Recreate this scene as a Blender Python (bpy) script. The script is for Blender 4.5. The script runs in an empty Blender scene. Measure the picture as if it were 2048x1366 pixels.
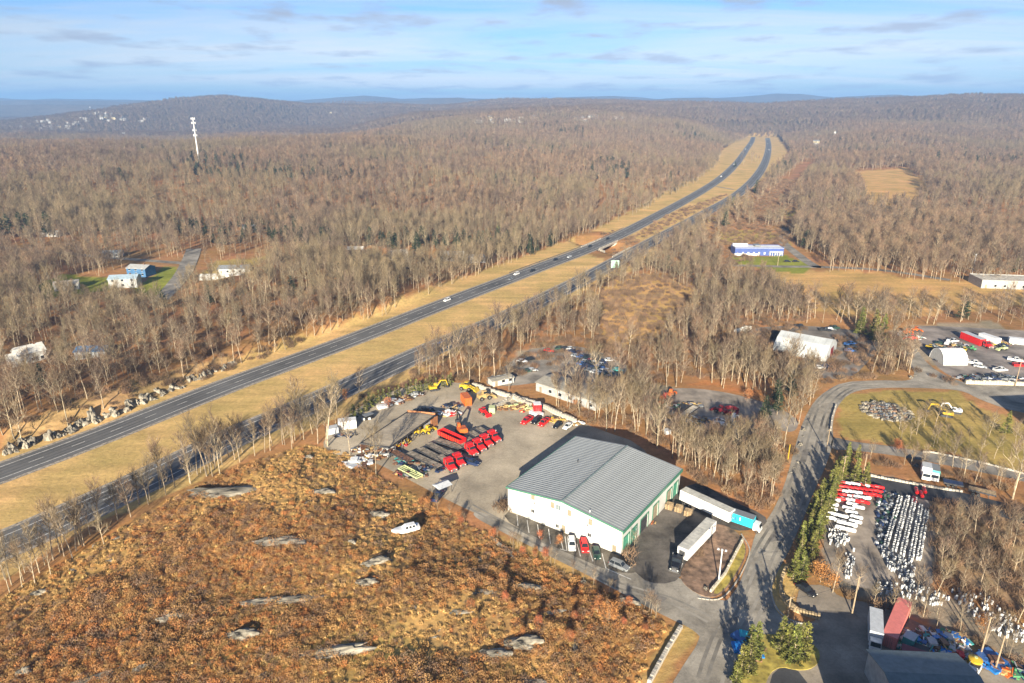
import bpy, math, random
import numpy as np
from mathutils import Vector, Matrix
R = math.radians
rnd = random.Random(7)
S = bpy.context.scene
COL = S.collection

# ------------------------------------------------------------------ camera, world, sun, exposure
F_PX, HOR, H = 1366.0, 212.0, 100.0           # photo focal length (px of a 2048 wide frame), horizon row, camera height
PITCH = math.atan((683 - HOR) / F_PX)
cam_d = bpy.data.cameras.new('camera'); cam = bpy.data.objects.new('camera', cam_d); COL.objects.link(cam)
cam.location = (0, 0, H); cam.rotation_euler = (R(90) - PITCH, 0, 0)
cam_d.sensor_width = 36; cam_d.lens = 36 * F_PX / 2048; cam_d.clip_start = 1; cam_d.clip_end = 60000
S.camera = cam
SUN_EL = R(17.5); SH = Vector((0.17, 0.985, 0)).normalized()     # SH: direction in which shadows fall
w = bpy.data.worlds.new('World'); S.world = w; w.use_nodes = True
N, L = w.node_tree.nodes, w.node_tree.links; N.clear()
def nd(nodes, typ, **k):
    n = nodes.new(typ)
    for a, v in k.items():
        if a == 'inp':
            for i, x in v.items(): n.inputs[i].default_value = x
        else: setattr(n, a, v)
    return n
wo = nd(N, 'ShaderNodeOutputWorld'); bg = nd(N, 'ShaderNodeBackground', inp={'Strength': 0.05})
sky = nd(N, 'ShaderNodeTexSky', sky_type='NISHITA', sun_disc=False, sun_elevation=SUN_EL,
         sun_rotation=math.pi + math.atan2(SH.x, SH.y), altitude=300, air_density=1.0, dust_density=0.4, ozone_density=3.0)
tc = nd(N, 'ShaderNodeTexCoord'); sep = nd(N, 'ShaderNodeSeparateXYZ'); L.new(tc.outputs['Generated'], sep.inputs[0])
zc = nd(N, 'ShaderNodeMath', operation='ADD', inp={1: 0.10}); L.new(sep.outputs['Z'], zc.inputs[0])
zm = nd(N, 'ShaderNodeMath', operation='MAXIMUM', inp={1: 0.02}); L.new(zc.outputs[0], zm.inputs[0])
dx = nd(N, 'ShaderNodeMath', operation='DIVIDE'); L.new(sep.outputs['X'], dx.inputs[0]); L.new(zm.outputs[0], dx.inputs[1])
dy = nd(N, 'ShaderNodeMath', operation='DIVIDE'); L.new(sep.outputs['Y'], dy.inputs[0]); L.new(zm.outputs[0], dy.inputs[1])
cmb = nd(N, 'ShaderNodeCombineXYZ'); L.new(dx.outputs[0], cmb.inputs[0]); L.new(dy.outputs[0], cmb.inputs[1])
mp1 = nd(N, 'ShaderNodeMapping', inp={'Scale': (0.16, 0.55, 1), 'Rotation': (0, 0, R(8))}); L.new(cmb.outputs[0], mp1.inputs[0])
n1 = nd(N, 'ShaderNodeTexNoise', inp={'Scale': 1.0, 'Detail': 6, 'Roughness': 0.6, 'Distortion': 0.5}); L.new(mp1.outputs[0], n1.inputs['Vector'])
r1 = nd(N, 'ShaderNodeMapRange', inp={'From Min': 0.40, 'From Max': 0.62, 'To Min': 0.05, 'To Max': 0.9}); L.new(n1.outputs[0], r1.inputs[0])
mp2 = nd(N, 'ShaderNodeMapping', inp={'Scale': (1.7, 1.5, 1), 'Location': (5.1, 0.4, 0)}); L.new(cmb.outputs[0], mp2.inputs[0])
n2 = nd(N, 'ShaderNodeTexNoise', inp={'Scale': 1.0, 'Detail': 5, 'Roughness': 0.55}); L.new(mp2.outputs[0], n2.inputs['Vector'])
r2 = nd(N, 'ShaderNodeMapRange', inp={'From Min': 0.52, 'From Max': 0.66, 'To Min': 0.0, 'To Max': 0.9}); L.new(n2.outputs[0], r2.inputs[0])
tint = nd(N, 'ShaderNodeMix', data_type='RGBA', blend_type='MULTIPLY', inp={0: 1.0, 7: (0.66, 0.87, 1.25, 1)})
L.new(sky.outputs[0], tint.inputs[6])
bw = nd(N, 'ShaderNodeRGBToBW'); L.new(tint.outputs[2], bw.inputs[0])
def cloudc(c):
    g_ = nd(N, 'ShaderNodeMix', data_type='RGBA', blend_type='MULTIPLY', inp={0: 1.0, 7: (*c, 1)}); L.new(bw.outputs[0], g_.inputs[6]); return g_.outputs[2]
m1 = nd(N, 'ShaderNodeMix', data_type='RGBA'); L.new(cloudc((1.22, 1.28, 1.34)), m1.inputs[7]); L.new(r1.outputs[0], m1.inputs[0]); L.new(tint.outputs[2], m1.inputs[6])
m2 = nd(N, 'ShaderNodeMix', data_type='RGBA'); L.new(cloudc((.70, .80, 1.0)), m2.inputs[7]); L.new(r2.outputs[0], m2.inputs[0]); L.new(m1.outputs[2], m2.inputs[6])
L.new(m2.outputs[2], bg.inputs['Color']); L.new(bg.outputs[0], wo.inputs[0])
sun_d = bpy.data.lights.new('sun', 'SUN'); sun = bpy.data.objects.new('sun', sun_d); COL.objects.link(sun)
sun_d.energy = 5.0; sun_d.angle = R(0.5); sun_d.color = (1.0, 0.90, 0.72)
sdir = Vector((SH.x * math.cos(SUN_EL), SH.y * math.cos(SUN_EL), -math.sin(SUN_EL)))
sun.rotation_euler = sdir.to_track_quat('-Z', 'Y').to_euler()
S.view_settings.view_transform = 'Standard'; S.view_settings.look = 'None'; S.view_settings.gamma = 1
S.view_settings.exposure = 1.42
S.view_settings.use_curve_mapping = False
S.render.engine = 'CYCLES'
cy = S.cycles
cy.max_bounces = 4; cy.diffuse_bounces = 2; cy.glossy_bounces = 2; cy.transparent_max_bounces = 6; cy.volume_bounces = 0
cy.caustics_reflective = False; cy.caustics_refractive = False
cy.sample_clamp_indirect = 4

# ------------------------------------------------------------------ projection helpers (ground points read off the survey photo)
cp, sp = math.cos(PITCH), math.sin(PITCH)
def ray(u, v):
    x = (u - 1024) / F_PX; y = -(v - 683) / F_PX
    return np.array([x, cp + y * sp, -sp + y * cp])
def proj(x, y, z):
    dz = np.asarray(z) - H
    depth = y * cp - dz * sp; up = y * sp + dz * cp
    depth = np.where(depth < 1, 1, depth)
    return 1024 + F_PX * x / depth, 683 - F_PX * up / depth
def flat(u, v, z=0.0):
    d = ray(u, v); t = (z - H) / d[2]; return (d[0] * t, d[1] * t)
def sst(a, b, x):
    t = np.clip((x - a) / (b - a), 0, 1); return t * t * (3 - 2 * t)
_lat = np.random.RandomState(3).rand(256, 256)
def vnoise(x, y, s):
    x = np.asarray(x) / s + 57.3; y = np.asarray(y) / s + 91.7
    xi = np.floor(x).astype(int); yi = np.floor(y).astype(int); fx = x - xi; fy = y - yi
    fx = fx * fx * (3 - 2 * fx); fy = fy * fy * (3 - 2 * fy)
    a = _lat[xi % 256, yi % 256]; b = _lat[(xi + 1) % 256, yi % 256]; c = _lat[xi % 256, (yi + 1) % 256]; d = _lat[(xi + 1) % 256, (yi + 1) % 256]
    return (a * (1 - fx) + b * fx) * (1 - fy) + (c * (1 - fx) + d * fx) * fy
def fbm(x, y, s, o=3):
    r = 0; a = 1; t = 0
    for i in range(o): r = r + a * vnoise(x, y, s / 2 ** i); t += a; a *= .5
    return r / t
def inpoly(x, y, P):
    x = np.asarray(x); y = np.asarray(y); c = np.zeros(x.shape, bool); n = len(P)
    for i in range(n):
        x1, y1 = P[i]; x2, y2 = P[i - 1]
        if y1 == y2: continue
        c ^= ((y1 > y) != (y2 > y)) & (x < (x2 - x1) * (y - y1) / (y2 - y1) + x1)
    return c
def polydist(x, y, P, closed=True):
    d = np.full(np.shape(x), 1e9)
    for i in range(0 if closed else 1, len(P)):
        (x1, y1), (x2, y2) = P[i - 1], P[i]; ex, ey = x2 - x1, y2 - y1; l = ex * ex + ey * ey + 1e-9
        t = np.clip(((x - x1) * ex + (y - y1) * ey) / l, 0, 1)
        d = np.minimum(d, np.hypot(x - x1 - t * ex, y - y1 - t * ey))
    return d
def smooth_line(pts, step=8.0):
    P = [Vector((p[0], p[1])) for p in pts]; out = []
    for i in range(len(P) - 1):
        p0, p1, p2, p3 = P[max(i - 1, 0)], P[i], P[i + 1], P[min(i + 2, len(P) - 1)]
        n = max(2, int((p2 - p1).length / step))
        for k in range(n):
            t = k / n
            out.append(0.5 * ((2 * p1) + (p2 - p0) * t + (2 * p0 - 5 * p1 + 4 * p2 - p3) * t * t + (3 * p1 - p0 - 3 * p2 + p3) * t ** 3))
    out.append(P[-1]); return [(p.x, p.y) for p in out]

# ------------------------------------------------------------------ layout: highway lines, knoll, heights
LEFT_PX = [(-260, 1036), (0, 946), (225, 862), (450, 773), (700, 681), (900, 603), (1060, 542), (1200, 488), (1300, 439), (1400, 384), (1447, 352), (1476, 323), (1492, 300), (1503, 284), (1507, 274)]
RIGHT_PX = [(-260, 1200), (0, 1092), (101, 1048), (263, 974), (370, 921), (480, 868), (589, 822), (720, 762), (850, 703), (1000, 640), (1100, 592), (1200, 541), (1300, 486), (1400, 432), (1480, 385), (1518, 346), (1533, 316), (1537, 292), (1535, 276)]
hwL = smooth_line([flat(*p) for p in LEFT_PX], 12); hwR = smooth_line([flat(*p) for p in RIGHT_PX], 12)
MED = smooth_line([(-700, -260), (-330, 30)] + [((flat(*a)[0] + flat(*b)[0]) / 2, (flat(*a)[1] + flat(*b)[1]) / 2) for a, b in
      [((0, 946), (101, 1048)), ((450, 773), (589, 822)), ((900, 603), (1000, 640)), ((1200, 488), (1240, 520)), ((1400, 384), (1442, 410)), ((1476, 323), (1526, 332)), ((1500, 288), (1537, 292)), ((1507, 274), (1535, 276))]], 40)
def signed_hw(x, y):
    d = polydist(x, y, MED, False)
    # side: interpolate median x at given y
    mx = np.interp(y, [p[1] for p in MED], [p[0] for p in MED])
    return np.where(x < mx, d, -d)
KNOLL_PX = [(-400, 1400), (-60, 1235), (60, 1165), (170, 1100), (330, 1005), (470, 935), (610, 890), (690, 905), (760, 955), (860, 1010), (985, 1072), (1100, 1130), (1185, 1165), (1290, 1218), (1345, 1255), (1300, 1310), (1262, 1400), (1240, 1900), (-400, 1900)]
KNOLL = [flat(*p) for p in KNOLL_PX]
SIL = [(-600, 200), (-200, 199), (0, 197), (60, 199), (110, 198), (260, 200), (300, 202), (460, 205), (560, 201), (640, 199), (690, 194), (730, 192), (800, 198), (900, 196), (1000, 199), (1100, 197), (1180, 193), (1225, 192), (1320, 199), (1400, 199), (1480, 194), (1550, 188), (1600, 189), (1680, 196), (1800, 195), (1900, 193), (2048, 195), (2400, 196), (2900, 198)]
SIL_T = [(u - 1024) / 1445 for u, v in SIL]; SIL_V = [v for u, v in SIL]
UP_A, UP_B = flat(1176, 479), flat(1345, 530)          # underpass line crossing the highway
def height(x, y):
    x = np.asarray(x, float); y = np.asarray(y, float)
    s = signed_hw(x, y); wq = sst(45, 260, np.abs(s))
    t = x / np.maximum(y, 200)
    def g(cx, cy, sx, sy, h): return h * np.exp(-.5 * (((x - cx) / sx) ** 2 + ((y - cy) / sy) ** 2))
    hills = g(200, 2650, 560, 620, 58) + g(1050, 4300, 700, 600, 36) + g(250, 4600, 500, 500, 40) + g(-650, 1250, 450, 300, 10) + g(-1650, 3700, 420, 600, 138) + g(-700, 4300, 900, 500, 70) + g(-3000, 3500, 700, 700, 30) \
        + g(2450, 3100, 780, 900, 112) + g(3600, 3500, 900, 900, 60) + g(1500, 2900, 420, 600, 18) + g(600, 3600, 700, 500, 42)
    hills = np.maximum(hills - 1.0, 0)
    west = np.where(s > 0, 16 * sst(60, 700, s) * sst(-200, 500, y), 0)
    east = np.where(s < 0, 12 * sst(900, 1900, y) * sst(500, 1100, -s), 0)
    lm = sst(.12, .28, -t); west = west * (1 - lm * sst(1350, 1900, y)) - 34 * lm * sst(1600, 2300, y) * (1 - sst(3600, 4600, y)) * np.where(s > 0, 1, 0)
    z = wq * (hills + west + east)
    # far ridges
    und = fbm(x, y, 900, 3) - .5
    r1h = 100 + (212 - 207.5) / 1528 * 5600 - 12 + und * 42
    z = np.maximum(z, np.exp(-.5 * ((y - 5600 - 500 * np.sin(t * 7)) / 520) ** 2) * r1h)
    v = np.interp(t, SIL_T, SIL_V); rh = 100 + (212 - v) / 1528 * 9000
    z = np.maximum(z, np.exp(-.5 * ((y - 9000) / 900) ** 2) * rh)
    rh2 = 100 + (212 - np.interp(t - .13, SIL_T, SIL_V) - 3) / 1528 * 7200 + und * 30
    z = np.maximum(z, np.exp(-.5 * ((y - 7200) / 500) ** 2) * rh2)
    z = z + sst(500, 2500, y) * wq * (fbm(x, y, 330, 3) - .5) * (30 + z * .14) * np.where(y < 5000, 1, .4)
    # rock cut on the far side of the left carriageway
    dl = s - 34.0
    cut = np.where((s > 0) & (y < 420) & (y > 60), (4.2 + 3.0 * (vnoise(x, y, 22) - .3)) * sst(0, 8, dl) * sst(-210, -150, x) * (1 - sst(-60, -35, x)), 0)
    z = z + cut
    # knoll with low rock ribs
    k = inpoly(x, y, KNOLL)
    if np.any(k):
        d = polydist(x, y, KNOLL)
        kz = sst(0, 35, d) * (3.2 + 3.2 * (fbm(x, y, 30, 3) - .4)) + sst(0, 6, d) * (fbm(x, y, 9, 2) - .35) * 1.1
        z = np.where(k, z + np.maximum(kz, 0), z)
    # underpass cutting
    du = polydist(x, y, [UP_A, UP_B], False)
    z = z - 5.5 * (1 - sst(9, 17, du)) * (1 - sst(60, 62, np.abs(s) + 0 * x))
    return z
def at(u, v):
    d = ray(u, v); tmax = min(15000.0, (-12 - H) / d[2]) if d[2] < 0 else 15000.0
    t0 = 0.55 * (0 - H) / d[2] if d[2] < -0.02 else 60
    if v > 560: t0 = 0.75 * (0 - H) / d[2]
    t0 = min(t0, 1800.0)
    ts = np.geomspace(t0, tmax, 500)
    hz = height(d[0] * ts, d[1] * ts); dz = H + d[2] * ts - hz
    i = np.argmax(dz < 0)
    if dz[i] >= 0: i = len(ts) - 1
    if i == 0: i = 1
    a, b = ts[i - 1], ts[i]; f = dz[i - 1] / (dz[i - 1] - dz[i] + 1e-9); t = a + (b - a) * min(max(f, 0), 1)
    return Vector((d[0] * t, d[1] * t, float(height(np.array([d[0] * t]), np.array([d[1] * t]))[0])))

# ------------------------------------------------------------------ materials
MATS = {}
def mat(name, col, rough=.7, metal=0., var=.12, scale=1.0, bump=0., col2=None, obj_rand=0., hue=1., spec=.5, coords='Object', detail=4):
    if name in MATS: return MATS[name]
    m = bpy.data.materials.new(name); m.use_nodes = True; n, l = m.node_tree.nodes, m.node_tree.links; n.clear()
    o = nd(n, 'ShaderNodeOutputMaterial'); b = nd(n, 'ShaderNodeBsdfPrincipled', inp={'Roughness': rough, 'Metallic': metal, 'Specular IOR Level': spec})
    l.new(b.outputs[0], o.inputs[0])
    t = nd(n, 'ShaderNodeTexCoord'); no = nd(n, 'ShaderNodeTexNoise', inp={'Scale': scale, 'Detail': detail, 'Roughness': .6}); l.new(t.outputs[coords], no.inputs['Vector'])
    c2 = col2 or tuple(max(0, c * (1 - 2.2 * var)) for c in col)
    c1 = col if col2 else tuple(min(1, c * (1 + var)) for c in col)
    mx = nd(n, 'ShaderNodeMix', data_type='RGBA', inp={6: (*c2, 1), 7: (*c1, 1)})
    mr = nd(n, 'ShaderNodeMapRange', inp={'From Min': .32, 'From Max': .68}); l.new(no.outputs[0], mr.inputs[0]); l.new(mr.outputs[0], mx.inputs[0])
    out = mx.outputs[2]
    if obj_rand:
        oi = nd(n, 'ShaderNodeObjectInfo'); hs = nd(n, 'ShaderNodeHueSaturation')
        ra = nd(n, 'ShaderNodeMapRange', inp={'To Min': 1 - obj_rand, 'To Max': 1 + obj_rand}); l.new(oi.outputs['Random'], ra.inputs[0]); l.new(ra.outputs[0], hs.inputs['Value'])
        r7 = nd(n, 'ShaderNodeMath', operation='MULTIPLY', inp={1: 7.31}); l.new(oi.outputs['Random'], r7.inputs[0])
        fr = nd(n, 'ShaderNodeMath', operation='FRACT'); l.new(r7.outputs[0], fr.inputs[0])
        rh = nd(n, 'ShaderNodeMapRange', inp={'To Min': .5 - .035 * hue * min(1, obj_rand * 3), 'To Max': .5 + .02 * hue * min(1, obj_rand * 3)}); l.new(fr.outputs[0], rh.inputs[0]); l.new(rh.outputs[0], hs.inputs['Hue'])
        l.new(out, hs.inputs['Color']); out = hs.outputs[0]
    l.new(out, b.inputs['Base Color'])
    if bump:
        bp = nd(n, 'ShaderNodeBump', inp={'Strength': bump, 'Distance': .1}); l.new(no.outputs[0], bp.inputs['Height']); l.new(bp.outputs[0], b.inputs['Normal'])
    MATS[name] = m; return m
def paint(name, col): return mat('paint_' + name, col, rough=.32, var=.07, scale=1.5, spec=.5)
PAINT = {k: paint(k, c) for k, c in dict(white=(.78, .78, .77), red=(.62, .02, .02), black=(.015, .016, .02), dark_green=(.03, .07, .05), navy=(.02, .035, .09), grey=(.2, .21, .22),
         silver=(.5, .52, .54), blue=(.05, .14, .38), maroon=(.2, .02, .03), yellow=(.55, .37, .03), orange=(.55, .13, .025), tan=(.48, .33, .14), cyan=(.03, .5, .62), teal=(.08, .38, .36), green=(.1, .3, .14),
         pink_red=(.66, .2, .17), lime=(.55, .6, .3), royal=(.02, .2, .6), brown=(.2, .1, .05), mint=(.35, .62, .5)).items()}
M_glass = mat('dark_glass', (.02, .025, .03), rough=.08, var=.05)
M_tyre = mat('tyre_rubber', (.02, .02, .02), rough=.85, var=.2, scale=4)
M_chrome = mat('bright_metal', (.6, .6, .6), rough=.25, metal=.9, var=.05)
M_steel = mat('dark_steel', (.05, .05, .055), rough=.6, var=.3, scale=2)
M_rust = mat('rusty_steel', (.2, .1, .06), rough=.8, var=.35, scale=1.5)
M_wood = mat('weathered_wood', (.42, .3, .17), rough=.85, var=.3, scale=2)
M_deck = mat('trailer_deck_boards', (.3, .25, .19), rough=.85, var=.35, scale=1.2)
M_conc = mat('pale_concrete', (.55, .5, .42), rough=.9, var=.25, scale=.8)
M_lampred = mat('red_lens', (.5, .02, .02), rough=.3); M_lampw = mat('clear_lens', (.75, .75, .7), rough=.2)
M_bark = mat('pale_bark', (.43, .345, .23), rough=.9, var=.3, scale=.8, obj_rand=.28, hue=.3)
M_twig = mat('bare_twigs', (.25, .16, .09), rough=.9, var=.28, scale=.12, obj_rand=.36, hue=.3)
M_twig_p = mat('purple_brown_twigs', (.2, .135, .09), rough=.9, var=.28, scale=.12, obj_rand=.36, hue=.3)
M_twig_o = mat('olive_tan_twigs', (.24, .178, .095), rough=.9, var=.28, scale=.12, obj_rand=.3, hue=.3)
M_twig2 = mat('far_canopy_twigs', (.18, .122, .08), rough=.95, var=.3, scale=.1, obj_rand=.25)
M_needle = mat('evergreen_needles', (.22, .23, .045), rough=.8, var=.45, scale=.5, obj_rand=.22)
M_needle_d = mat('dark_evergreen_needles', (.035, .06, .022), rough=.85, var=.4, scale=.5, obj_rand=.2)
M_oak = mat('dry_orange_leaves', (.5, .2, .065), rough=.85, var=.4, scale=.7, obj_rand=.2)
M_brush = mat('rusty_brush_leaves', (.60, .265, .08), rough=.9, var=.3, scale=.08, obj_rand=.32, hue=.25)
M_brush_b = mat('brown_brush_leaves', (.52, .29, .11), rough=.9, var=.3, scale=.08, obj_rand=.32, hue=.25)
M_brush_g = mat('grey_brush_stems', (.3, .19, .115), rough=.9, var=.3, scale=.08, obj_rand=.3, hue=.25)
M_brush_y = mat('straw_brush_leaves', (.52, .29, .105), rough=.9, var=.3, scale=.08, obj_rand=.3, hue=.25)
M_grassy = mat('dry_tufts', (.60, .38, .14), rough=.95, var=.3, scale=.3, obj_rand=.25, hue=.3)
M_rock = mat('grey_lichen_rock', (.31, .275, .215), rough=.95, var=.45, scale=1.3, bump=1.0, detail=8)

# ------------------------------------------------------------------ mesh builder and tagging
class MB:
    def __init__(s): s.v = []; s.f = []; s.m = []; s.mats = []
    def mi(s, m):
        if m not in s.mats: s.mats.append(m)
        return s.mats.index(m)
    def poly(s, pts, m):
        b = len(s.v); s.v += [tuple(p) for p in pts]; s.f.append(tuple(range(b, b + len(pts)))); s.m.append(s.mi(m))
    def hexa(s, b4, t4, m):
        b = len(s.v); s.v += [tuple(p) for p in b4] + [tuple(p) for p in t4]; k = s.mi(m)
        for q in ((3, 2, 1, 0), (4, 5, 6, 7), (0, 1, 5, 4), (1, 2, 6, 5), (2, 3, 7, 6), (3, 0, 4, 7)):
            s.f.append(tuple(b + i for i in q)); s.m.append(k)
    def box(s, x0, x1, y0, y1, z0, z1, m, tx=0, ty=0):
        s.hexa([(x0, y0, z0), (x1, y0, z0), (x1, y1, z0), (x0, y1, z0)], [(x0 + tx, y0 + ty, z1), (x1 - tx, y0 + ty, z1), (x1 - tx, y1 - ty, z1), (x0 + tx, y1 - ty, z1)], m)
    def tube(s, p, q, r0, r1, m, n=8, cap=True):
        p = Vector(p); q = Vector(q); d = (q - p).normalized(); a = d.orthogonal().normalized(); c = d.cross(a); b = len(s.v); k = s.mi(m)
        for P, r in ((p, r0), (q, r1)):
            for i in range(n):
                t = 2 * math.pi * i / n; s.v.append(tuple(P + (a * math.cos(t) + c * math.sin(t)) * r))
        for i in range(n): s.f.append((b + i, b + (i + 1) % n, b + n + (i + 1) % n, b + n + i)); s.m.append(k)
        if cap: s.f.append(tuple(b + n - 1 - i for i in range(n))); s.m.append(k); s.f.append(tuple(b + n + i for i in range(n))); s.m.append(k)
    def bar(s, p, q, w, h, m):          # rectangular beam between two points
        p = Vector(p); q = Vector(q); d = (q - p).normalized(); up = Vector((0, 0, 1)) if abs(d.z) < .95 else Vector((0, 1, 0))
        a = d.cross(up).normalized() * w / 2; c = a.cross(d).normalized() * h / 2
        s.hexa([p - a - c, p + a - c, p + a + c, p - a + c], [q - a - c, q + a - c, q + a + c, q - a + c], m)
    def loft(s, secs, m):               # secs: list of lists of equal-length point rings
        b = len(s.v); n = len(secs[0]); k = s.mi(m)
        for r in secs: s.v += [tuple(p) for p in r]
        for j in range(len(secs) - 1):
            for i in range(n):
                s.f.append((b + j * n + i, b + j * n + (i + 1) % n, b + (j + 1) * n + (i + 1) % n, b + (j + 1) * n + i)); s.m.append(k)
        s.f.append(tuple(b + i for i in range(n))); s.m.append(k); e = b + (len(secs) - 1) * n
        s.f.append(tuple(e + n - 1 - i for i in range(n))); s.m.append(k)
    def mesh(s, name='mesh', smooth=False):
        me = bpy.data.meshes.new(name); me.from_pydata(s.v, [], s.f)
        for m in s.mats: me.materials.append(m)
        me.polygons.foreach_set('material_index', s.m)
        if smooth: me.polygons.foreach_set('use_smooth', [True] * len(s.f))
        me.update(); return me
def tag(o, label=None, cat=None, group=None, kind=None):
    if label: o['label'] = label
    if cat: o['category'] = cat
    if group: o['group'] = group
    if kind: o['kind'] = kind
    return o
def thing(name, label, cat, loc=(0, 0, 0), rz=0, group=None, scale=None):
    o = bpy.data.objects.new(name, None); COL.objects.link(o); o.location = loc; o.rotation_euler = (0, 0, rz); o.empty_display_size = .5
    if scale: o.scale = (scale,) * 3 if not isinstance(scale, tuple) else scale
    return tag(o, label, cat, group)
def part(name, me, parent, label=None, loc=None, kind=None, rot=None, scale=None):
    if isinstance(me, MB): me = me.mesh(name)
    o = bpy.data.objects.new(name, me); COL.objects.link(o); o.parent = parent
    if loc is not None: o.location = loc
    if rot is not None: o.rotation_euler = rot
    if scale is not None: o.scale = scale
    return tag(o, label, None, None, kind)
def solo(name, me, label, cat, loc=(0, 0, 0), rz=0, group=None, kind=None):
    if isinstance(me, MB): me = me.mesh(name)
    o = bpy.data.objects.new(name, me); COL.objects.link(o); o.location = loc; o.rotation_euler = (0, 0, rz)
    return tag(o, label, cat, group, kind)
def dup(root, loc, rz, label, group=None, scale=None):
    r = root.copy(); COL.objects.link(r); r.location = loc; r.rotation_euler = (0, 0, rz); r['label'] = label
    if group: r['group'] = group
    elif 'group' in r: del r['group']
    if scale: r.scale = (scale,) * 3
    for ch in root.children:
        c = ch.copy(); COL.objects.link(c); c.parent = r
        for gch in ch.children:
            d = gch.copy(); COL.objects.link(d); d.parent = c
    return r
def seg(p, q):
    a = at(*p); b = at(*q); return (a + b) / 2, math.atan2(b.y - a.y, b.x - a.x), (b - a).length

# ------------------------------------------------------------------ ground: terrain sheet with land cover painted per vertex
GOLD, RUST, LAWN, REED, DIRT, LITTER, CANOPY, OLIVE, DULL = (.60, .395, .155), (.50, .25, .08), (.26, .27, .04), (.58, .35, .13), (.36, .29, .2), (.40, .205, .085), (.16, .115, .07), (.40, .29, .09), (.42, .27, .12)
COVER = [   # (photo polygon, colour)
 ([(-500, 1130), (0, 905), (300, 800), (470, 725), (700, 640), (900, 560), (1060, 505), (1180, 466), (1290, 405), (1400, 345), (1440, 305), (1480, 272), (1545, 262), (1575, 300), (1560, 345), (1500, 400), (1400, 470), (1300, 520), (1180, 580), (1000, 668), (860, 740), (640, 850), (400, 960), (200, 1050), (0, 1160), (-500, 1400)], GOLD),
 ([(1150, 488), (1175, 462), (1230, 462), (1310, 495), (1240, 530), (1190, 515)], LITTER),
 ([(0, 905), (300, 800), (470, 728), (460, 715), (200, 780), (0, 850)], DULL),
 (KNOLL_PX, RUST),
 ([(0, 1200), (130, 1120), (330, 1015), (470, 960), (520, 1000), (300, 1100), (150, 1180), (0, 1260)], (.46, .2, .06)),
 ([(780, 1110), (900, 1050), (1050, 1080), (1180, 1150), (1210, 1190), (1080, 1160), (900, 1150)], (.45, .29, .1)),
 ([(300, 1366), (250, 1250), (450, 1180), (640, 1210), (560, 1300), (900, 1290), (1100, 1366)], (.4, .27, .08)),
 ([(1180, 560), (1300, 545), (1420, 570), (1400, 610), (1310, 680), (1230, 700), (1190, 640)], REED),
 ([(1500, 540), (1700, 538), (1800, 555), (1960, 562), (2060, 575), (2060, 615), (1700, 635), (1540, 615)], REED),
 ([(1700, 345), (1815, 335), (1860, 375), (1815, 425), (1735, 415)], REED),
 ([(1520, 560), (1740, 545), (1750, 575), (1560, 600)], REED),
 ([(1430, 480), (1470, 462), (1560, 475), (1600, 500), (1550, 478)], OLIVE),
 ([(1440, 465), (1480, 455), (1560, 470), (1570, 480), (1500, 482), (1440, 490)], OLIVE),
 ([(1462, 512), (1565, 512), (1640, 530), (1600, 545), (1465, 530)], LAWN),
 ([(1540, 415), (1600, 418), (1590, 445), (1545, 440)], OLIVE),
 ([(1575, 400), (1540, 440), (1500, 480), (1520, 420), (1600, 330), (1640, 320)], (.4, .2, .1)),
 ([(70, 575), (130, 545), (235, 560), (240, 580), (140, 585), (90, 595)], LAWN),
 ([(270, 575), (330, 535), (370, 520), (350, 575), (300, 600)], LAWN),
 ([(400, 545), (440, 520), (540, 515), (480, 540), (410, 560)], OLIVE),
 ([(20, 490), (150, 480), (400, 520), (380, 540), (200, 530)], (.34, .19, .08)),
 ([(1672, 870), (1688, 790), (1760, 778), (1920, 784), (2060, 850), (2100, 960), (1900, 905), (1720, 885)], OLIVE),
 ([(1610, 690), (1760, 640), (1840, 720), (1830, 760), (1700, 762), (1650, 775), (1600, 830)], (.36, .2, .08)),
 ([(1770, 660), (1960, 645), (2300, 690), (2300, 790), (1930, 765), (1850, 720)], DIRT),
 ([(1740, 925), (1900, 950), (2048, 990), (2100, 1030), (2048, 990), (1880, 935)], (.4, .2, .08)),
 ([(1680, 900), (1760, 905), (2048, 965), (2048, 1000), (1740, 940)], (.38, .19, .08)),
 ([(1650, 960), (1780, 950), (1900, 1010), (1850, 1180), (2048, 1250), (2048, 1320), (1700, 1190), (1640, 1160)], (.3, .24, .17)),
 ([(1860, 1000), (2100, 1030), (2100, 1240), (1870, 1150)], (.32, .22, .12)),
 ([(1300, 770), (1500, 800), (1540, 850), (1500, 890), (1300, 860)], DIRT),
 ([(1030, 700), (1130, 690), (1240, 730), (1230, 770), (1100, 760), (1000, 770)], DIRT),
 ([(1380, 770), (1500, 785), (1620, 810), (1500, 775), (1400, 760)], (.45, .2, .07)),
 ([(1540, 1150), (1560, 1130), (1600, 1170), (1570, 1250), (1545, 1215)], GOLD),
 ([(1380, 1235), (1395, 1260), (1300, 1400), (1250, 1400), (1345, 1250)], (.5, .32, .12)),
]
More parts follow.
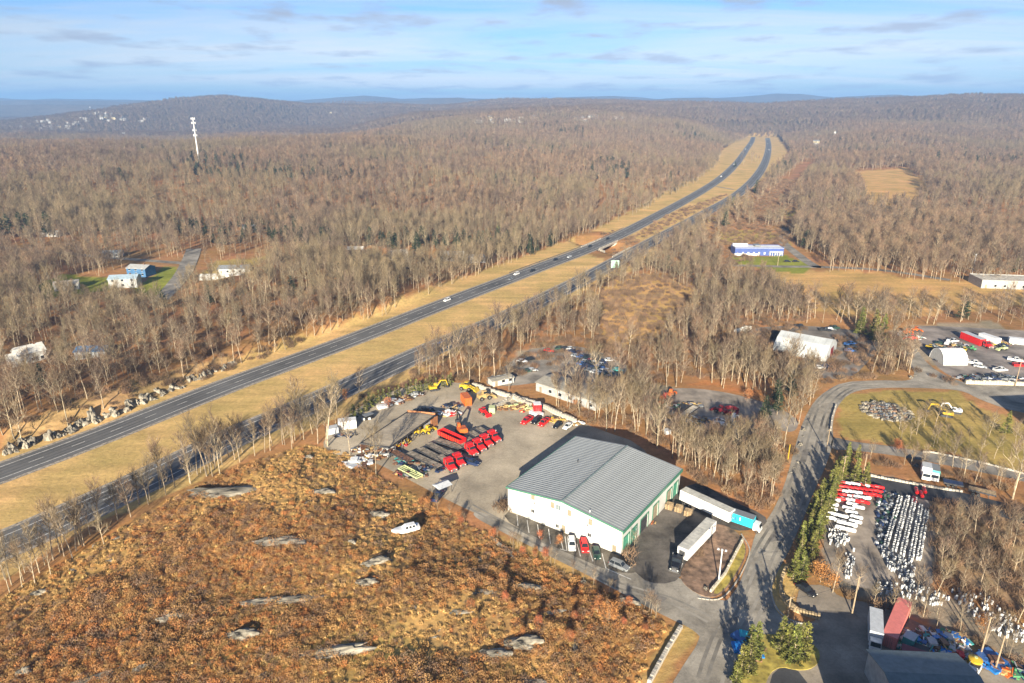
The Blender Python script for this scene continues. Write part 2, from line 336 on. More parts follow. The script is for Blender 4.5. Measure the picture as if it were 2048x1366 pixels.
def cover_color(x, y, z):
    ju = (fbm(x, y, 14, 3) - .5); jv = (fbm(x + 500, y - 300, 14, 3) - .5)
    u, v = proj(x, y, np.where(inpoly(x, y, KNOLL), 0, z)); k = np.clip((v - 212) / 400, .08, 1.2)
    far = sst(1200, 2600, y)[:, None]
    c = np.array(LITTER)[None, :] * (1 - far) + np.array(CANOPY)[None, :] * far
    c = c * (.75 + .5 * fbm(x, y, 60, 3))[:, None]
    uu = u + ju * 34 * k; vv = v + jv * 20 * k
    for P, col in COVER:
        msk = inpoly(uu, vv, P); c[msk] = np.array(col)
    kn = inpoly(x, y, KNOLL)
    if kn.any():
        a = sst(.4, .58, fbm(x, y, 26, 3))[:, None]; b = sst(.5, .68, fbm(x + 90, y + 40, 9, 3))[:, None]
        kc = c * (1 - a * .75) + np.array((.56, .36, .13)) * a * .75; kc = kc * (1 - b * .4) + np.array((.24, .13, .07)) * b * .4
        c = np.where(kn[:, None], kc, c)
    return np.clip(c, 0, 1)
ys = [-260.0]
while ys[-1] < 13500: ys.append(ys[-1] + (1.6 if 60 < ys[-1] < 260 else max(2.2, .011 * max(ys[-1], 0) + .3) if ys[-1] > 60 else 12))
ys = np.array(ys); tcol = np.linspace(-1.0, 1.0, 620)
Yg, Tg = np.meshgrid(ys, tcol, indexing='ij'); Xg = Tg * (Yg + 330 - 180 * sst(0, 1500, Yg)); Xf, Yf = Xg.ravel(), Yg.ravel()
Zf = height(Xf, Yf)
me = bpy.data.meshes.new('ground'); nr, nc = Yg.shape
idx = np.arange(nr * nc).reshape(nr, nc); q = np.stack([idx[:-1, :-1], idx[:-1, 1:], idx[1:, 1:], idx[1:, :-1]], -1).reshape(-1, 4)
me.vertices.add(nr * nc); me.vertices.foreach_set('co', np.stack([Xf, Yf, Zf], -1).ravel())
me.loops.add(q.size); me.loops.foreach_set('vertex_index', q.ravel()); me.polygons.add(len(q))
me.polygons.foreach_set('loop_start', np.arange(0, q.size, 4)); me.polygons.foreach_set('use_smooth', np.ones(len(q), bool)); me.update()
ca = me.color_attributes.new('cover', 'FLOAT_COLOR', 'POINT'); ca.data.foreach_set('color', np.concatenate([cover_color(Xf, Yf, Zf), np.ones((len(Xf), 1))], 1).ravel())
gm = bpy.data.materials.new('ground_cover'); gm.use_nodes = True; n, l = gm.node_tree.nodes, gm.node_tree.links
b = n['Principled BSDF']; b.inputs['Roughness'].default_value = .95; b.inputs['Specular IOR Level'].default_value = .1
at_ = nd(n, 'ShaderNodeAttribute', attribute_name='cover'); tc = nd(n, 'ShaderNodeTexCoord')
na = nd(n, 'ShaderNodeTexNoise', inp={'Scale': .045, 'Detail': 5, 'Roughness': .62}); nb = nd(n, 'ShaderNodeTexNoise', inp={'Scale': .7, 'Detail': 5, 'Roughness': .7})
mpp = nd(n, 'ShaderNodeMapping', inp={'Rotation': (0, 0, R(-37)), 'Scale': (.03, .16, 1)}); nc_ = nd(n, 'ShaderNodeTexNoise', inp={'Scale': 1.0, 'Detail': 6, 'Roughness': .65})
l.new(tc.outputs['Object'], mpp.inputs[0]); l.new(mpp.outputs[0], nc_.inputs['Vector'])
for x in (na, nb): l.new(tc.outputs['Object'], x.inputs['Vector'])
def mrange(src, a, b_, c, d): r = nd(n, 'ShaderNodeMapRange', inp={'From Min': a, 'From Max': b_, 'To Min': c, 'To Max': d}); l.new(src, r.inputs[0]); return r.outputs[0]
def mul(a, b_): r = nd(n, 'ShaderNodeMath', operation='MULTIPLY'); l.new(a, r.inputs[0]); l.new(b_, r.inputs[1]); return r.outputs[0]
val = mul(mul(mrange(na.outputs[0], .3, .7, .72, 1.22), mrange(nb.outputs[0], .3, .7, .78, 1.2)), mrange(nc_.outputs[0], .35, .65, .82, 1.15))
hs = nd(n, 'ShaderNodeHueSaturation'); l.new(at_.outputs['Color'], hs.inputs['Color']); l.new(val, hs.inputs['Value']); l.new(mrange(na.outputs[0], .3, .7, .515, .488), hs.inputs['Hue']); l.new(hs.outputs[0], b.inputs['Base Color'])
bp = nd(n, 'ShaderNodeBump', inp={'Strength': .5, 'Distance': .4}); l.new(nb.outputs[0], bp.inputs['Height']); l.new(bp.outputs[0], b.inputs['Normal'])
me.materials.append(gm); ground = bpy.data.objects.new('ground', me); COL.objects.link(ground); tag(ground, kind='structure')

# ------------------------------------------------------------------ sheets: roads, lots, verges
def asphalt(name, col, stain=.25, scale=.12, c2=None):
    if name in MATS: return MATS[name]
    m = mat(name, col, rough=.9, var=stain, scale=scale, detail=8, bump=.1, spec=.2)
    n, l = m.node_tree.nodes, m.node_tree.links; b = [x for x in n if x.type == 'BSDF_PRINCIPLED'][0]
    src = b.inputs['Base Color'].links[0].from_socket; tcx = [x for x in n if x.type == 'TEX_COORD'][0]
    n2 = nd(n, 'ShaderNodeTexNoise', inp={'Scale': 1.6, 'Detail': 6, 'Roughness': .75}); l.new(tcx.outputs['Object'], n2.inputs['Vector'])
    mr = nd(n, 'ShaderNodeMapRange', inp={'From Min': .3, 'From Max': .7, 'To Min': .8, 'To Max': 1.15}); l.new(n2.outputs[0], mr.inputs[0])
    wv = nd(n, 'ShaderNodeTexVoronoi', feature='DISTANCE_TO_EDGE', inp={'Scale': .11}); 
    dis = nd(n, 'ShaderNodeVectorMath', operation='ADD'); sc = nd(n, 'ShaderNodeVectorMath', operation='SCALE', inp={'Scale': 3.0}); l.new(n2.outputs[1], sc.inputs[0]); l.new(tcx.outputs['Object'], dis.inputs[0]); l.new(sc.outputs[0], dis.inputs[1]); l.new(dis.outputs[0], wv.inputs['Vector'])
    cr = nd(n, 'ShaderNodeMapRange', inp={'From Min': .0, 'From Max': .012, 'To Min': .72, 'To Max': 1.0}); l.new(wv.outputs[0], cr.inputs[0])
    mu = nd(n, 'ShaderNodeMath', operation='MULTIPLY'); l.new(mr.outputs[0], mu.inputs[0]); l.new(cr.outputs[0], mu.inputs[1])
    hv = nd(n, 'ShaderNodeHueSaturation'); l.new(src, hv.inputs['Color']); l.new(mu.outputs[0], hv.inputs['Value']); l.new(hv.outputs[0], b.inputs['Base Color']); return m
M_road = asphalt('road_asphalt', (.37, .33, .27)); M_hwy = asphalt('highway_asphalt', (.16, .155, .15), .15, .06); M_lot = asphalt('lot_gravel_asphalt', (.47, .395, .29), .2, .07)
M_park = asphalt('parking_asphalt', (.19, .165, .13), .35); M_yard = asphalt('yard_asphalt', (.16, .14, .12), .35); M_plaza = asphalt('plaza_asphalt', (.33, .28, .22), .2)
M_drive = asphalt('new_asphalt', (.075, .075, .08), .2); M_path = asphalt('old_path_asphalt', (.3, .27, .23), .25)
M_white = mat('road_paint', (.72, .7, .66), rough=.8, var=.2, scale=1); M_grass_isl = mat('verge_grass', (.42, .33, .07), rough=.95, var=.3, scale=.5, detail=8, bump=.4); M_mulch = mat('brown_mulch', (.27, .17, .11), rough=.95, var=.35, scale=.5, detail=8, bump=.4)
M_grav = mat('gravel_patch', (.38, .33, .27), rough=.95, var=.3, scale=1.2, bump=.3)
def rounded(pts, it=2):
    for _ in range(it):
        o = []
        for i in range(len(pts)):
            a, b = pts[i], pts[(i + 1) % len(pts)]; o += [(.75 * a[0] + .25 * b[0], .75 * a[1] + .25 * b[1]), (.25 * a[0] + .75 * b[0], .25 * a[1] + .75 * b[1])]
        pts = o
    return pts
def sheet(name, pts, m, z, kind='structure', rnd_it=2, thick=0.0):
    W = [flat(*p) for p in pts]; W = rounded(W, rnd_it) if rnd_it else W
    from mathutils.geometry import tessellate_polygon
    mb = MB(); V3 = [Vector((x, y, 0)) for x, y in W]; k = mb.mi(m); mb.v = [(x, y, z) for x, y in W]
    for t in tessellate_polygon([V3]):
        a, b_, c = [V3[i] for i in t]
        if (b_ - a).cross(c - a).z < 0: t = t[::-1]
        mb.f.append(tuple(t)); mb.m.append(k)
    if thick:
        for i in range(len(W)):
            (x1, y1), (x2, y2) = W[i - 1], W[i]; mb.poly([(x1, y1, z), (x2, y2, z), (x2, y2, z - thick), (x1, y1, z - thick)], m)
    o = bpy.data.objects.new(name, mb.mesh(name)); COL.objects.link(o); return tag(o, kind=kind)
def ribbon(name, line, w0, w1, z, m, parent=None, z_of=None):
    mb = MB(); P = [Vector((a, b)) for a, b in line]; prev = None; k = mb.mi(m)
    for i in range(len(P)):
        d = (P[min(i + 1, len(P) - 1)] - P[max(i - 1, 0)]).normalized(); nrm = Vector((-d.y, d.x))
        for ww in (w0, w1):
            q = P[i] + nrm * ww; zz = z + (float(height(np.array([q.x]), np.array([q.y]))[0]) if z_of else 0); mb.v.append((q.x, q.y, zz))
        if i: b = len(mb.v) - 4; mb.f.append((b, b + 1, b + 3, b + 2)); mb.m.append(k)
    me_ = mb.mesh(name); o = bpy.data.objects.new(name, me_); COL.objects.link(o); o.parent = parent; tag(o, kind='structure' if not parent else None); return o
def dashes(line, off, wd, ln, gap, z, m, until=1e9):
    mb = MB(); acc = 0; P = [Vector((a, b)) for a, b in line]; tot = 0
    cum = [0]
    for i in range(1, len(P)): cum.append(cum[-1] + (P[i] - P[i - 1]).length)
    def pt(s):
        i = int(np.searchsorted(cum, s)); i = min(max(i, 1), len(P) - 1); f = (s - cum[i - 1]) / (cum[i] - cum[i - 1]); d = (P[i] - P[i - 1]).normalized(); return P[i - 1].lerp(P[i], f), Vector((-d.y, d.x))
    s = 0
    while s + ln < min(cum[-1], until):
        a, na_ = pt(s); b2, nb_ = pt(s + ln)
        mb.poly([(*(a + na_ * (off - wd)), z), (*(b2 + nb_ * (off - wd)), z), (*(b2 + nb_ * (off + wd)), z), (*(a + na_ * (off + wd)), z)], m); s += ln + gap
    return mb
M_wear = mat('worn_asphalt', (.115, .112, .108), rough=.8, var=.3, scale=.05, detail=8); M_wear2 = mat('road_wear', (.30, .27, .225), rough=.85, var=.3, scale=.08, detail=8); M_patch = mat('asphalt_patch', (.2, .18, .155), rough=.9, var=.25, scale=.3, detail=8)
for nm, ln in (('highway_north_lanes', hwL), ('highway_south_lanes', hwR)):
    hw = ribbon(nm, ln, -6.2, 6.2, .04, M_hwy)
    mb = dashes(ln, 0, .1, 4, 8, .049, M_white); a = part('lane_dashes', mb, hw, kind='stuff')
    for off in (-2.75, -1.1, 1.1, 2.75): ribbon('wheel_track', ln, off - .32, off + .32, .0445, M_wear, hw)
    for off in (-3.9, 3.9): ribbon('edge_line', ln, off - .12, off + .12, .049, M_white, hw)
    ribbon('gravel_shoulder', ln, 6.2, 7.6, .03, M_grav, hw); ribbon('gravel_shoulder', ln, -7.6, -6.2, .03, M_grav, hw)
ROAD = [(1300, 1440), (1345, 1366), (1372, 1322), (1398, 1285), (1405, 1240), (1470, 1190), (1497, 1120), (1512, 1060), (1540, 1035), (1570, 970), (1588, 900), (1606, 840), (1636, 790), (1690, 764), (1760, 760), (1822, 763), (1832, 745), (1806, 712), (1800, 690), (1830, 690), (1850, 725), (1900, 758), (1960, 772), (2300, 775), (2300, 850), (2048, 830), (1960, 800), (1925, 780), (1850, 776), (1760, 775), (1702, 783), (1674, 812), (1664, 850), (1668, 880), (1655, 925), (1620, 1000), (1585, 1090), (1562, 1130), (1542, 1170), (1546, 1215), (1575, 1245), (1625, 1250), (1600, 1290), (1500, 1290), (1485, 1330), (1455, 1440)]
sheet('side_road', ROAD, M_road, .03)
sheet('equipment_lot', [(640, 885), (690, 830), (780, 780), (870, 762), (950, 768), (1075, 800), (1170, 850), (1320, 900), (1300, 1100), (1190, 1150), (1100, 1105), (1000, 1050), (890, 998), (800, 950), (750, 925), (700, 912), (660, 908)], M_lot, .026)
sheet('front_parking', [(1020, 1020), (1244, 1106), (1300, 1150), (1240, 1158), (1150, 1116), (1060, 1070), (1005, 1036)], M_park, .034, rnd_it=1)
sheet('driveway', [(960, 1020), (1060, 1070), (1150, 1114), (1240, 1150), (1300, 1140), (1375, 1160), (1420, 1200), (1450, 1200), (1470, 1210), (1410, 1290), (1392, 1262), (1345, 1240), (1290, 1212), (1190, 1158), (1110, 1118), (1000, 1062), (940, 1030)], M_road, .038)
sheet('loading_yard', [(1244, 1106), (1300, 1040), (1363, 975), (1400, 965), (1460, 1000), (1530, 1030), (1535, 1048), (1505, 1060), (1470, 1062), (1430, 1045), (1400, 1100), (1360, 1160), (1320, 1170), (1280, 1158)], M_yard, .042, rnd_it=1)
ISL = [(1425, 1048), (1455, 1052), (1482, 1072), (1494, 1095), (1488, 1125), (1462, 1170), (1438, 1193), (1412, 1196), (1380, 1180), (1358, 1157), (1368, 1130), (1395, 1095)]
isl = sheet('planted_island', ISL, M_mulch, .16, thick=.15)
sheet('verge_strip', [(1482, 1078), (1492, 1098), (1486, 1122), (1460, 1166), (1438, 1189), (1424, 1188), (1450, 1140)], M_grass_isl, .17, rnd_it=1)
sheet('corner_plaza', [(1600, 1170), (1655, 1170), (1680, 1196), (1740, 1206), (1830, 1240), (1940, 1300), (2060, 1350), (2200, 1440), (1455, 1440), (1480, 1330), (1560, 1250), (1625, 1248), (1640, 1225), (1590, 1215)], M_plaza, .034, rnd_it=1)
sheet('conifer_island', [(1488, 1300), (1510, 1272), (1560, 1268), (1635, 1290), (1642, 1325), (1610, 1345), (1545, 1330), (1520, 1400), (1460, 1400)], M_grass_isl, .17, thick=.15)
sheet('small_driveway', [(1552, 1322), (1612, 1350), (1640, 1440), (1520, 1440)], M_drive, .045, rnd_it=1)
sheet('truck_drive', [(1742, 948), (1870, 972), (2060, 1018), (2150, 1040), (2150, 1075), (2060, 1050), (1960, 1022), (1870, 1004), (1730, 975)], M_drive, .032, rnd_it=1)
sheet('park_lane', [(1665, 872), (1700, 883), (1790, 893), (1920, 916), (2048, 945), (2200, 985), (2200, 1005), (2048, 962), (1920, 936), (1800, 912), (1700, 900), (1660, 900)], M_path, .03)
sheet('tent_lot', [(1455, 668), (1500, 655), (1600, 650), (1720, 660), (1770, 690), (1740, 720), (1700, 760), (1630, 755), (1560, 740), (1620, 720), (1560, 700), (1480, 690)], mat('tent_lot_gravel', (.22, .19, .16), .9, var=.3, scale=.1), .02)
sheet('sales_lot', [(1850, 690), (1800, 650), (1960, 655), (2300, 680), (2300, 775), (1930, 768), (1870, 735)], mat('sales_lot_gravel', (.27, .23, .2), .9, var=.3, scale=.1), .02)
sheet('wooded_yard_drive', [(1330, 775), (1420, 778), (1520, 800), (1600, 835), (1590, 870), (1530, 850), (1490, 880), (1300, 860), (1300, 800)], mat('yard_gravel', (.33, .28, .23), .9, var=.3, scale=.1), .02)
sheet('car_yard', [(1035, 715), (1060, 697), (1140, 688), (1240, 712), (1262, 745), (1200, 765), (1100, 762), (1000, 775), (960, 765)], mat('car_yard_gravel', (.33, .29, .24), .9, var=.3, scale=.1), .02)
sheet('tank_yard', [(1660, 968), (1760, 955), (1880, 1000), (1860, 1140), (1870, 1180), (1700, 1180), (1640, 1120)], mat('tank_yard_dirt', (.34, .28, .22), .9, var=.3, scale=.15), .02)
ribbon('school_drive', smooth_line([flat(*p) for p in [(1560, 440), (1572, 460), (1565, 482), (1590, 505), (1625, 530), (1640, 534)]], 6), -3.5, 3.5, .05, M_path)
ribbon('cross_road', smooth_line([flat(*p) for p in [(1440, 530), (1560, 533), (1640, 534), (1760, 540), (1900, 560)]], 8), -3, 3, .05, M_path)
def lane_on_terrain(name, px, w): return ribbon(name, smooth_line([tuple(at(*p)[:2]) for p in px], 6), -w, w, .25, M_path, z_of=True)
lane_on_terrain('village_lane', [(318, 604), (345, 575), (368, 545), (382, 515), (388, 498)], 5.0)
lane_on_terrain('village_cross_lane', [(-60, 492), (60, 500), (200, 514), (300, 522), (380, 528)], 3.0)
ribbon('median_crossover', smooth_line([flat(*p) for p in [(1432, 373), (1468, 379)]], 8), -2.5, 2.5, .045, M_path)
RC = smooth_line([flat(*p) for p in [(1428, 1366), (1452, 1290), (1500, 1200), (1535, 1110), (1580, 1030), (1612, 940), (1628, 870), (1650, 810), (1694, 774), (1760, 768), (1850, 769)]], 4)
for off in (-2.9, -1.3, 1.3, 2.9): ribbon('road_wheel_track', RC, off - .35, off + .35, .0345, M_wear2)
DC = smooth_line([flat(*p) for p in [(940, 1012), (1040, 1066), (1140, 1118), (1240, 1172), (1340, 1200), (1420, 1240)]], 4)
for off in (-.9, .9): ribbon('drive_wheel_track', DC, off - .3, off + .3, .0425, M_wear2)
for k, P in enumerate(([(1455, 1240), (1478, 1232), (1470, 1262), (1445, 1270)], [(1548, 1062), (1562, 1060), (1556, 1082), (1541, 1084)], [(1606, 900), (1618, 898), (1612, 925), (1599, 926)], [(1300, 1185), (1335, 1196), (1325, 1205), (1292, 1194)])): sheet('asphalt_patch', P, M_patch, .047, rnd_it=0)
# parking stripes
mb = MB()
for a, c in [((1034, 1029), (1036, 1052)), ((1054, 1040), (1058, 1066)), ((1075, 1049), (1079, 1077)), ((1097, 1058), (1101, 1088)), ((1119, 1068), (1126, 1098)), ((1130, 1073), (1134, 1102)), ((1154, 1088), (1161, 1113)), ((1178, 1099), (1186, 1123)), ((1204, 1107), (1212, 1137)), ((1120, 1098), (1134, 1102)), ((1212, 1137), (1262, 1159))]:
    p, q_ = flat(*a), flat(*c); d = Vector((q_[0] - p[0], q_[1] - p[1])).normalized(); nn = Vector((-d.y, d.x)) * .09
    mb.poly([(p[0] - nn.x, p[1] - nn.y, .046), (q_[0] - nn.x, q_[1] - nn.y, .046), (q_[0] + nn.x, q_[1] + nn.y, .046), (p[0] + nn.x, p[1] + nn.y, .046)], M_white)
o = bpy.data.objects.new('parking_lines', mb.mesh('parking_lines')); COL.objects.link(o); tag(o, kind='structure')

# ------------------------------------------------------------------ trees: mesh variants (trunk mesh + crown mesh)
def np_mesh(name, V, Fs, mats, mi=None, smooth=False):
    me_ = bpy.data.meshes.new(name); V = np.array(V, dtype=np.float32); me_.vertices.add(len(V)); me_.vertices.foreach_set('co', V.ravel())
    lens = np.array([len(f) for f in Fs]); me_.loops.add(int(lens.sum())); me_.loops.foreach_set('vertex_index', np.concatenate([np.array(f) for f in Fs]))
    me_.polygons.add(len(Fs)); me_.polygons.foreach_set('loop_start', np.concatenate([[0], np.cumsum(lens)[:-1]]))
    if mi is not None: me_.polygons.foreach_set('material_index', np.array(mi))
    for m in mats: me_.materials.append(m)
    me_.update(calc_edges=True); me_.validate(); return me_
def limb(V, Fs, p, q, r0, r1, n=3):
    d = (q - p).normalized(); a = d.orthogonal().normalized(); c = d.cross(a); b = len(V)
    for P, r in ((p, r0), (q, r1)):
        for i in range(n):
            t = 6.2832 * i / n; v = P + (a * math.cos(t) + c * math.sin(t)) * r; V.append((v.x, v.y, v.z))
    for i in range(n): Fs.append((b + i, b + (i + 1) % n, b + n + (i + 1) % n, b + n + i))
def bare_tree(seed, hgt=16, spread=3.4, twigs=900, tw=.04, first=.35, lean=.04):
    r = random.Random(seed); V, Fs, TV, TF = [], [], [], []
    def rv(s): return Vector((r.uniform(-s, s), r.uniform(-s, s), r.uniform(-s, s)))
    pts = [Vector((0, 0, -.4))]; n = 7; d = Vector((r.uniform(-lean, lean), r.uniform(-lean, lean), 1))
    for i in range(n): d = (d + rv(.06)).normalized(); d.z = max(d.z, .9); pts.append(pts[-1] + d * hgt * .9 / n)
    r0 = hgt * .0125
    for i in range(n): limb(V, Fs, pts[i], pts[i + 1], r0 * (1 - i / n * .85), r0 * (1 - (i + 1) / n * .85), 5 if i < 4 else 4)
    tips = []
    def grow(p, dr, ln, rad, lv):
        segs = 3 if lv == 0 else 2; q0 = p; dd = dr.normalized()
        for k in range(segs):
            dd = (dd + rv(.18) + Vector((0, 0, .12))).normalized(); q1 = q0 + dd * ln / segs
            limb(V, Fs, q0, q1, rad * (1 - k / segs * .6), rad * (1 - (k + 1) / segs * .6), 3); tips.append((q0, q1, dd, lv))
            if lv < 2:
                for _ in range(2 if lv == 0 else 1):
                    a = rv(1); a = (a - a.dot(dd) * dd).normalized()
                    grow(q0.lerp(q1, r.uniform(.3, 1)), dd * .75 + a * .65 + Vector((0, 0, .25)), ln * r.uniform(.38, .6), rad * .55, lv + 1)
            q0 = q1
    nb = r.randint(9, 13)
    for i in range(nb):
        f = first + (1 - first) * (i + .5) / nb; k = min(int(f * n), n - 1); p = pts[k].lerp(pts[k + 1], f * n - k); az = i * 2.4 + r.uniform(-.5, .5)
        up = .55 + .9 * f; grow(p, Vector((math.cos(az), math.sin(az), up)), spread * (1.25 - .75 * (f - first)) * r.uniform(.75, 1.2), r0 * .5 * (1.1 - f * .6), 0)
    tips.append((pts[-2], pts[-1], Vector((0, 0, 1)), 1))
    wts = [1 + lv * 1.5 for *_, lv in tips]
    for (p, q, dd, lv) in r.choices(tips, wts, k=twigs):
        o = p.lerp(q, r.uniform(.1, 1.0)); v = (dd * r.uniform(.5, 1) + rv(.5) + Vector((0, 0, .55))).normalized() * r.uniform(.7, 2.3) * (hgt / 16); s = v.cross(rv(1)).normalized() * tw; b = len(TV)
        TV += [tuple(o - s), tuple(o + s), tuple(o + v)]; TF.append((b, b + 1, b + 2))
    return V, Fs, TV, TF
def conifer(seed, hgt=9, rad=2.0, needles=1500, size=.42, taper=1.0, base=.04, drop=.15):
    r = random.Random(seed); V, Fs, TV, TF = [], [], [], []
    limb(V, Fs, Vector((0, 0, -.3)), Vector((0, 0, hgt * .97)), hgt * .016, .02, 6)
    nl = int(hgt * 9)
    brs = []
    for i in range(nl):
        f = base + (1 - base) * (i + r.random()) / nl; az = r.uniform(0, 6.283); rr = rad * (1 - f) ** taper * r.uniform(.7, 1.12) + .1; brs.append((f * hgt, az, rr))
        p = Vector((0, 0, f * hgt)); limb(V, Fs, p, p + Vector((math.cos(az) * rr, math.sin(az) * rr, rr * drop)), .035, .01, 3)
    wts = [b_[2] + .15 for b_ in brs]
    for (z, az, rr) in r.choices(brs, wts, k=needles):
        t = r.random() ** .6; o = Vector((math.cos(az) * rr * t, math.sin(az) * rr * t, z + rr * drop * t + r.uniform(-.15, .15))); o += Vector((r.uniform(-1, 1), r.uniform(-1, 1), r.uniform(-.4, .4))) * .22 * (rad / 2)
        out = Vector((math.cos(az), math.sin(az), r.uniform(-.1, .7))); v = (out + Vector((r.uniform(-.7, .7), r.uniform(-.7, .7), r.uniform(-.3, .5)))).normalized() * size * r.uniform(.6, 1.4); s = v.cross(Vector((r.uniform(-1, 1), r.uniform(-1, 1), 1))).normalized() * size * .3; b = len(TV)
        TV += [tuple(o - s), tuple(o + s), tuple(o + v)]; TF.append((b, b + 1, b + 2))
    return V, Fs, TV, TF
def leafy(seed, hgt=6, rad=2.4, leaves=1500, size=.22):
    V, Fs, TV, TF = bare_tree(seed, hgt, rad * .75, 150, .03, .15); r = random.Random(seed + 99); cl = [(Vector((r.uniform(-1, 1), r.uniform(-1, 1), 0)) * rad * .65 + Vector((0, 0, hgt * r.uniform(.25, .95)))) for _ in range(22)]
    TV, TF = [], []
    for _ in range(leaves):
        c = r.choice(cl); k = 1.15 - .6 * c.z / hgt; o = Vector((c.x * k, c.y * k, c.z)) + Vector((r.gauss(0, 1), r.gauss(0, 1), r.gauss(0, .8))) * rad * .22; v = Vector((r.uniform(-1, 1), r.uniform(-1, 1), r.uniform(-1, 1))).normalized() * size; s = v.cross(Vector((r.uniform(-1, 1), r.uniform(-1, 1), 1))).normalized() * size * .5; b = len(TV)
        TV += [tuple(o - s), tuple(o + s), tuple(o + v)]; TF.append((b, b + 1, b + 2))
    return V, Fs, TV, TF
def tuft(seed, rad=.9, hgt=1.0, n=110, size=.28, up=.5, wd=.3):
    r = random.Random(seed); TV, TF = [], []
    for _ in range(n):
        a = r.uniform(0, 6.283); q = rad * math.sqrt(r.random()); o = Vector((math.cos(a) * q, math.sin(a) * q, hgt * r.random() * (1 - .6 * q / rad))); v = Vector((r.uniform(-1, 1), r.uniform(-1, 1), r.uniform(-.2, 1) + up)).normalized() * size * r.uniform(.6, 1.5); s = v.cross(Vector((r.uniform(-1, 1), r.uniform(-1, 1), .3))).normalized() * size * wd; b = len(TV)
        TV += [tuple(o - s), tuple(o + s), tuple(o + v)]; TF.append((b, b + 1, b + 2))
    return TV, TF
def tree_meshes(gen, mt, mc, nm):
    V, Fs, TV, TF = gen; a = np_mesh('trunk', V, Fs, [mt]); c = np_mesh('crown', TV, TF, [mc])
    j = np_mesh(nm, V + TV, Fs + [tuple(i + len(V) for i in f) for f in TF], [mt, mc], [0] * len(Fs) + [1] * len(TF)); return a, c, j
TW3 = (M_twig, M_twig_o, M_twig_p)
BARE = [tree_meshes(bare_tree(s, h_, sp_, 720, .021, fr_), M_bark, TW3[s % 3], 'bare_tree_mesh') for s, h_, sp_, fr_ in ((1, 16, 3.0, .4), (2, 15, 3.6, .32), (3, 17, 2.6, .5), (4, 14, 3.2, .3), (5, 16, 3.8, .42), (6, 13, 2.8, .35), (7, 17.5, 3.1, .48), (8, 15, 3.3, .38))]
MID = [tree_meshes(bare_tree(20 + s, h_, sp_, 480, .052, .35), M_bark, TW3[s % 3], 'm')[2] for s, h_, sp_ in ((1, 16, 3.4), (2, 15, 3.8), (3, 17, 3.0), (4, 14, 3.6), (5, 16, 4.0), (6, 15, 3.3))]
FAR = [tree_meshes(bare_tree(40 + s, 14, 4.6, 260, .19, .25), M_bark, M_twig2, 'f')[2] for s in range(5)]
CON = [tree_meshes(conifer(60 + s, 9, 2.0, 1700, .42), M_bark, M_needle, 'c') for s in range(4)]
PINE = [tree_meshes(conifer(70 + s, 13, 3.6, 1700, .6, .8, .12, .25), M_bark, M_needle_d, 'p') for s in range(3)]
CEDAR = [tree_meshes(conifer(80 + s, 4.6, 1.0, 800, .3, .7), M_bark, M_needle, 'a') for s in range(2)]
OAK = [tree_meshes(leafy(90 + s), M_bark, M_oak, 'o') for s in range(3)]
TUFT = []
for s in range(8):
    TV, TF = tuft(s, (.7, .9, .6, 1.0, .8, .6, .9, .7)[s], (.9, 1.2, .7, 1.1, .9, .7, 1.0, .7)[s], 150, .17); TUFT.append(np_mesh('brush', TV, TF, [(M_brush, M_brush_b, M_brush, M_brush_g, M_brush_y, M_brush_b, M_brush, M_brush_g)[s]]))
GRS = []
for s in range(3):
    TV, TF = tuft(30 + s, .9, .3, 90, .42, 1.6); GRS.append(np_mesh('tuft', TV, TF, [M_grassy]))
TWB = []
for s in range(3):
    TV, TF = tuft(50 + s, 1.4, 1.3, 150, 1.0, .9, .045); TWB.append(np_mesh('bush', TV, TF, [M_twig]))

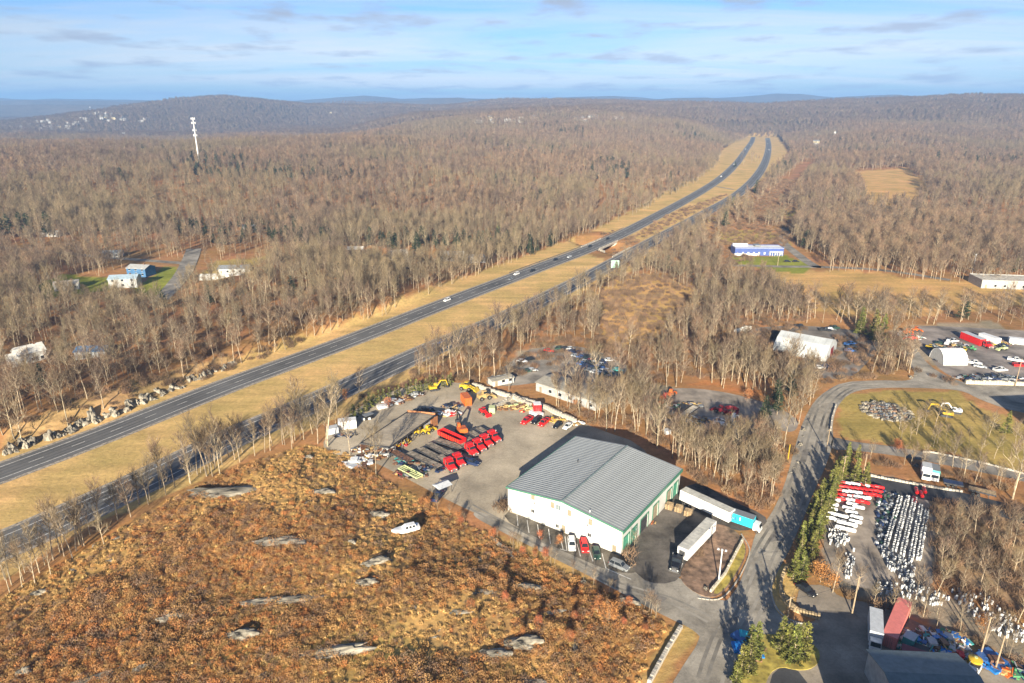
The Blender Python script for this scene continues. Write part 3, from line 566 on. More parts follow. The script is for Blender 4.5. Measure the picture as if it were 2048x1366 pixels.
def scatter(name, pts, meshes, label=None, cat=None, kind='stuff'):
    """pts: rows of x, y, z, rot, scale, variant. One object that carries instances of the variant meshes."""
    pts = np.array(pts, dtype=np.float32)
    me_ = bpy.data.meshes.new(name); me_.vertices.add(len(pts)); me_.vertices.foreach_set('co', pts[:, :3].ravel())
    for an, ty, colm in (('rz', 'FLOAT', 3), ('sc', 'FLOAT', 4)):
        a = me_.attributes.new(an, ty, 'POINT'); a.data.foreach_set('value', pts[:, colm])
    a = me_.attributes.new('vi', 'INT', 'POINT'); a.data.foreach_set('value', pts[:, 5].astype(np.int32))
    o = bpy.data.objects.new(name, me_); COL.objects.link(o)
    src = bpy.data.collections.new(name + '_variants')
    for i, m in enumerate(meshes): src.objects.link(bpy.data.objects.new('%s_variant_%02d' % (name, i), m))
    ng = bpy.data.node_groups.new(name, 'GeometryNodeTree'); ng.interface.new_socket('Geometry', in_out='INPUT', socket_type='NodeSocketGeometry'); ng.interface.new_socket('Geometry', in_out='OUTPUT', socket_type='NodeSocketGeometry')
    n, l = ng.nodes, ng.links; gi = n.new('NodeGroupInput'); go = n.new('NodeGroupOutput'); ip = n.new('GeometryNodeInstanceOnPoints'); ci = n.new('GeometryNodeCollectionInfo')
    ci.inputs['Collection'].default_value = src; ci.inputs['Separate Children'].default_value = True; ci.inputs['Reset Children'].default_value = True
    def att(nm, ty): a = n.new('GeometryNodeInputNamedAttribute'); a.data_type = ty; a.inputs['Name'].default_value = nm; return a.outputs[0]
    l.new(gi.outputs[0], ip.inputs['Points']); l.new(ci.outputs[0], ip.inputs['Instance']); ip.inputs['Pick Instance'].default_value = True
    l.new(att('vi', 'INT'), ip.inputs['Instance Index']); cx = n.new('ShaderNodeCombineXYZ'); l.new(att('rz', 'FLOAT'), cx.inputs[2])
    e2 = n.new('FunctionNodeEulerToRotation'); l.new(cx.outputs[0], e2.inputs[0]); l.new(e2.outputs[0], ip.inputs['Rotation']); l.new(att('sc', 'FLOAT'), ip.inputs['Scale']); l.new(ip.outputs[0], go.inputs[0])
    md = o.modifiers.new('scatter', 'NODES'); md.node_group = ng
    return tag(o, label, cat, None, kind)

# ---------------------------------------- where no tall trees grow (photo polygons on the ground), and where they are sparse
CLEAR = [
 [(-500, 1090), (0, 932), (300, 826), (470, 745), (640, 672), (720, 655), (900, 572), (1060, 512), (1190, 462), (1290, 420), (1395, 365), (1440, 330), (1440, 300), (1500, 275), (1560, 275), (1585, 310), (1545, 350), (1500, 400), (1410, 450), (1300, 510), (1200, 575), (1000, 650), (860, 712), (700, 790), (600, 838), (480, 885), (370, 935), (263, 990), (100, 1065), (0, 1110), (-500, 1300)],
 [(x, y) for x, y in KNOLL_PX],
 [(640, 885), (660, 845), (780, 775), (880, 760), (950, 768), (1080, 798), (1170, 850), (1330, 905), (1385, 960), (1500, 1010), (1545, 1020), (1570, 960), (1588, 900), (1610, 835), (1640, 770), (1720, 745), (1830, 750), (1800, 690), (1840, 690), (1960, 765), (2500, 775), (2500, 1440), (1200, 1440), (1340, 1250), (1000, 1080), (850, 1010), (700, 915)],
 [(1030, 725), (1060, 697), (1140, 686), (1250, 712), (1270, 755), (1150, 790), (1040, 785)],
 [(1325, 775), (1420, 778), (1520, 800), (1590, 832), (1580, 880), (1520, 910), (1440, 915), (1340, 905), (1300, 880), (1290, 790)],
 [(1470, 670), (1500, 650), (1600, 645), (1700, 652), (1775, 680), (1765, 715), (1700, 765), (1640, 765), (1590, 770), (1550, 745), (1520, 710)],
 [(1770, 670), (1800, 650), (1960, 650), (2400, 690), (2400, 780), (1930, 768), (1850, 735)],
 [(1200, 590), (1290, 560), (1385, 580), (1400, 625), (1330, 690), (1260, 715), (1200, 660)],
 [(1540, 560), (1620, 545), (1760, 545), (1830, 560), (1970, 572), (2100, 560), (2100, 615), (1900, 628), (1700, 632), (1570, 620)],
 [(1705, 342), (1815, 335), (1860, 385), (1815, 425), (1735, 415)],
 [(1440, 465), (1480, 450), (1560, 455), (1570, 440), (1550, 440), (1545, 415), (1600, 420), (1590, 445), (1580, 470), (1600, 500), (1660, 535), (1640, 560), (1440, 565)],
 [(1575, 400), (1540, 430), (1500, 480), (1515, 420), (1600, 330), (1640, 320)],
 [(70, 585), (110, 550), (200, 555), (240, 540), (280, 520), (372, 522), (385, 495), (405, 495), (400, 530), (520, 510), (540, 545), (440, 575), (390, 580), (350, 615), (290, 612), (220, 608), (100, 600), (60, 590)],
 [(15, 720), (110, 685), (120, 725), (40, 760)], [(980, 1000), (1010, 990), (1040, 1030), (1000, 1040)],
]
SPARSE = [([(0, 478), (200, 478), (420, 495), (560, 490), (700, 505), (960, 500), (980, 530), (700, 530), (560, 540), (200, 530), (0, 510)], .35),
 ([(1180, 560), (1420, 560), (1500, 600), (1400, 640), (1260, 720), (1180, 640)], .7), ([(1180, 380), (1330, 360), (1400, 350), (1300, 400), (1200, 440)], .35),
 ([(1380, 470), (1520, 400), (1560, 380), (1560, 440), (1440, 470), (1400, 540)], .4), ([(1640, 300), (1580, 400), (1480, 520), (1350, 540), (1500, 400)], .5),
 ([(460, 760), (0, 900), (0, 870), (300, 790), (470, 735), (560, 700)], .7), ([(1150, 570), (1300, 520), (1460, 560), (1560, 600), (1300, 620)], .6),
 ([(700, 800), (860, 700), (1000, 660), (1040, 700), (960, 770), (850, 770)], .9), ([(980, 690), (1250, 680), (1260, 860), (1180, 860), (1040, 800), (960, 765)], .35),
 ([(1250, 780), (1330, 780), (1330, 900), (1250, 880)], .9)]
rs = np.random.RandomState(11)
def sample(y0, y1, x0f, cell):
    out = []; y = y0
    ny = int((y1 - y0) / cell); xm = x0f(y1); nx = int(2 * xm / cell)
    gy, gx = np.meshgrid(np.arange(ny), np.arange(nx), indexing='ij')
    X = -xm + (gx + rs.rand(ny, nx)) * cell; Y = y0 + (gy + rs.rand(ny, nx)) * cell
    X, Y = X.ravel(), Y.ravel(); k = np.abs(X) < x0f(Y); return X[k], Y[k]
fan = lambda y: .80 * y + 120
def forest_pts(y0, y1, cell, jit=.0):
    X, Y = sample(y0, y1, fan, cell); Z = height(X, Y); u, v = proj(X, Y, Z); uk, vk = proj(X, Y, 0 * Z); keep = np.ones(len(X), bool)
    for P in CLEAR: keep &= ~inpoly(u, v, P)
    keep &= ~inpoly(X, Y, KNOLL); keep &= polydist(X, Y, hwL, False) > 13; keep &= polydist(X, Y, hwR, False) > 11
    pr = np.clip(.4 + 2.2 * (fbm(X, Y, 70, 3) - .3), .52, .98)
    for P, f in SPARSE: pr = np.where(inpoly(u, v, P), pr * f, pr)
    keep &= rs.rand(len(X)) < pr; keep &= ~((v > 1000) & (u < 1400)) & ~((u > 1380) & (v > 905))
    return X[keep], Y[keep], Z[keep], u[keep], v[keep]
X1, Y1, Z1, U1, V1 = forest_pts(110, 620, 4.5)
dist = np.hypot(X1, Y1); inside = (U1 > -10) & (U1 < 2060)
order = np.argsort(np.where(inside, dist, 1e9)); NIND = 104
indiv = order[:NIND]; rest = np.setdiff1d(np.arange(len(X1)), indiv)
VN = len(BARE)
def zv(X, Y, base, n):      # variant picked by stand, so that species gather in patches; a few dark evergreens stand among them
    k = rs.randint(0, n, len(X)); c = np.clip((fbm(X, Y, 160, 3) + .22 * (rs.rand(len(X)) - .5) - .3) / .4 * 3, 0, 2.99).astype(int); k = (k // 3) * 3 + c; k = np.where(k >= n, c, k); v_ = base + k
    ev = (fbm(X + 900, Y, 120, 2) > .66) & (rs.rand(len(X)) < .3) | (rs.rand(len(X)) < .006); return np.where(ev, VN + 11 + rs.randint(0, 3, len(X)), v_)
near_pts = np.stack([X1[rest], Y1[rest], Z1[rest], rs.rand(len(rest)) * 6.28, (.5 + .58 * rs.rand(len(rest))) * (.8 + .4 * fbm(X1[rest], Y1[rest], 60, 2)), zv(X1[rest], Y1[rest], 0, VN)], 1)
X2, Y2, Z2, _, _ = forest_pts(620, 2300, 7.6)
mid_pts = np.stack([X2, Y2, Z2, rs.rand(len(X2)) * 6.28, (.52 + .68 * rs.rand(len(X2))) * (.75 + .5 * fbm(X2, Y2, 110, 2)), zv(X2, Y2, VN, 6)], 1)
X3, Y3, Z3, _, _ = forest_pts(2300, 5000, 15)
far_pts = np.stack([X3, Y3, Z3 - 2, rs.rand(len(X3)) * 6.28, .9 + .5 * rs.rand(len(X3)), VN + 6 + rs.randint(0, 5, len(X3))], 1)
scatter('forest', np.concatenate([near_pts, mid_pts, far_pts]), [b_[2] for b_ in BARE] + MID + FAR + [p_[2] for p_ in PINE], 'bare brown winter forest covering the hills on both sides of the highway', 'forest')
print('forest', len(near_pts), len(mid_pts), len(far_pts))

# individual bare trees: one thing each, labelled by the grove they stand in
ZONES = [((560, 690), 'bare tan tree on the far side of the left highway lanes', 'bare trees beyond the left highway lanes'),
 ((860, 740), 'bare pale tree between the right highway lanes and the equipment yard', 'bare trees between highway and equipment yard'),
 ((1120, 800), 'bare slender tree in the grove round the wooded car yard', 'bare trees round the wooded car yard'),
 ((1380, 900), 'bare pale tree in the wood right behind the grey roofed warehouse', 'bare trees behind the warehouse'),
 ((1420, 720), 'bare vase shaped tree in the grove left of the big white tent', 'bare trees left of the white tent'),
 ((1700, 720), 'bare tree beside the side road above the meadow', 'bare trees along the upper side road'),
 ((1950, 900), 'bare tree along the lane below the meadow', 'bare trees along the meadow lane')]
def zone(u, v): return min(ZONES, key=lambda z: ((z[0][0] - u)) ** 2 + ((z[0][1] - v) * 1.6) ** 2)
def plant(kind, mset, i, p, rz, sc, label, cat, group, nm):
    t = thing(nm, label, cat, p, rz, group, sc); part('trunk', mset[i][0], t); part('crown', mset[i][1], t); return t
for k in indiv:
    z = zone(U1[k], V1[k]); sc_ = .75 + .45 * rs.rand(); vi_ = rs.randint(0, VN); ad = ('short', 'medium sized', 'tall')[int((sc_ - .75) / .1501)] + (' spreading', ' narrow')[vi_ % 2]
    plant('b', BARE, vi_, (X1[k], Y1[k], Z1[k]), rs.rand() * 6.28, sc_, ad + ' ' + z[1], 'tree', ad + ' ' + z[2], 'bare_tree')
ROW = [(20, 1186), (45, 1176), (70, 1168), (102, 1150), (145, 1116), (165, 1092), (200, 1062), (208, 1088), (262, 1034), (300, 1000), (332, 990), (350, 975), (382, 968), (425, 953), (442, 922), (510, 912), (530, 905), (570, 890), (602, 880), (652, 888), (-30, 1215), (120, 1105), (235, 1040), (480, 925), (545, 892), (90, 1130), (395, 950), (280, 1008), (180, 1070), (625, 868), (10, 1160), (320, 978)]
SEC = lambda u: 'cut by the left edge' if u < 25 else 'near the left edge' if u < 130 else 'left part of the row' if u < 250 else 'middle of the row' if u < 400 else 'right part of the row' if u < 540 else 'end next to the equipment yard'
r9 = random.Random(44)
for k9 in range(26):
    f9 = r9.random(); uu9 = 0 + f9 * 680; vv9 = float(np.interp(uu9, [0, 145, 330, 510, 680], [1195, 1112, 992, 912, 872])) - r9.uniform(4, 24); ROW.append((uu9, vv9))
for i, (u, v) in enumerate(ROW):
    plant('b', BARE, (0, 2, 3, 5, 6)[i % 5], at(u, v), rnd.random() * 6, (.62 + .3 * rnd.random()) * (1.12 if (u, v) in ((145, 1116), (425, 953)) else 1), 'thin bare tree between right highway lanes and rusty hillside, %s' % SEC(u), 'tree', 'bare trees between highway and rusty hillside, %s' % SEC(u), 'bare_tree')
for u, v, s, lb in ((655, 893, 1.25, 'tall pale bare tree at the left corner of the equipment yard'), (752, 950, 1.0, 'tall pale bare tree in front of the heap of white scrap at the yard corner'), (700, 910, .8, 'slim pale bare tree just left of the white scrap heap'),
                    (2025, 998, 1.35, 'large pale bare tree with a forked trunk at the right end of the truck drive'), (1905, 935, .7, 'small bare tree at the meadow lane, left of the big forked one'), (1822, 930, .5, 'smallest bare tree beside the meadow lane near the parked trucks'), (1268, 1100, .35, 'little bare tree in the mulch bed at the near corner of the warehouse'),
                    (1665, 1185, .62, 'bushy bare tree beside the orange leaved tree above the small car'), (1970, 1290, .7, 'bare tree among orange scrub beside the lower right utility pole'), (1830, 1200, .6, 'bare tree rising from the white tanks above the pink container'), (1868, 1200, .65, 'leaning bare tree right of the pink container')):
    plant('b', BARE, rnd.randrange(VN), at(u, v), rnd.random() * 6, s, lb, 'tree', None, 'bare_tree')
def grove(n, poly_, label, group, sc=(.5, .85), mset=BARE, nm='bare_tree', cat='tree', seed=1, mind=3.2):
    r = random.Random(seed); us = [p[0] for p in poly_]; vs = [p[1] for p in poly_]; done = []
    for _ in range(n * 40):
        if len(done) >= n: break
        u, v = r.uniform(min(us), max(us)), r.uniform(min(vs), max(vs))
        if not bool(inpoly(np.array([u]), np.array([v]), poly_)[0]): continue
        x, y = flat(u, v)
        if any(math.hypot(x - a, y - b2) < mind for a, b2 in done): continue
        done.append((x, y)); plant('g', mset, r.randrange(len(mset)), (x, y, 0), r.random() * 6, r.uniform(*sc), label, cat, group, nm)
grove(30, [(1880, 1030), (2060, 1060), (2060, 1270), (1990, 1230), (1880, 1170), (1865, 1080)], 'low bushy bare tree in the thicket right of the rows of white tanks', 'bare trees right of the white tanks', (.4, .6), seed=4)
grove(14, [(1680, 905), (1780, 912), (2040, 965), (2040, 985), (1760, 935)], 'small bare tree on the rusty bank between meadow lane and truck drive', 'bare trees on the bank above the truck drive', (.4, .62), seed=5)
grove(12, [(1700, 1180), (1800, 1195), (2040, 1300), (2040, 1330), (1950, 1290), (1720, 1205)], 'small bare tree in the scrub strip below the white tanks', 'bare trees below the white tanks', (.35, .55), seed=6)
grove(22, [(1330, 900), (1540, 890), (1560, 950), (1545, 1010), (1480, 1000), (1400, 960)], 'pale many stemmed bare tree between warehouse and side road', 'bare trees between warehouse and side road', (.6, .85), seed=8)
grove(34, [(1090, 812), (1200, 848), (1330, 885), (1335, 840), (1240, 800), (1190, 812), (1120, 806)], 'slim bare tree in the line between the long white barn and the warehouse', 'bare trees between barn and warehouse', (.7, .95), seed=18, mind=3)
grove(34, [(1300, 885), (1345, 905), (1400, 950), (1460, 965), (1540, 1000), (1560, 920), (1540, 890), (1400, 905)], 'bare tree in the scrubby wood right of the warehouse roof', 'bare trees right of the warehouse', (.65, .9), seed=19, mind=3)
grove(20, [(1790, 858), (1880, 840), (1960, 860), (2050, 900), (2050, 940), (1900, 905), (1800, 888)], 'small bare tree standing on the lower half of the meadow', 'bare trees on the meadow', (.35, .6), seed=26)
grove(26, [(1345, 900), (1420, 950), (1500, 1000), (1545, 1010), (1570, 930), (1555, 890), (1450, 905)], 'thin bare tree filling the scrub beside the docked trailer', 'bare trees beside the docked trailer', (.45, .75), seed=27, mind=2.5)
grove(9, [(1480, 312), (1520, 312), (1515, 334), (1476, 334)], 'bare tree in the brown clump between the far highway lanes', 'bare trees in the highway median', (.8, 1), seed=20)
# conifers
def row(pts, n, label, group, mset, nm, sc, cat='evergreen', jit=1.0, seed=1):
    r = random.Random(seed); W = [Vector(flat(*p)) for p in pts]; L_ = [0]
    for i in range(1, len(W)): L_.append(L_[-1] + (W[i] - W[i - 1]).length)
    for k in range(n):
        s_ = L_[-1] * (k + .5) / n; i = max(1, int(np.searchsorted(L_, s_))); f = (s_ - L_[i - 1]) / (L_[i] - L_[i - 1]); p = W[i - 1].lerp(W[i], f)
        plant('c', mset, r.randrange(len(mset)), (p.x + r.uniform(-jit, jit), p.y + r.uniform(-jit, jit), 0), r.random() * 6, r.uniform(*sc), label, cat, group, nm)
row([(1606, 1168), (1618, 1110), (1642, 1050), (1668, 1000), (1692, 962), (1702, 945)], 15, 'dense green conifer in the hedge row facing the gas tanks', 'hedge row conifers facing the gas tanks', CON, 'conifer', (.6, .9), seed=22)
row([(1590, 1168), (1602, 1110), (1624, 1050), (1648, 1000), (1672, 962), (1684, 945)], 17, 'dense green conifer in the hedge row along the right side of the side road', 'hedge row conifers beside the side road', CON, 'conifer', (.6, .88), seed=2)
row([(20, 0), (30, 0)], 0, '', '', CON, 'x', (1, 1)) if False else None
row([(1700, 962), (1735, 972)], 4, 'yellow green conifer at the top of the hedge row by the red tanks', 'conifers above the red tanks', CON, 'conifer', (.7, .85), seed=3)
row([(1692, 925), (1722, 925)], 2, 'small dark green conifer beside the start of the meadow lane', 'conifers at the meadow lane corner', CON, 'conifer', (.6, .7), seed=13)
row([(1470, 1400), (1495, 1345), (1520, 1300)], 5, 'tall yellow green conifer on the left edge of the grass island', 'conifers on the left edge of the grass island', CON, 'conifer', (.75, .95), seed=4)
row([(1550, 1310), (1590, 1318), (1625, 1330)], 6, 'bright yellow green conifer in the clump on the grass island', 'conifer clump on the grass island', CON, 'conifer', (.8, 1.0), seed=5)
row([(1508, 880), (1530, 850), (1560, 812), (1590, 780)], 7, 'grey green pine along the wooded edge left of the side road', 'pines left of the side road', PINE, 'pine_tree', (.55, .8), seed=6, jit=2)
row([(700, 842), (760, 805), (850, 782), (910, 768)], 22, 'small green cedar in the hedge behind the equipment yard', 'cedar hedge behind the equipment yard', CEDAR, 'cedar', (.9, 1.3), seed=7, jit=.6)
row([(1715, 665), (1775, 690)], 5, 'broad green pine right of the big white tent', 'pines right of the white tent', [(a_, c_, j_) for a_, c_, j_ in CON], 'pine_tree', (1.2, 1.6), seed=8, jit=3)
for u, v, s, ms, lb in ((1512, 388, 1.3, PINE, 'dark round pine right of the highway bend'), (1466, 408, .9, CON, 'small green pine below the highway bend'), (992, 372, 1.2, PINE, 'lone dark evergreen in the middle of the brown forest'), (995, 480, 1.2, CON, 'lone olive evergreen left of the highway bridge'),
    (1060, 512, .9, PINE, 'dark evergreen close to the left highway lanes before the bridge'), (1040, 500, .9, PINE, 'shaded evergreen behind the one next to the highway'), (2010, 868, .9, CON, 'shaggy green pine at the right end of the meadow'), (1340, 365, 1.2, PINE, 'dark evergreen near the highway above the rusty slope'), (1450, 455, 1.1, PINE, 'green pine above the long low blue building'),
    (2030, 545, 1.2, CON, 'green pine beside the flat roofed building on the right edge'), (240, 610, .8, PINE, 'dark evergreen in front of the house with the blue roof'), (420, 610, .8, PINE, 'dark evergreen below the village lane'), (655, 425, .9, PINE, 'small dark evergreen near hidden houses in the forest'), (1470, 335, .8, PINE, 'tiny evergreen beside the highway ramp'), (1392, 335, 1.1, PINE, 'dark evergreen on the ridge left of the highway')):
    plant('c', ms, rnd.randrange(len(ms)), at(u, v), rnd.random() * 6, s, lb, 'evergreen', None, 'evergreen_tree')
r_ = random.Random(5)
for i in range(9): plant('c', PINE, i % 3, at(r_.uniform(-10, 105), r_.uniform(465, 478)), i, r_.uniform(1.0, 1.5), 'dark evergreen in the grove at the left edge of the forest', 'evergreen', 'evergreens at the left edge', 'evergreen_tree')
for i in range(7): plant('c', PINE, i % 3, at(r_.uniform(1860, 1930), r_.uniform(305, 325)), i, r_.uniform(1.2, 1.7), 'dark evergreen in the grove on the right hill', 'evergreen', 'evergreens on the right hill', 'evergreen_tree')
for u, v, s, lb in ((1640, 1165, 1.0, 'orange leaved oak beside the end of the hedge row'), (1662, 1178, .8, 'smaller orange leaved oak right of the first one'), (1218, 1250, 1.0, 'bright orange leaved oak at the corner of the rusty hillside'), (1195, 1225, .75, 'orange oak sapling above the brightest one'), (1495, 800, .8, 'orange leaved sapling beside the pines'), (1150, 815, .5, 'orange leaved bush behind the red parked cars'), (1795, 905, .8, 'reddish leaved tree at the meadow lane'),
    (1960, 1262, .7, 'orange leaved shrub among the lower white tanks'), (775, 815, .7, 'rusty leaved tree behind the cedar hedge'), (690, 800, .7, 'rusty leaved tree left of the cedar hedge'), (1118, 1090, .5, 'orange shrub at the edge of the front parking'), (1080, 1078, .4, 'little orange shrub at the kerb of the front parking')):
    plant('o', OAK, rnd.randrange(3), at(u, v), rnd.random() * 6, s, lb, 'tree', None, 'orange_oak')

# ------------------------------------------------------------------ rocks
def rock_mesh(seed, sx, sy, sz):
    import bmesh
    bm = bmesh.new(); bmesh.ops.create_icosphere(bm, subdivisions=3, radius=1); r = random.Random(seed); o = Vector((r.uniform(0, 50), r.uniform(0, 50), 0))
    for v in bm.verts:
        c = v.co.copy(); k = .5 + .75 * float(vnoise(np.array([c.x * 2 + o.x + c.z]), np.array([c.y * 2 + o.y - c.z]), .9)[0]) + .5 * float(vnoise(np.array([c.x * 2 - o.x + c.z]), np.array([c.y * 2 + o.y + c.z]), .3)[0]); v.co = Vector((c.x * sx * k, c.y * sy * k, max(c.z, -.45) * sz * k))
    me_ = bpy.data.meshes.new('rock'); bm.to_mesh(me_); bm.free(); me_.materials.append(M_rock); return me_
ROCKS = [rock_mesh(i, 1, (.6, .8, .5, .7)[i % 4], (.5, .7, .35, .9)[i % 4]) for i in range(8)]
ROCKP = []
def rock(u, v, s, label, group=None, rz=None, k=None, flatk=1.0, ln=1.0, cat='rock'):
    o = solo('rock_outcrop', ROCKS[rnd.randrange(8) if k is None else k], label, cat, at(u, v), rnd.random() * 6 if rz is None else rz, group); o.scale = (s * ln, s, s * flatk); o.location.z -= .22 * s * flatk; return o
for u, v, s, ln, fk, rz, lb in ((470, 984, 3.0, 3.2, .35, .1, 'long pale rock ledge high on the rusty hillside'), (436, 992, 1.6, 1.8, .5, .3, 'rock lump at the left end of the long ledge'), (650, 984, 1.6, 1.6, .5, .2, 'small pale rock ledge right of the long ledge'), (615, 915, 1.0, 1.2, .6, 0, 'small white rock near the hillside top edge'),
        (572, 1083, 2.1, 2.2, .4, .1, 'flat grey rock in the middle of the rusty hillside'), (748, 1125, 1.4, 1.8, .5, .4, 'pale rock below the white boat'), (733, 1166, 1.5, 1.3, .5, .1, 'rounded grey rock below the one nearest the boat'), (520, 1204, 1.2, 3.6, .35, .15, 'left piece of the pale rock streak across the lower hillside'), (600, 1197, 1.4, 3.2, .35, .15, 'right piece of the pale rock streak across the lower hillside'),
        (342, 1236, 1.3, 1.9, .5, .3, 'pale rock patch left of the rock streak'), (480, 1272, 1.6, 1.7, .6, .2, 'mossy grey rock with a dark overhang'), (655, 1306, 2.0, 2.8, .5, .25, 'large pale rock arch near the bottom of the hillside'), (1042, 1287, 1.9, 1.7, .5, .2, 'broad grey rock in the lower right of the rusty hillside'), (992, 1308, 1.5, 1.6, .5, .1, 'flat grey rock left of the broad one'),
        (1012, 1100, .9, 5.0, .5, -.95, 'narrow rock rib running down beside the driveway'), (1262, 1203, 1.1, 1.9, .6, -.3, 'white rock at the edge of the driveway'), (215, 1346, 1.2, 5.5, .4, .5, 'long pale rock rib at the bottom left'), (46, 1346, 1.1, 1.0, .8, 0, 'round pale boulder in the bottom left corner'), (1040, 1175, 1.4, 2.2, .4, 0, 'pale broken rock on the low ridge in the middle'), (965, 1185, 1.3, 1.6, .4, .1, 'grey rock left on the low middle ridge'),
        (1085, 1228, 1.3, 2.6, .4, .2, 'long rock below the low middle ridge'), (760, 1030, 1.5, 1.3, .6, .1, 'grey rock above and left of the white boat'), (705, 1085, .9, 1.0, .8, 0, 'round pink boulder left below the boat'), (226, 1120, .8, 1.3, .6, 0, 'small pale rock near the tree row'), (78, 1186, 1.0, 1.4, .5, .4, 'pale rock on the orange slope by the tree row'), (1055, 1365, 1.5, 1.5, .5, 0, 'pale rock cut by the bottom edge'), (282, 1335, .9, 1.2, .6, 1, 'small rock above the long bottom rib'),
        (912, 1225, 1.1, 2.0, .4, .1, 'thin grey rock shelf near the bottom middle'), (1215, 1235, .6, 1.3, .6, .5, 'small pink rock under the bright orange oak'), (1372, 1165, .01, 1, 1, 0, None)):
    if lb: rock(u, v, s * 1.12, lb, rz=rz, flatk=fk * 1.15, ln=ln).location.z += .08 * s
rock(1388, 1162, .8, 'white boulder in the mulch of the planted island'); rock(1411, 1178, .6, 'small dark boulder at the near end of the island wall')
rock(1830, 750, 1.1, 'white boulder at the road fork', flatk=.9); rock(1822, 755, .9, 'second white boulder at the road fork, a little nearer', flatk=.9); rock(1832, 932, 1.0, 'white boulder above the truck drive'); 
r_ = random.Random(61)
for i in range(34):
    f = r_.random(); u = float(np.interp(f, [0, .35, .6, 1], [840, 1000, 1120, 1335])); v = float(np.interp(u, [840, 985, 1100, 1185, 1290, 1335], [1000, 1066, 1122, 1160, 1214, 1240])) + r_.uniform(2, 16)
    if i % 3: plant('b', BARE, r_.randrange(VN), at(u, v), i, r_.uniform(.18, .34), 'bare sapling along the edge of the rusty hillside beside the driveway', 'sapling', 'bare saplings beside the driveway', 'sapling')
    else: plant('o', OAK, r_.randrange(3), at(u, v), i, r_.uniform(.3, .55), 'orange leaved sapling along the edge of the rusty hillside beside the driveway', 'sapling', 'orange saplings beside the driveway', 'oak_sapling')
for i in range(16):
    u, v = r_.uniform(880, 1320), r_.uniform(1160, 1320)
    if inpoly(np.array([u]), np.array([v]), KNOLL_PX)[0]: plant('o', OAK, r_.randrange(3), at(u, v), i, r_.uniform(.3, .6), 'orange leaved bush on the lower right of the rusty hillside', 'bush', 'orange bushes on the lower right hillside', 'oak_bush')
# ---------------------------------------- low brush on the knoll, tufts, bushes
kx0, ky0 = min(p[0] for p in KNOLL), min(p[1] for p in KNOLL); kx1, ky1 = max(p[0] for p in KNOLL), max(p[1] for p in KNOLL)
def field(x0, x1, y0, y1, cell, cond):
    nx, ny = int((x1 - x0) / cell), int((y1 - y0) / cell); gx, gy = np.meshgrid(np.arange(nx), np.arange(ny)); X = x0 + (gx + rs.rand(ny, nx)) * cell; Y = y0 + (gy + rs.rand(ny, nx)) * cell
    X, Y = X.ravel(), Y.ravel(); k = cond(X, Y); X, Y = X[k], Y[k]; return X, Y, height(X, Y)
def offrock(X, Y, m=.9):
    k = np.ones(len(X), bool)
    for x, y, _, b_, rz, a_ in ROCKP:
        dx_, dy_ = X - x, Y - y; c_, s_ = math.cos(rz), math.sin(rz); k &= (((dx_ * c_ + dy_ * s_) / (a_ * m + .3)) ** 2 + ((-dx_ * s_ + dy_ * c_) / (b_ * m + .3)) ** 2 > 1) & ~((np.hypot(dx_, dy_ + b_ * .9) < b_ * .8))
    return k
def knc(X, Y):
    u, v = proj(X, Y, 0 * X); k = inpoly(X, Y, KNOLL) & (u > -120) & (v < 1450) & (polydist(X, Y, KNOLL) > 1.0)
    a = sst(.4, .58, fbm(X, Y, 26, 3)); return k & (rs.rand(len(X)) > .15 + .75 * a) & offrock(X, Y)
X, Y, Z = field(kx0, kx1, 80, 240, .8, knc)
scatter('rusty_brush', np.stack([X, Y, Z, rs.rand(len(X)) * 6.28, .45 + 1.0 * rs.rand(len(X)) ** 1.7 * (.5 + fbm(X, Y, 12, 2)), np.clip((8 * ((fbm(X, Y, 25, 2) * .55 + .45 * rs.rand(len(X)) - .15) * 1.4)).astype(int), 0, 7)], 1), TUFT, 'rusty orange low brush growing all over the rocky hillside', 'brush')
print('brush', len(X))
def knc2(X, Y):
    u, v = proj(X, Y, 0 * X); return inpoly(X, Y, KNOLL) & (u > -120) & (v < 1450) & offrock(X, Y, .75)
X, Y, Z = field(kx0, kx1, 80, 240, 1.5, knc2)
scatter('dry_grass', np.stack([X, Y, Z, rs.rand(len(X)) * 6.28, .35 + .5 * rs.rand(len(X)), rs.randint(0, 3, len(X))], 1), GRS, 'dry golden grass tufts between the rusty brush', 'grass')
# woody shrubs: scrub edges
SCRUB = [([(1200, 850), (1340, 880), (1570, 880), (1590, 900), (1560, 980), (1530, 1025), (1460, 1000), (1390, 960), (1320, 890)], .9), ([(1090, 815), (1200, 815), (1340, 850), (1320, 890), (1180, 850)], .7), ([(0, 620), (300, 610), (600, 560), (900, 520), (700, 640), (300, 780), (0, 860)], .4), ([(1180, 545), (1500, 560), (1640, 600), (1560, 760), (1300, 760), (1180, 700)], .75), ([(1860, 1000), (2120, 1030), (2120, 1260), (2000, 1230), (1870, 1170)], .9), ([(1690, 905), (2060, 965), (2060, 1000), (1740, 930)], .5),
         ([(1690, 1182), (1830, 1210), (2060, 1330), (2060, 1350), (1850, 1235), (1700, 1205)], .8), ([(470, 700), (0, 850), (0, 905), (300, 800), (640, 675)], .6), ([(1610, 690), (1760, 650), (1830, 700), (1800, 750), (1640, 770), (1560, 760)], .6), ([(700, 800), (1000, 660), (1180, 600), (1240, 700), (1000, 760), (860, 768)], .5), ([(1200, 470), (1480, 380), (1600, 330), (1600, 480), (1400, 560), (1240, 540)], .5), ([(1362, 1120), (1400, 1090), (1430, 1120), (1400, 1170)], .25), ([(1820, 740), (1860, 745), (1930, 770), (1920, 774)], .6), ([(984, 1012), (1012, 1000), (1030, 1028), (1000, 1034)], .9), ([(1232, 1108), (1262, 1110), (1272, 1138), (1248, 1140)], .6)]
P_ = []
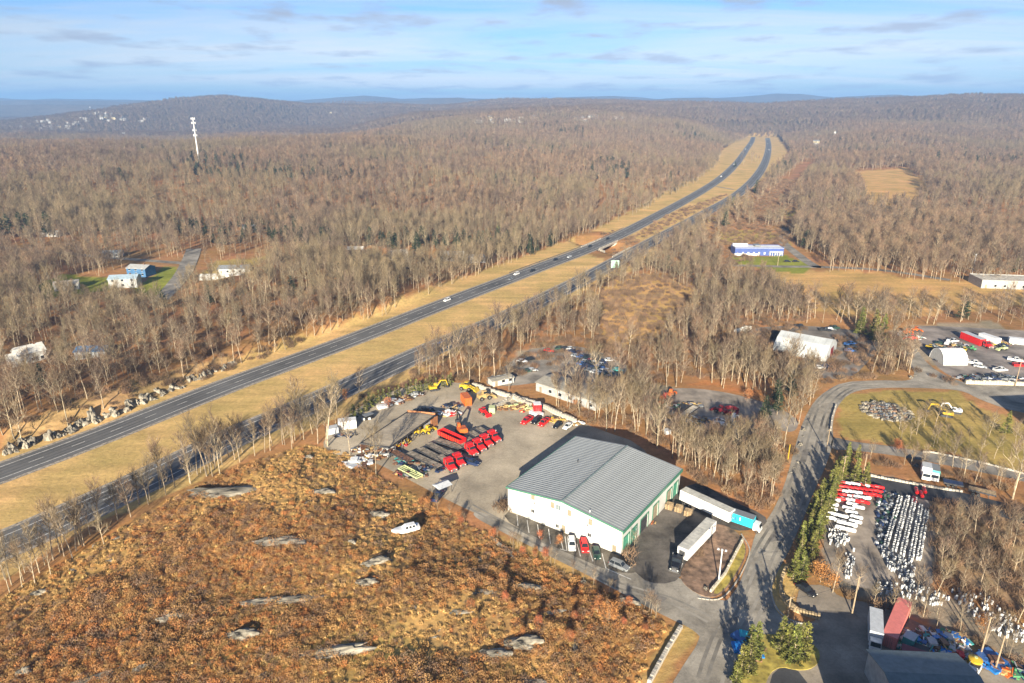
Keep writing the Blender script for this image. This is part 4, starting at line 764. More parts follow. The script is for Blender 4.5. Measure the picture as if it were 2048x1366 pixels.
X, Y = sample(90, 1000, fan, 3.0); Z = height(X, Y); u, v = proj(X, Y, Z)
for P, f in SCRUB: k = inpoly(u, v, P) & (rs.rand(len(X)) < f) & (polydist(X, Y, hwL, False) > 9) & (polydist(X, Y, hwR, False) > 9) & ~inpoly(X, Y, KNOLL); P_.append(np.stack([X[k], Y[k], Z[k], rs.rand(k.sum()) * 6.28, .7 + .9 * rs.rand(k.sum()), rs.randint(0, 4, k.sum())], 1))
scatter('bare_scrub', np.concatenate(P_), TWB + [TUFT[3]], 'bare woody scrub along the wood edges and banks', 'scrub')

r_ = random.Random(19)
for i in range(46):
    u, v = r_.uniform(60, 1250), r_.uniform(960, 1360)
    if inpoly(np.array([u]), np.array([v]), KNOLL_PX)[0]: rock(u, v, r_.uniform(.35, .95), 'small pale stone showing through the rusty brush', 'small stones in the rusty brush', flatk=.6, ln=r_.uniform(1, 2.2))
r_ = random.Random(9)
for i in range(64):
    f = (i + r_.random()) / 64; u = 8 + f * 462; v = np.interp(u, [0, 150, 300, 470], [925, 868, 808, 738]) - r_.uniform(5, 24)
    sc9 = ('cut by or next to the left edge', 'left stretch', 'middle stretch', 'right stretch', 'right end')[min(4, int(u / 95))]; rock(u, v, r_.uniform(1.0, 2.0), 'jagged grey rock cut block beside the highway, ' + sc9, 'blocks of the highway rock cut, ' + sc9, flatk=r_.uniform(1.0, 2.4), ln=r_.uniform(.6, 1.0))
for i, (u, v) in enumerate(((1598, 925), (1594, 905), (1600, 890), (1605, 872), (1590, 935), (1607, 860), (1580, 945))): rock(u, v, .9, 'pale boulder dumped along the left verge of the side road', 'boulders on the side road verge', flatk=.9)
for i in range(26):
    a = i / 26 * 6.283; c = at(1772, 823); p = c + Vector((math.cos(a) * 7.4, math.sin(a) * 7.4, 0)); o = solo('rock_outcrop', ROCKS[i % 8], 'dark boulder in the ring round the heap on the meadow', 'rock', p, i, 'boulders of the meadow ring'); o.scale = (1.3, 1.0, .8)
mb = MB(); r_ = random.Random(3)
for i in range(260):
    a = r_.uniform(0, 6.28); q_ = 6.4 * math.sqrt(r_.random()); s = r_.uniform(.25, .7); x, y, z = math.cos(a) * q_, math.sin(a) * q_, r_.uniform(0, .7) * (1 - q_ / 8)
    mb.box(x - s, x + s, y - s * .6, y + s * .7, z, z + s, (PAINT['grey'], MATS['brown_mulch'], M_rock)[i % 3], s * .2, s * .2)
solo('stone_heap', mb, 'round heap of grey and tan rubble inside the boulder ring', 'rubble', at(1772, 823), kind='stuff')

def stones(name, pxs, z_of, w, h, n, label, cat, m=M_conc, seed=1, curve=True):
    W = smooth_line([flat(*p) for p in pxs], 1.0) if curve else [flat(*p) for p in pxs]; P = [Vector(p) for p in W]; cum = [0]
    for i in range(1, len(P)): cum.append(cum[-1] + (P[i] - P[i - 1]).length)
    t = thing(name, label, cat, (P[0].x, P[0].y, 0)); r = random.Random(seed); bl = cum[-1] / n; meshes = []
    for k in range(4): mb = MB(); mb.box(-bl * .48, bl * .48, -w / 2, w / 2, 0, h * (1 + .08 * (k - 1.5)), m, .05, .04); meshes.append(mb.mesh('stone'))
    for k in range(n):
        s = bl * (k + .5); i = min(max(1, int(np.searchsorted(cum, s))), len(P) - 1); f = (s - cum[i - 1]) / (cum[i] - cum[i - 1]); q_ = P[i - 1].lerp(P[i], f); d = P[i] - P[i - 1]
        part('stone', meshes[r.randrange(4)], t, loc=(q_.x - P[0].x, q_.y - P[0].y, z_of), rot=(0, 0, math.atan2(d.y, d.x) + r.uniform(-.03, .03)))
    return t
stones('stone_wall', [(1362, 1255), (1332, 1305), (1298, 1368)], .0, .8, .8, 26, 'straight low wall of pale stones below the rusty hillside', 'wall', seed=2, curve=False)
stones('retaining_wall', [(1572, 1140), (1562, 1165), (1565, 1195), (1590, 1222), (1640, 1238)], 0, .7, 1.1, 34, 'curved retaining wall of tan blocks round the small parking bay', 'wall', mat('tan_wall_block', (.5, .38, .22), .9, var=.3), 3)
stones('retaining_wall', [(1546, 1150), (1543, 1185), (1556, 1220), (1590, 1244), (1636, 1249)], 0, .35, .18, 40, 'low kerb of pale stones round the grass of the small bay', 'kerb', seed=4)
stones('block_wall', [(1485, 1083), (1450, 1150), (1421, 1186)], .16, .5, .7, 22, 'pale wall along the grass strip of the planted island', 'wall', mat('cream_block', (.62, .55, .42), .85, var=.15), 5, False)
stones('block_wall', [(945, 772), (1000, 790), (1078, 812), (1110, 828), (1152, 846)], 0, .8, 1.5, 44, 'long pale concrete block wall behind the equipment yard', 'wall', seed=6)
stones('block_wall', [(984, 822), (1012, 806), (1026, 796)], 0, .9, 1.6, 10, 'short pale block wall of the storage bunker', 'wall', seed=7, curve=False)
stones('block_wall', [(1026, 796), (1042, 806), (1062, 814)], 0, .9, 1.6, 10, 'pale block wall at the back of the storage bunker', 'wall', seed=17, curve=False)
stones('block_wall', [(1930, 767), (2000, 769), (2120, 773)], 0, 1.0, 1.5, 34, 'cream block wall under the sales lot at the right edge', 'wall', mat('cream_block', (.62, .55, .42)), 8, False)
stones('guard_rail', [(1740, 952), (1780, 960), (1880, 978), (1925, 984)], 0, .5, .6, 26, 'pale block kerb along the top of the truck drive', 'kerb', seed=9)
stones('block_wall', [(1500, 658), (1470, 668)], 0, 1.6, 1.8, 10, 'white block wall at the back left of the tent lot', 'wall', mat('white_block', (.72, .7, .64)), 10, False)
stones('block_wall', [(1845, 905), (1862, 905), (1960, 925), (2048, 948)], 0, .3, .5, 44, 'thin white kerb along the right half of the meadow lane', 'kerb', seed=11, curve=False)
stones('block_wall', [(1672, 812), (1664, 838), (1661, 862)], 0, .5, .8, 16, 'pale post and board fence on the left edge of the meadow', 'fence', seed=12, curve=False)
stones('island_kerb', [(1395, 1196), (1425, 1200), (1446, 1194), (1472, 1165), (1495, 1120), (1498, 1095), (1482, 1068)], 0, .3, .17, 40, 'pale kerb round the outer edge of the planted island', 'kerb', seed=14)

# ------------------------------------------------------------------ warehouse
UX = Vector((.8137, -.5812, 0)); UYv = Vector((.5812, .8137, 0)); W0 = Vector((-1.0, 154.5, 0)); WW, WD, EH, RH = 32.7, 34.6, 7.0, 8.9
M_wwall = mat('white_metal_cladding', (.60, .59, .55), rough=.5, var=.07, scale=.25); M_green = mat('green_trim', (.06, .2, .13), rough=.45, var=.1); M_roofm = mat('grey_green_roof_metal', (.31, .325, .325), rough=.5, metal=.1, var=.08, scale=.35)
M_beige = mat('beige_panel', (.3, .25, .17), rough=.7, var=.1); M_gdoor = mat('green_door', (.1, .36, .24), rough=.5, var=.15, scale=2)
wh = thing('warehouse', 'large white warehouse with a grey ribbed gable roof and green trim', 'warehouse', W0, math.atan2(UX.y, UX.x))
def gable_wall(y0, y1, ribs=True):
    mb = MB(); pr = [(0, 0), (WW, 0), (WW, EH), (WW / 2, RH), (0, EH)]
    for y in (y0, y1): mb.poly([(x, y, z) for x, z in (pr if y == y0 else pr[::-1])], M_wwall)
    for i in range(5): a, b = pr[i], pr[(i + 1) % 5]; mb.poly([(a[0], y0, a[1]), (a[0], y1, a[1]), (b[0], y1, b[1]), (b[0], y0, b[1])], M_wwall)
    if ribs:
        for i in range(1, 55):
            x = WW * i / 55; top = EH + (RH - EH) * (1 - abs(x - WW / 2) / (WW / 2)) - .05; mb.box(x - .04, x + .04, y0 - .035, y0, .1, top, M_wwall)
    return mb
part('wall', gable_wall(0, .25), wh); part('wall', gable_wall(WD - .25, WD, False), wh)
mb = MB(); mb.box(0, .25, .25, WD - .25, 0, EH, M_wwall); part('wall', mb, wh)
DOORS = [(1.2, 3.9, 'g'), (5.2, 7.9, 'g'), (10.2, 14.4, 'o'), (17.5, 20.5, 'w'), (26.0, 29.0, 'w'), (30.6, 33.2, 'g')]
mb = MB(); edges = [.25] + [e for a, b, _ in DOORS for e in (a, b)] + [WD - .25]
for i in range(0, len(edges), 2): mb.box(WW - .25, WW, edges[i], edges[i + 1], 0, EH, M_wwall)
for a, b, _ in DOORS: mb.box(WW - .25, WW, a, b, 4.1, EH, M_wwall)
part('wall', mb, wh)
for a, b, k in DOORS:
    mb = MB(); mm = {'g': M_gdoor, 'o': M_steel, 'w': M_beige}[k]  # the dark slats stand in for the shade inside the open bay
    for j in range(6): mb.box(WW - .2 - .01 * (j % 2), WW - .1, a + .02, b - .02, j * .68 + .02, (j + 1) * .68 - .02, mm)
    part('loading_door', mb, wh, {'g': 'green loading door', 'o': 'dark panel for the shaded open bay', 'w': 'beige loading door'}[k])
    mb = MB(); mb.box(WW, WW + .12, a - .35, a, 0, 4.4, M_green); mb.box(WW, WW + .12, b, b + .35, 0, 4.4, M_green); mb.box(WW, WW + .13, a, b, 4.1, 4.45, M_green); part('door_frame', mb, wh)
NP = 38; pw = (WD + .8) / NP; sl = math.hypot(WW / 2 + .3, (RH - EH) * (WW / 2 + .3) / (WW / 2)); rise = (RH - EH) / (WW / 2)
def roof_panel(side):
    mb = MB(); x0, x1 = (-.3, WW / 2) if side < 0 else (WW / 2, WW + .3); z = lambda x: RH - abs(x - WW / 2) * rise
    mb.hexa([(x0, 0, z(x0) + .06), (x1, 0, z(x1) + .06), (x1, pw - .015, z(x1) + .06), (x0, pw - .015, z(x0) + .06)], [(x0, 0, z(x0) + .12), (x1, 0, z(x1) + .12), (x1, pw - .015, z(x1) + .12), (x0, pw - .015, z(x0) + .12)], M_roofm)
    for yy in (.0,): mb.hexa([(x0, yy, z(x0) + .12), (x1, yy, z(x1) + .12), (x1, yy + .09, z(x1) + .12), (x0, yy + .09, z(x0) + .12)], [(x0, yy + .02, z(x0) + .185), (x1, yy + .02, z(x1) + .185), (x1, yy + .08, z(x1) + .185), (x0, yy + .08, z(x0) + .185)], M_roofm)
    return mb.mesh('roof_panel')
for sd in (-1, 1):
    me_ = roof_panel(sd)
    for i in range(NP): part('roof_panel', me_, wh, loc=(0, -.4 + i * pw, 0))
mb = MB(); mb.hexa([(WW / 2 - .35, -.42, RH + .12), (WW / 2 + .35, -.42, RH + .12), (WW / 2 + .35, WD + .42, RH + .12), (WW / 2 - .35, WD + .42, RH + .12)], [(WW / 2 - .1, -.42, RH + .26), (WW / 2 + .1, -.42, RH + .26), (WW / 2 + .1, WD + .42, RH + .26), (WW / 2 - .1, WD + .42, RH + .26)], mat('ridge_cap', (.16, .2, .2), .5)); part('ridge_cap', mb, wh)
mb = MB(); mb.box(WW + .3, WW + .5, -.42, WD + .42, EH - .75, EH + .1, M_green); part('eave_trim', mb, wh); mb = MB(); mb.box(-.5, -.3, -.42, WD + .42, EH - .3, EH + .1, M_green); part('eave_trim', mb, wh)
mb = MB()
for x0, x1 in ((-.3, WW / 2), (WW / 2, WW + .3)):
    z = lambda x: RH - abs(x - WW / 2) * rise
    mb.hexa([(x0, -.5, z(x0) - .22), (x1, -.5, z(x1) - .22), (x1, -.4, z(x1) - .22), (x0, -.4, z(x0) - .22)], [(x0, -.5, z(x0) + .16), (x1, -.5, z(x1) + .16), (x1, -.4, z(x1) + .16), (x0, -.4, z(x0) + .16)], M_green)
part('gable_trim', mb, wh)
def wpos(u, v):
    d = ray(u, v); d = Vector(d); n_ = UYv; o = Vector((0, 0, H)); t = (W0 - o).dot(n_) / d.dot(n_); p = o + d * t; return (p - W0).dot(UX), p.z
for (u, v), w_, h_, mm, nm in [((1066, 993), 1.0, 1.6, M_beige, 'wall_panel'), ((1105, 1010), 1.0, 1.6, M_beige, 'wall_panel'), ((1139, 1026), 1.0, 1.6, M_beige, 'wall_panel'), ((1181, 1044), 1.0, 1.6, M_beige, 'wall_panel'), ((1117, 1015), 1.3, 1.3, mat('grey_glass', (.2, .24, .25), .15), 'window'),
        ((1066, 1022), .9, .8, M_glass, 'window'), ((1115, 1052), .8, .8, M_glass, 'window'), ((1179, 1070), .9, .8, M_glass, 'window'), ((1069, 1006), .35, .3, M_steel, 'wall_lamp'), ((1175, 1050), .35, .3, M_steel, 'wall_lamp')]:
    x, z = wpos(u, v); mb = MB(); mb.box(x - w_ / 2, x + w_ / 2, -.09, -.04, z - h_ / 2, z + h_ / 2, mm); f = part(nm, mb, wh)
    if nm == 'window': mb = MB(); [mb.box(*b_, M_wwall) for b_ in ((x - w_ / 2 - .08, x - w_ / 2, -.12, -.04, z - h_ / 2, z + h_ / 2), (x + w_ / 2, x + w_ / 2 + .08, -.12, -.04, z - h_ / 2, z + h_ / 2), (x - .03, x + .03, -.12, -.09, z - h_ / 2, z + h_ / 2))]; part('frame', mb, f)
for x in (wpos(1127, 1066)[0], wpos(1228, 1108)[0]):
    mb = MB(); mb.box(x - .5, x + .5, -.1, -.04, 0, 2.1, M_beige); d_ = part('door', mb, wh); mb = MB(); mb.box(x + .32, x + .4, -.14, -.1, .95, 1.1, M_steel); part('handle', mb, d_)
x, z = wpos(1101, 1049); mb = MB(); mb.box(x - 1.1, x + 1.1, -.1, -.04, z - .4, z + .4, mat('pale_grey_plate', (.6, .58, .6), .6)); part('sign_plate', mb, wh)
mb = MB(); mb.tube((9, 20, 7.9), (9, 20, 8.7), .15, .15, M_steel); part('roof_vent', mb, wh); mb = MB(); mb.tube((WW - 9, .6, 7.9), (WW - 9, .6, 8.7), .12, .12, PAINT['white']); part('roof_vent', mb, wh)
mb = MB(); mb.box(-.02, .08, -.08, .0, 0, EH, M_wwall); mb.box(WW - .08, WW + .02, -.08, 0, 0, EH, M_wwall); part('corner_trim', mb, wh)

# ------------------------------------------------------------------ vehicles
_cache = {}
def wheel_mesh(r=.34, w=.24):
    k = ('w', r, w)
    if k not in _cache: mb = MB(); mb.tube((0, -w / 2, 0), (0, w / 2, 0), r, r, M_tyre, 12); mb.tube((0, -w / 2 - .01, 0), (0, w / 2 + .01, 0), r * .5, r * .5, M_chrome, 8); _cache[k] = mb.mesh('wheel')
    return _cache[k]
CARP = dict(sedan=(4.7, .9, [(0, .62, .35), (.05, .78, .42), (.9, .88, .78), (1.35, .9, .84), (3.2, .9, .88), (4.2, .88, .92), (4.65, .8, .8), (4.7, .7, .4)], (1.35, 1.75 + .35, 3.55, 4.3), 1.42),
            suv=(4.8, .95, [(0, .7, .5), (.05, .85, .7), (.9, .93, .98), (1.3, .95, 1.04), (3.3, .95, 1.06), (4.6, .93, 1.06), (4.75, .9, .8), (4.8, .8, .5)], (1.25, 1.85, 4.3, 4.7), 1.75),
            pickup=(5.6, .98, [(0, .75, .6), (.05, .9, .8), (1.2, .96, 1.08), (1.5, .98, 1.1), (3.5, .98, 1.1), (3.6, .98, 1.1), (5.5, .96, 1.1), (5.6, .9, .7)], (1.45, 2.05, 3.25, 3.5), 1.85))
def car_meshes(kind, col):
    k = (kind, col)
    if k in _cache: return _cache[k]
    Lx, hw_, prof, (g0, g1, g2, g3), gz = CARP[kind]; m = PAINT[col]; mb = MB(); secs = []
    for x, w_, zt in prof: X = Lx / 2 - x; secs.append([(X, -w_, .32), (X, -w_, zt - .12), (X, -w_ + .1, zt), (X, w_ - .1, zt), (X, w_, zt - .12), (X, w_, .32)])
    mb.loft(secs, m)
    if kind == 'pickup': mb.box(-Lx / 2 + .15, -Lx / 2 + 1.95, -.78, .78, 1.105, 1.11, M_steel); [mb.box(-Lx / 2 + .05, -Lx / 2 + 2.05, a, b, 1.0, 1.22, m) for a, b in ((-.95, -.82), (.82, .95))]; mb.box(-Lx / 2 + .02, -Lx / 2 + .12, -.9, .9, .7, 1.22, m)
    body = mb.mesh('body'); zb = prof[3][2] - .04; mb = MB(); X = lambda a: Lx / 2 - a
    mb.hexa([(X(g3), -.8, zb), (X(g0), -.8, zb), (X(g0), .8, zb), (X(g3), .8, zb)], [(X(g2), -.62, gz - .06), (X(g1), -.62, gz - .06), (X(g1), .62, gz - .06), (X(g2), .62, gz - .06)], M_glass); cab = mb.mesh('windows')
    mb = MB(); mb.box(X(g2) - .05, X(g1) + .05, -.66, .66, gz - .06, gz, m, .06, .06)
    for a, b in ((g1, g0), (g2, g3)):
        for sy in (-1, 1): mb.bar((X(a), .64 * sy, gz - .05), (X(b), .82 * sy, zb), .08, .05, m)
    mid = (g1 + g2) / 2 + .2
    for sy in (-1, 1): mb.bar((X(mid), .645 * sy, gz - .05), (X(mid), .82 * sy, zb), .09, .05, m)
    roof = mb.mesh('roof'); mb = MB(); zf = .62 if kind == 'sedan' else .78
    hl = []
    for sy in (-1, 1): mb = MB(); mb.box(Lx / 2 - .06, Lx / 2 + .01, sy * .62 - .15, sy * .62 + .15, zf - .08, zf + .08, M_lampw); hl.append(mb.mesh('headlight'))
    tl = []
    for sy in (-1, 1): mb = MB(); mb.box(-Lx / 2 - .01, -Lx / 2 + .06, sy * .68 - .13, sy * .68 + .13, zf, zf + .16, M_lampred); tl.append(mb.mesh('tail_light'))
    _cache[k] = (body, cab, roof, hl, tl); return _cache[k]
def car_at(loc, rz, kind, col, label, group=None, nm=None, cat=None, near=True):
    nm = nm or {'sedan': 'parked_car', 'suv': 'parked_suv', 'pickup': 'pickup_truck'}[kind]; t = thing(nm, label, cat or {'sedan': 'car', 'suv': 'car', 'pickup': 'pickup'}[kind], loc, rz, group)
    body, cab, roof, hl, tl = car_meshes(kind, col); part('body', body, t); part('windows', cab, t); part('roof', roof, t); Lx = CARP[kind][0]; wr = .33 if kind == 'sedan' else .39
    for x in (Lx * .31, -Lx * .29):
        for y in (-.8, .8): part('wheel', wheel_mesh(wr, .24), t, loc=(x, y, wr))
    if near:
        for h_ in hl: part('headlight', h_, t)
        for h_ in tl: part('tail_light', h_, t)
    return t
def car(rear, front, kind, col, label, group=None, **k): c, a, _ = seg(rear, front); return car_at(c, a, kind, col, label, group, **k)
for rr, ff, kd, cl, lb in (((1142, 1077), (1145, 1108), 'suv', 'white', 'white suv in the front parking row, left of the red pickup'), ((1166, 1084), (1171, 1108), 'suv', 'red', 'bright red suv in the front parking row of the warehouse'), ((1190, 1097), (1195, 1121), 'sedan', 'dark_green', 'dark green car right of the red suv at the warehouse'),
        ((1222, 1128), (1255, 1142), 'suv', 'grey', 'dark grey suv parked sideways at the corner mulch bed'), ((1595, 1172), (1628, 1194), 'sedan', 'black', 'black sedan inside the small walled bay'), ((1062, 838), (1045, 850), 'pickup', 'red', 'red pickup at the left end of the row below the red container'),
        ((1080, 838), (1064, 851), 'suv', 'black', 'black suv between the two red ones below the red container'), ((1098, 840), (1078, 856), 'pickup', 'red', 'longer red pickup with open bed in the row below the red container'), ((1124, 846), (1106, 860), 'sedan', 'black', 'black sedan second from the right in the row below the red container'), ((1145, 848), (1126, 862), 'sedan', 'white', 'white sedan at the right end of the row below the red container'),
        ((926, 924), (958, 932), 'pickup', 'navy', 'dark blue pickup in the shade between the red trucks'), ((868, 1006), (885, 985), 'pickup', 'navy', 'dark blue pickup at the left corner of the driveway by a white canopy'), ((1948, 1340), (1935, 1362), 'pickup', 'white', 'white pickup near the yellow tank at the bottom right'),
        ((1628, 737), (1648, 737), 'sedan', 'white', 'white car parked below the tent lot'), ((1642, 733), (1662, 737), 'sedan', 'navy', 'dark blue car right beside the white one below the tent lot'), ((1570, 524), (1580, 524), 'sedan', 'black', 'left dark car on the lawn bay beside the long blue building'), ((1587, 524), (1597, 524), 'sedan', 'black', 'right dark car on the lawn bay beside the long blue building')):
    car(rr, ff, kd, cl, lb)
# cars of the wooded yard
r_ = random.Random(21); cl_ = ['navy', 'black', 'black', 'silver', 'white', 'maroon', 'dark_green', 'blue', 'grey', 'navy']; n_of = 0
YC = [(1098, 703, 'red'), (1120, 698, 'dark_green'), (1132, 699, 'black'), (1142, 699, 'silver'), (1044, 724, 'white'), (1062, 720, 'black'), (1055, 744, 'dark_green'), (1065, 742, 'silver'), (1220, 722, 'white'), (1235, 742, 'teal')]
for u, v, c in YC: a = r_.uniform(-.5, .7); car_at(at(u, v), a, 'sedan', c, {'red': 'dark red car alone on the left of the wooded car yard', 'white': 'white vehicle at the %s edge of the wooded car yard' % ('left' if u < 1100 else 'right'), 'teal': 'teal car by itself at the right end of the wooded car yard', 'silver': 'silver car %s in the wooded car yard' % ('in the top row' if v < 710 else 'behind the trees at the lower left'), 'dark_green': 'dark green car %s in the wooded car yard' % ('in the top row' if v < 710 else 'at the lower left'), 'black': 'black car %s in the wooded car yard' % ('at the middle of the top row' if v < 710 else 'beside the white vehicle on the left')}[c], near=False)
for i in range(7):
    for j in range(5):
        u = 1148 + i * 9.5 + j * 6 + r_.uniform(-1.5, 1.5); v = 705 + i * 3.6 + j * 8.5 + r_.uniform(-1, 1); c = r_.choice(cl_); car_at(at(u, v), -.5 + r_.uniform(-.15, .15), 'sedan', c, '%s car in the packed block of the wooded car yard' % {'dark_green': 'dark green', 'navy': 'navy blue'}.get(c, c), '%s cars packed in the wooded yard' % c.replace('_', ' '), near=False)
# semi trailer, tractor, box truck, flatbeds
def trailer(tail, nose, label, length=None, group=None, colr='white', hz=4.05, roofm=None):
    a, b = at(*tail), at(*nose); d = (b - a).normalized(); ln = length or (b - a).length; c = a + d * ln / 2; t = thing('semi_trailer', label, 'trailer', (c.x, c.y, a.z), math.atan2(d.y, d.x), group); hl = ln / 2; m = PAINT[colr]
    mb = MB(); mb.box(-hl, hl, -1.3, 1.3, 1.15, hz - .05, m); n_ = int(ln / .6)
    for i in range(n_ + 1):
        x = -hl + ln * i / n_
        for sy in (-1, 1): mb.box(x - .03, x + .03, sy * 1.3 - .015, sy * 1.3 + .015, 1.2, hz - .1, m)
    part('body', mb, t); mb = MB(); rm = roofm or mat('trailer_roof', (.52, .5, .44), .6, var=.15, scale=.6); mb.box(-hl, hl, -1.28, 1.28, hz - .05, hz, rm)
    for i in range(1, int(ln / 1.2)): mb.box(-hl + 1.2 * i - .03, -hl + 1.2 * i + .03, -1.25, 1.25, hz, hz + .03, rm)
    part('roof', mb, t); mb = MB(); mb.box(-hl, hl, -.5, .5, .95, 1.15, M_steel); part('frame', mb, t)
    for x in (-hl + 1.6, -hl + 2.9):
        for y in (-1.05, 1.05): part('wheel', wheel_mesh(.5, .5), t, loc=(x, y, .5))
    mb = MB(); [mb.box(hl - 2.6, hl - 2.4, y - .08, y + .08, .05, 1.0, M_steel) for y in (-.8, .8)]; part('landing_gear', mb, t)
    mb = MB(); mb.box(hl, hl + .35, -.7, .7, hz - 1.9, hz - .6, M_chrome); part('cooling_unit', mb, t)
    mb = MB(); [mb.box(-hl - .04, -hl, y0, y0 + 1.24, 1.2, hz - .15, m) for y0 in (-1.26, .02)]; part('rear_doors', mb, t); return t
def tractor(rear, front, label, colr, sleeper=True, group=None, nm='truck_tractor', bed=None):
    c, a, _ = seg(rear, front); t = thing(nm, label, 'truck', c, a, group); m = PAINT[colr]; mb = MB()
    secs = []
    for x, w_, zt in ((3.1, .75, 1.5), (3.0, .9, 1.75), (1.9, 1.0, 1.95), (1.3, 1.05, 2.05)): secs.append([(x, -w_, .6), (x, -w_, zt - .25), (x, -w_ + .2, zt), (x, w_ - .2, zt), (x, w_, zt - .25), (x, w_, .6)])
    mb.loft(secs, m); part('hood', mb, t)
    mb = MB(); mb.hexa([(-.2, -1.15, .7), (1.4, -1.15, .7), (1.4, 1.15, .7), (-.2, 1.15, .7)], [(-.2, -1.1, 2.75), (.95, -1.05, 2.75), (.95, 1.05, 2.75), (-.2, 1.1, 2.75)], m); part('cab', mb, t)
    mb = MB(); mb.hexa([(1.42, -1.0, 1.95), (1.44, -1.0, 1.95), (1.44, 1.0, 1.95), (1.42, 1.0, 1.95)], [(1.0, -.92, 2.65), (1.06, -.92, 2.65), (1.06, .92, 2.65), (1.0, .92, 2.65)], M_glass); part('windshield', mb, t)
    for sy in (-1, 1): mb = MB(); mb.box(.1, .95, sy * 1.14 - .02, sy * 1.14 + .02, 1.8, 2.5, M_glass); part('side_window', mb, t)
    if sleeper: mb = MB(); mb.box(-1.7, -.22, -1.2, 1.2, .9, 3.1, m, .1, .1); part('sleeper', mb, t)
    mb = MB(); mb.bar((3.0, -.45, .8), (-3.9, -.45, .8), .15, .3, M_steel); mb.bar((3.0, .45, .8), (-3.9, .45, .8), .15, .3, M_steel); mb.tube((-2.7, 0, .95), (-2.7, 0, 1.08), .5, .5, M_steel, 12); part('frame', mb, t)
    mb = MB(); mb.box(3.1, 3.3, -1.15, 1.15, .45, .8, M_chrome); part('bumper', mb, t); mb = MB(); mb.box(3.0, 3.12, -.5, .5, .8, 1.5, M_chrome); part('grille', mb, t)
    for sy in (-1, 1): mb = MB(); mb.box(3.0, 3.14, sy * .8 - .16, sy * .8 + .16, .9, 1.15, M_lampw); part('headlight', mb, t); mb = MB(); mb.tube((-.1, sy * 1.2, 1.4), (-.1, sy * 1.2, 3.3), .08, .08, M_chrome, 6); part('exhaust_stack', mb, t); mb = MB(); mb.box(2.0, 2.9, sy * 1.0 - .2, sy * 1.0 + .2, 1.02, 1.2, m); part('fender', mb, t); mb = MB(); mb.tube((-.3, sy * 1.0, .75), (1.0, sy * 1.0, .75), .3, .3, M_chrome, 8); part('fuel_tank', mb, t)
    for x in (2.4, -2.2, -3.4):
        for y in (-1.0, 1.0): part('wheel', wheel_mesh(.5, .32 if x > 0 else .55), t, loc=(x, y, .5))
    if bed:
        mb = MB(); x1 = -.4; x0 = x1 - bed; mb.box(x0, x1, -1.22, 1.22, 1.1, 1.28, M_deck); [mb.box(x0, x1, s_ * 1.22 - .05, s_ * 1.22 + .05, 1.05, 1.35, M_steel) for s_ in (-1, 1)]; mb.box(x1 - .08, x1, -1.2, 1.2, 1.2, 2.5, M_steel); part('flat_bed', mb, t)
    return t
tr1 = trailer((1364, 1003), (1455, 1046), 'white semi trailer backed up to the far end dock of the warehouse', 14.5)
tr2 = trailer((1420, 1066), (1363, 1126), 'white semi trailer parked alone in the loading yard with a dark tractor', 15.2)
tractor((1360, 1118), (1348, 1146), 'black truck tractor hitched to the lone white trailer in the loading yard', 'black', False)
def box_truck(rear, front, label, boxc, cabc, mark=None, ln=6.2, group=None, hz=3.5, nm='box_truck'):
    c, a, _ = seg(rear, front); t = thing(nm, label, 'truck', c, a, group); mb = MB(); x0 = -ln / 2 - 1; x1 = x0 + ln; mb.box(x0, x1, -1.22, 1.22, 1.0, hz - .04, PAINT[boxc]); part('cargo_box', mb, t)
    mb = MB(); mb.box(x0, x1, -1.2, 1.2, hz - .04, hz + .02, PAINT['grey' if boxc in ('cyan', 'teal') else 'silver']); part('roof', mb, t)
    if mark:
        for sy in (-1, 1):
            mb = MB(); r = random.Random(5)
            for i in range(9): xx = x0 + .5 + i * .6; mb.box(xx, xx + r.uniform(.2, .5), sy * 1.225 - .01, sy * 1.225 + .01, 1.4 + r.uniform(0, .7), 2.4 + r.uniform(-.4, .8), PAINT[mark[i % len(mark)]])
            part('side_graphic', mb, t)
    m = PAINT[cabc]; mb = MB(); mb.hexa([(x1 + .1, -1.05, .5), (x1 + 1.9, -1.05, .5), (x1 + 1.9, 1.05, .5), (x1 + .1, 1.05, .5)], [(x1 + .1, -1.0, 2.35), (x1 + 1.45, -.95, 2.35), (x1 + 1.45, .95, 2.35), (x1 + .1, 1.0, 2.35)], m); part('cab', mb, t)
    mb = MB(); mb.hexa([(x1 + 1.76, -.9, 1.4), (x1 + 1.8, -.9, 1.4), (x1 + 1.8, .9, 1.4), (x1 + 1.76, .9, 1.4)], [(x1 + 1.5, -.85, 2.2), (x1 + 1.54, -.85, 2.2), (x1 + 1.54, .85, 2.2), (x1 + 1.5, .85, 2.2)], M_glass); part('windshield', mb, t)
    mb = MB(); mb.box(x0, x1 + 1.8, -.4, .4, .55, .95, M_steel); part('frame', mb, t)
    for x in (x0 + 1.4, x1 + 1.1):
        for y in (-.95, .95): part('wheel', wheel_mesh(.43, .3), t, loc=(x, y, .43))
    return t
box_truck((1462, 1044), (1508, 1060), 'cyan box truck with white markings and a white cab at the yard exit', 'cyan', 'white', ('white', 'blue', 'cyan'), 7.4)
box_truck((1747, 1258), (1748, 1292), 'pale blue white box truck in the shade beside the pink container', 'silver', 'white', None, 7.5)
box_truck((1849, 946), (1851, 963), 'white box truck parked on the verge above the truck drive', 'white', 'white', None, 3.6)
box_truck((1866, 945), (1868, 966), 'teal topped truck right of the white one above the truck drive', 'teal', 'white', None, 4.4, hz=2.9)
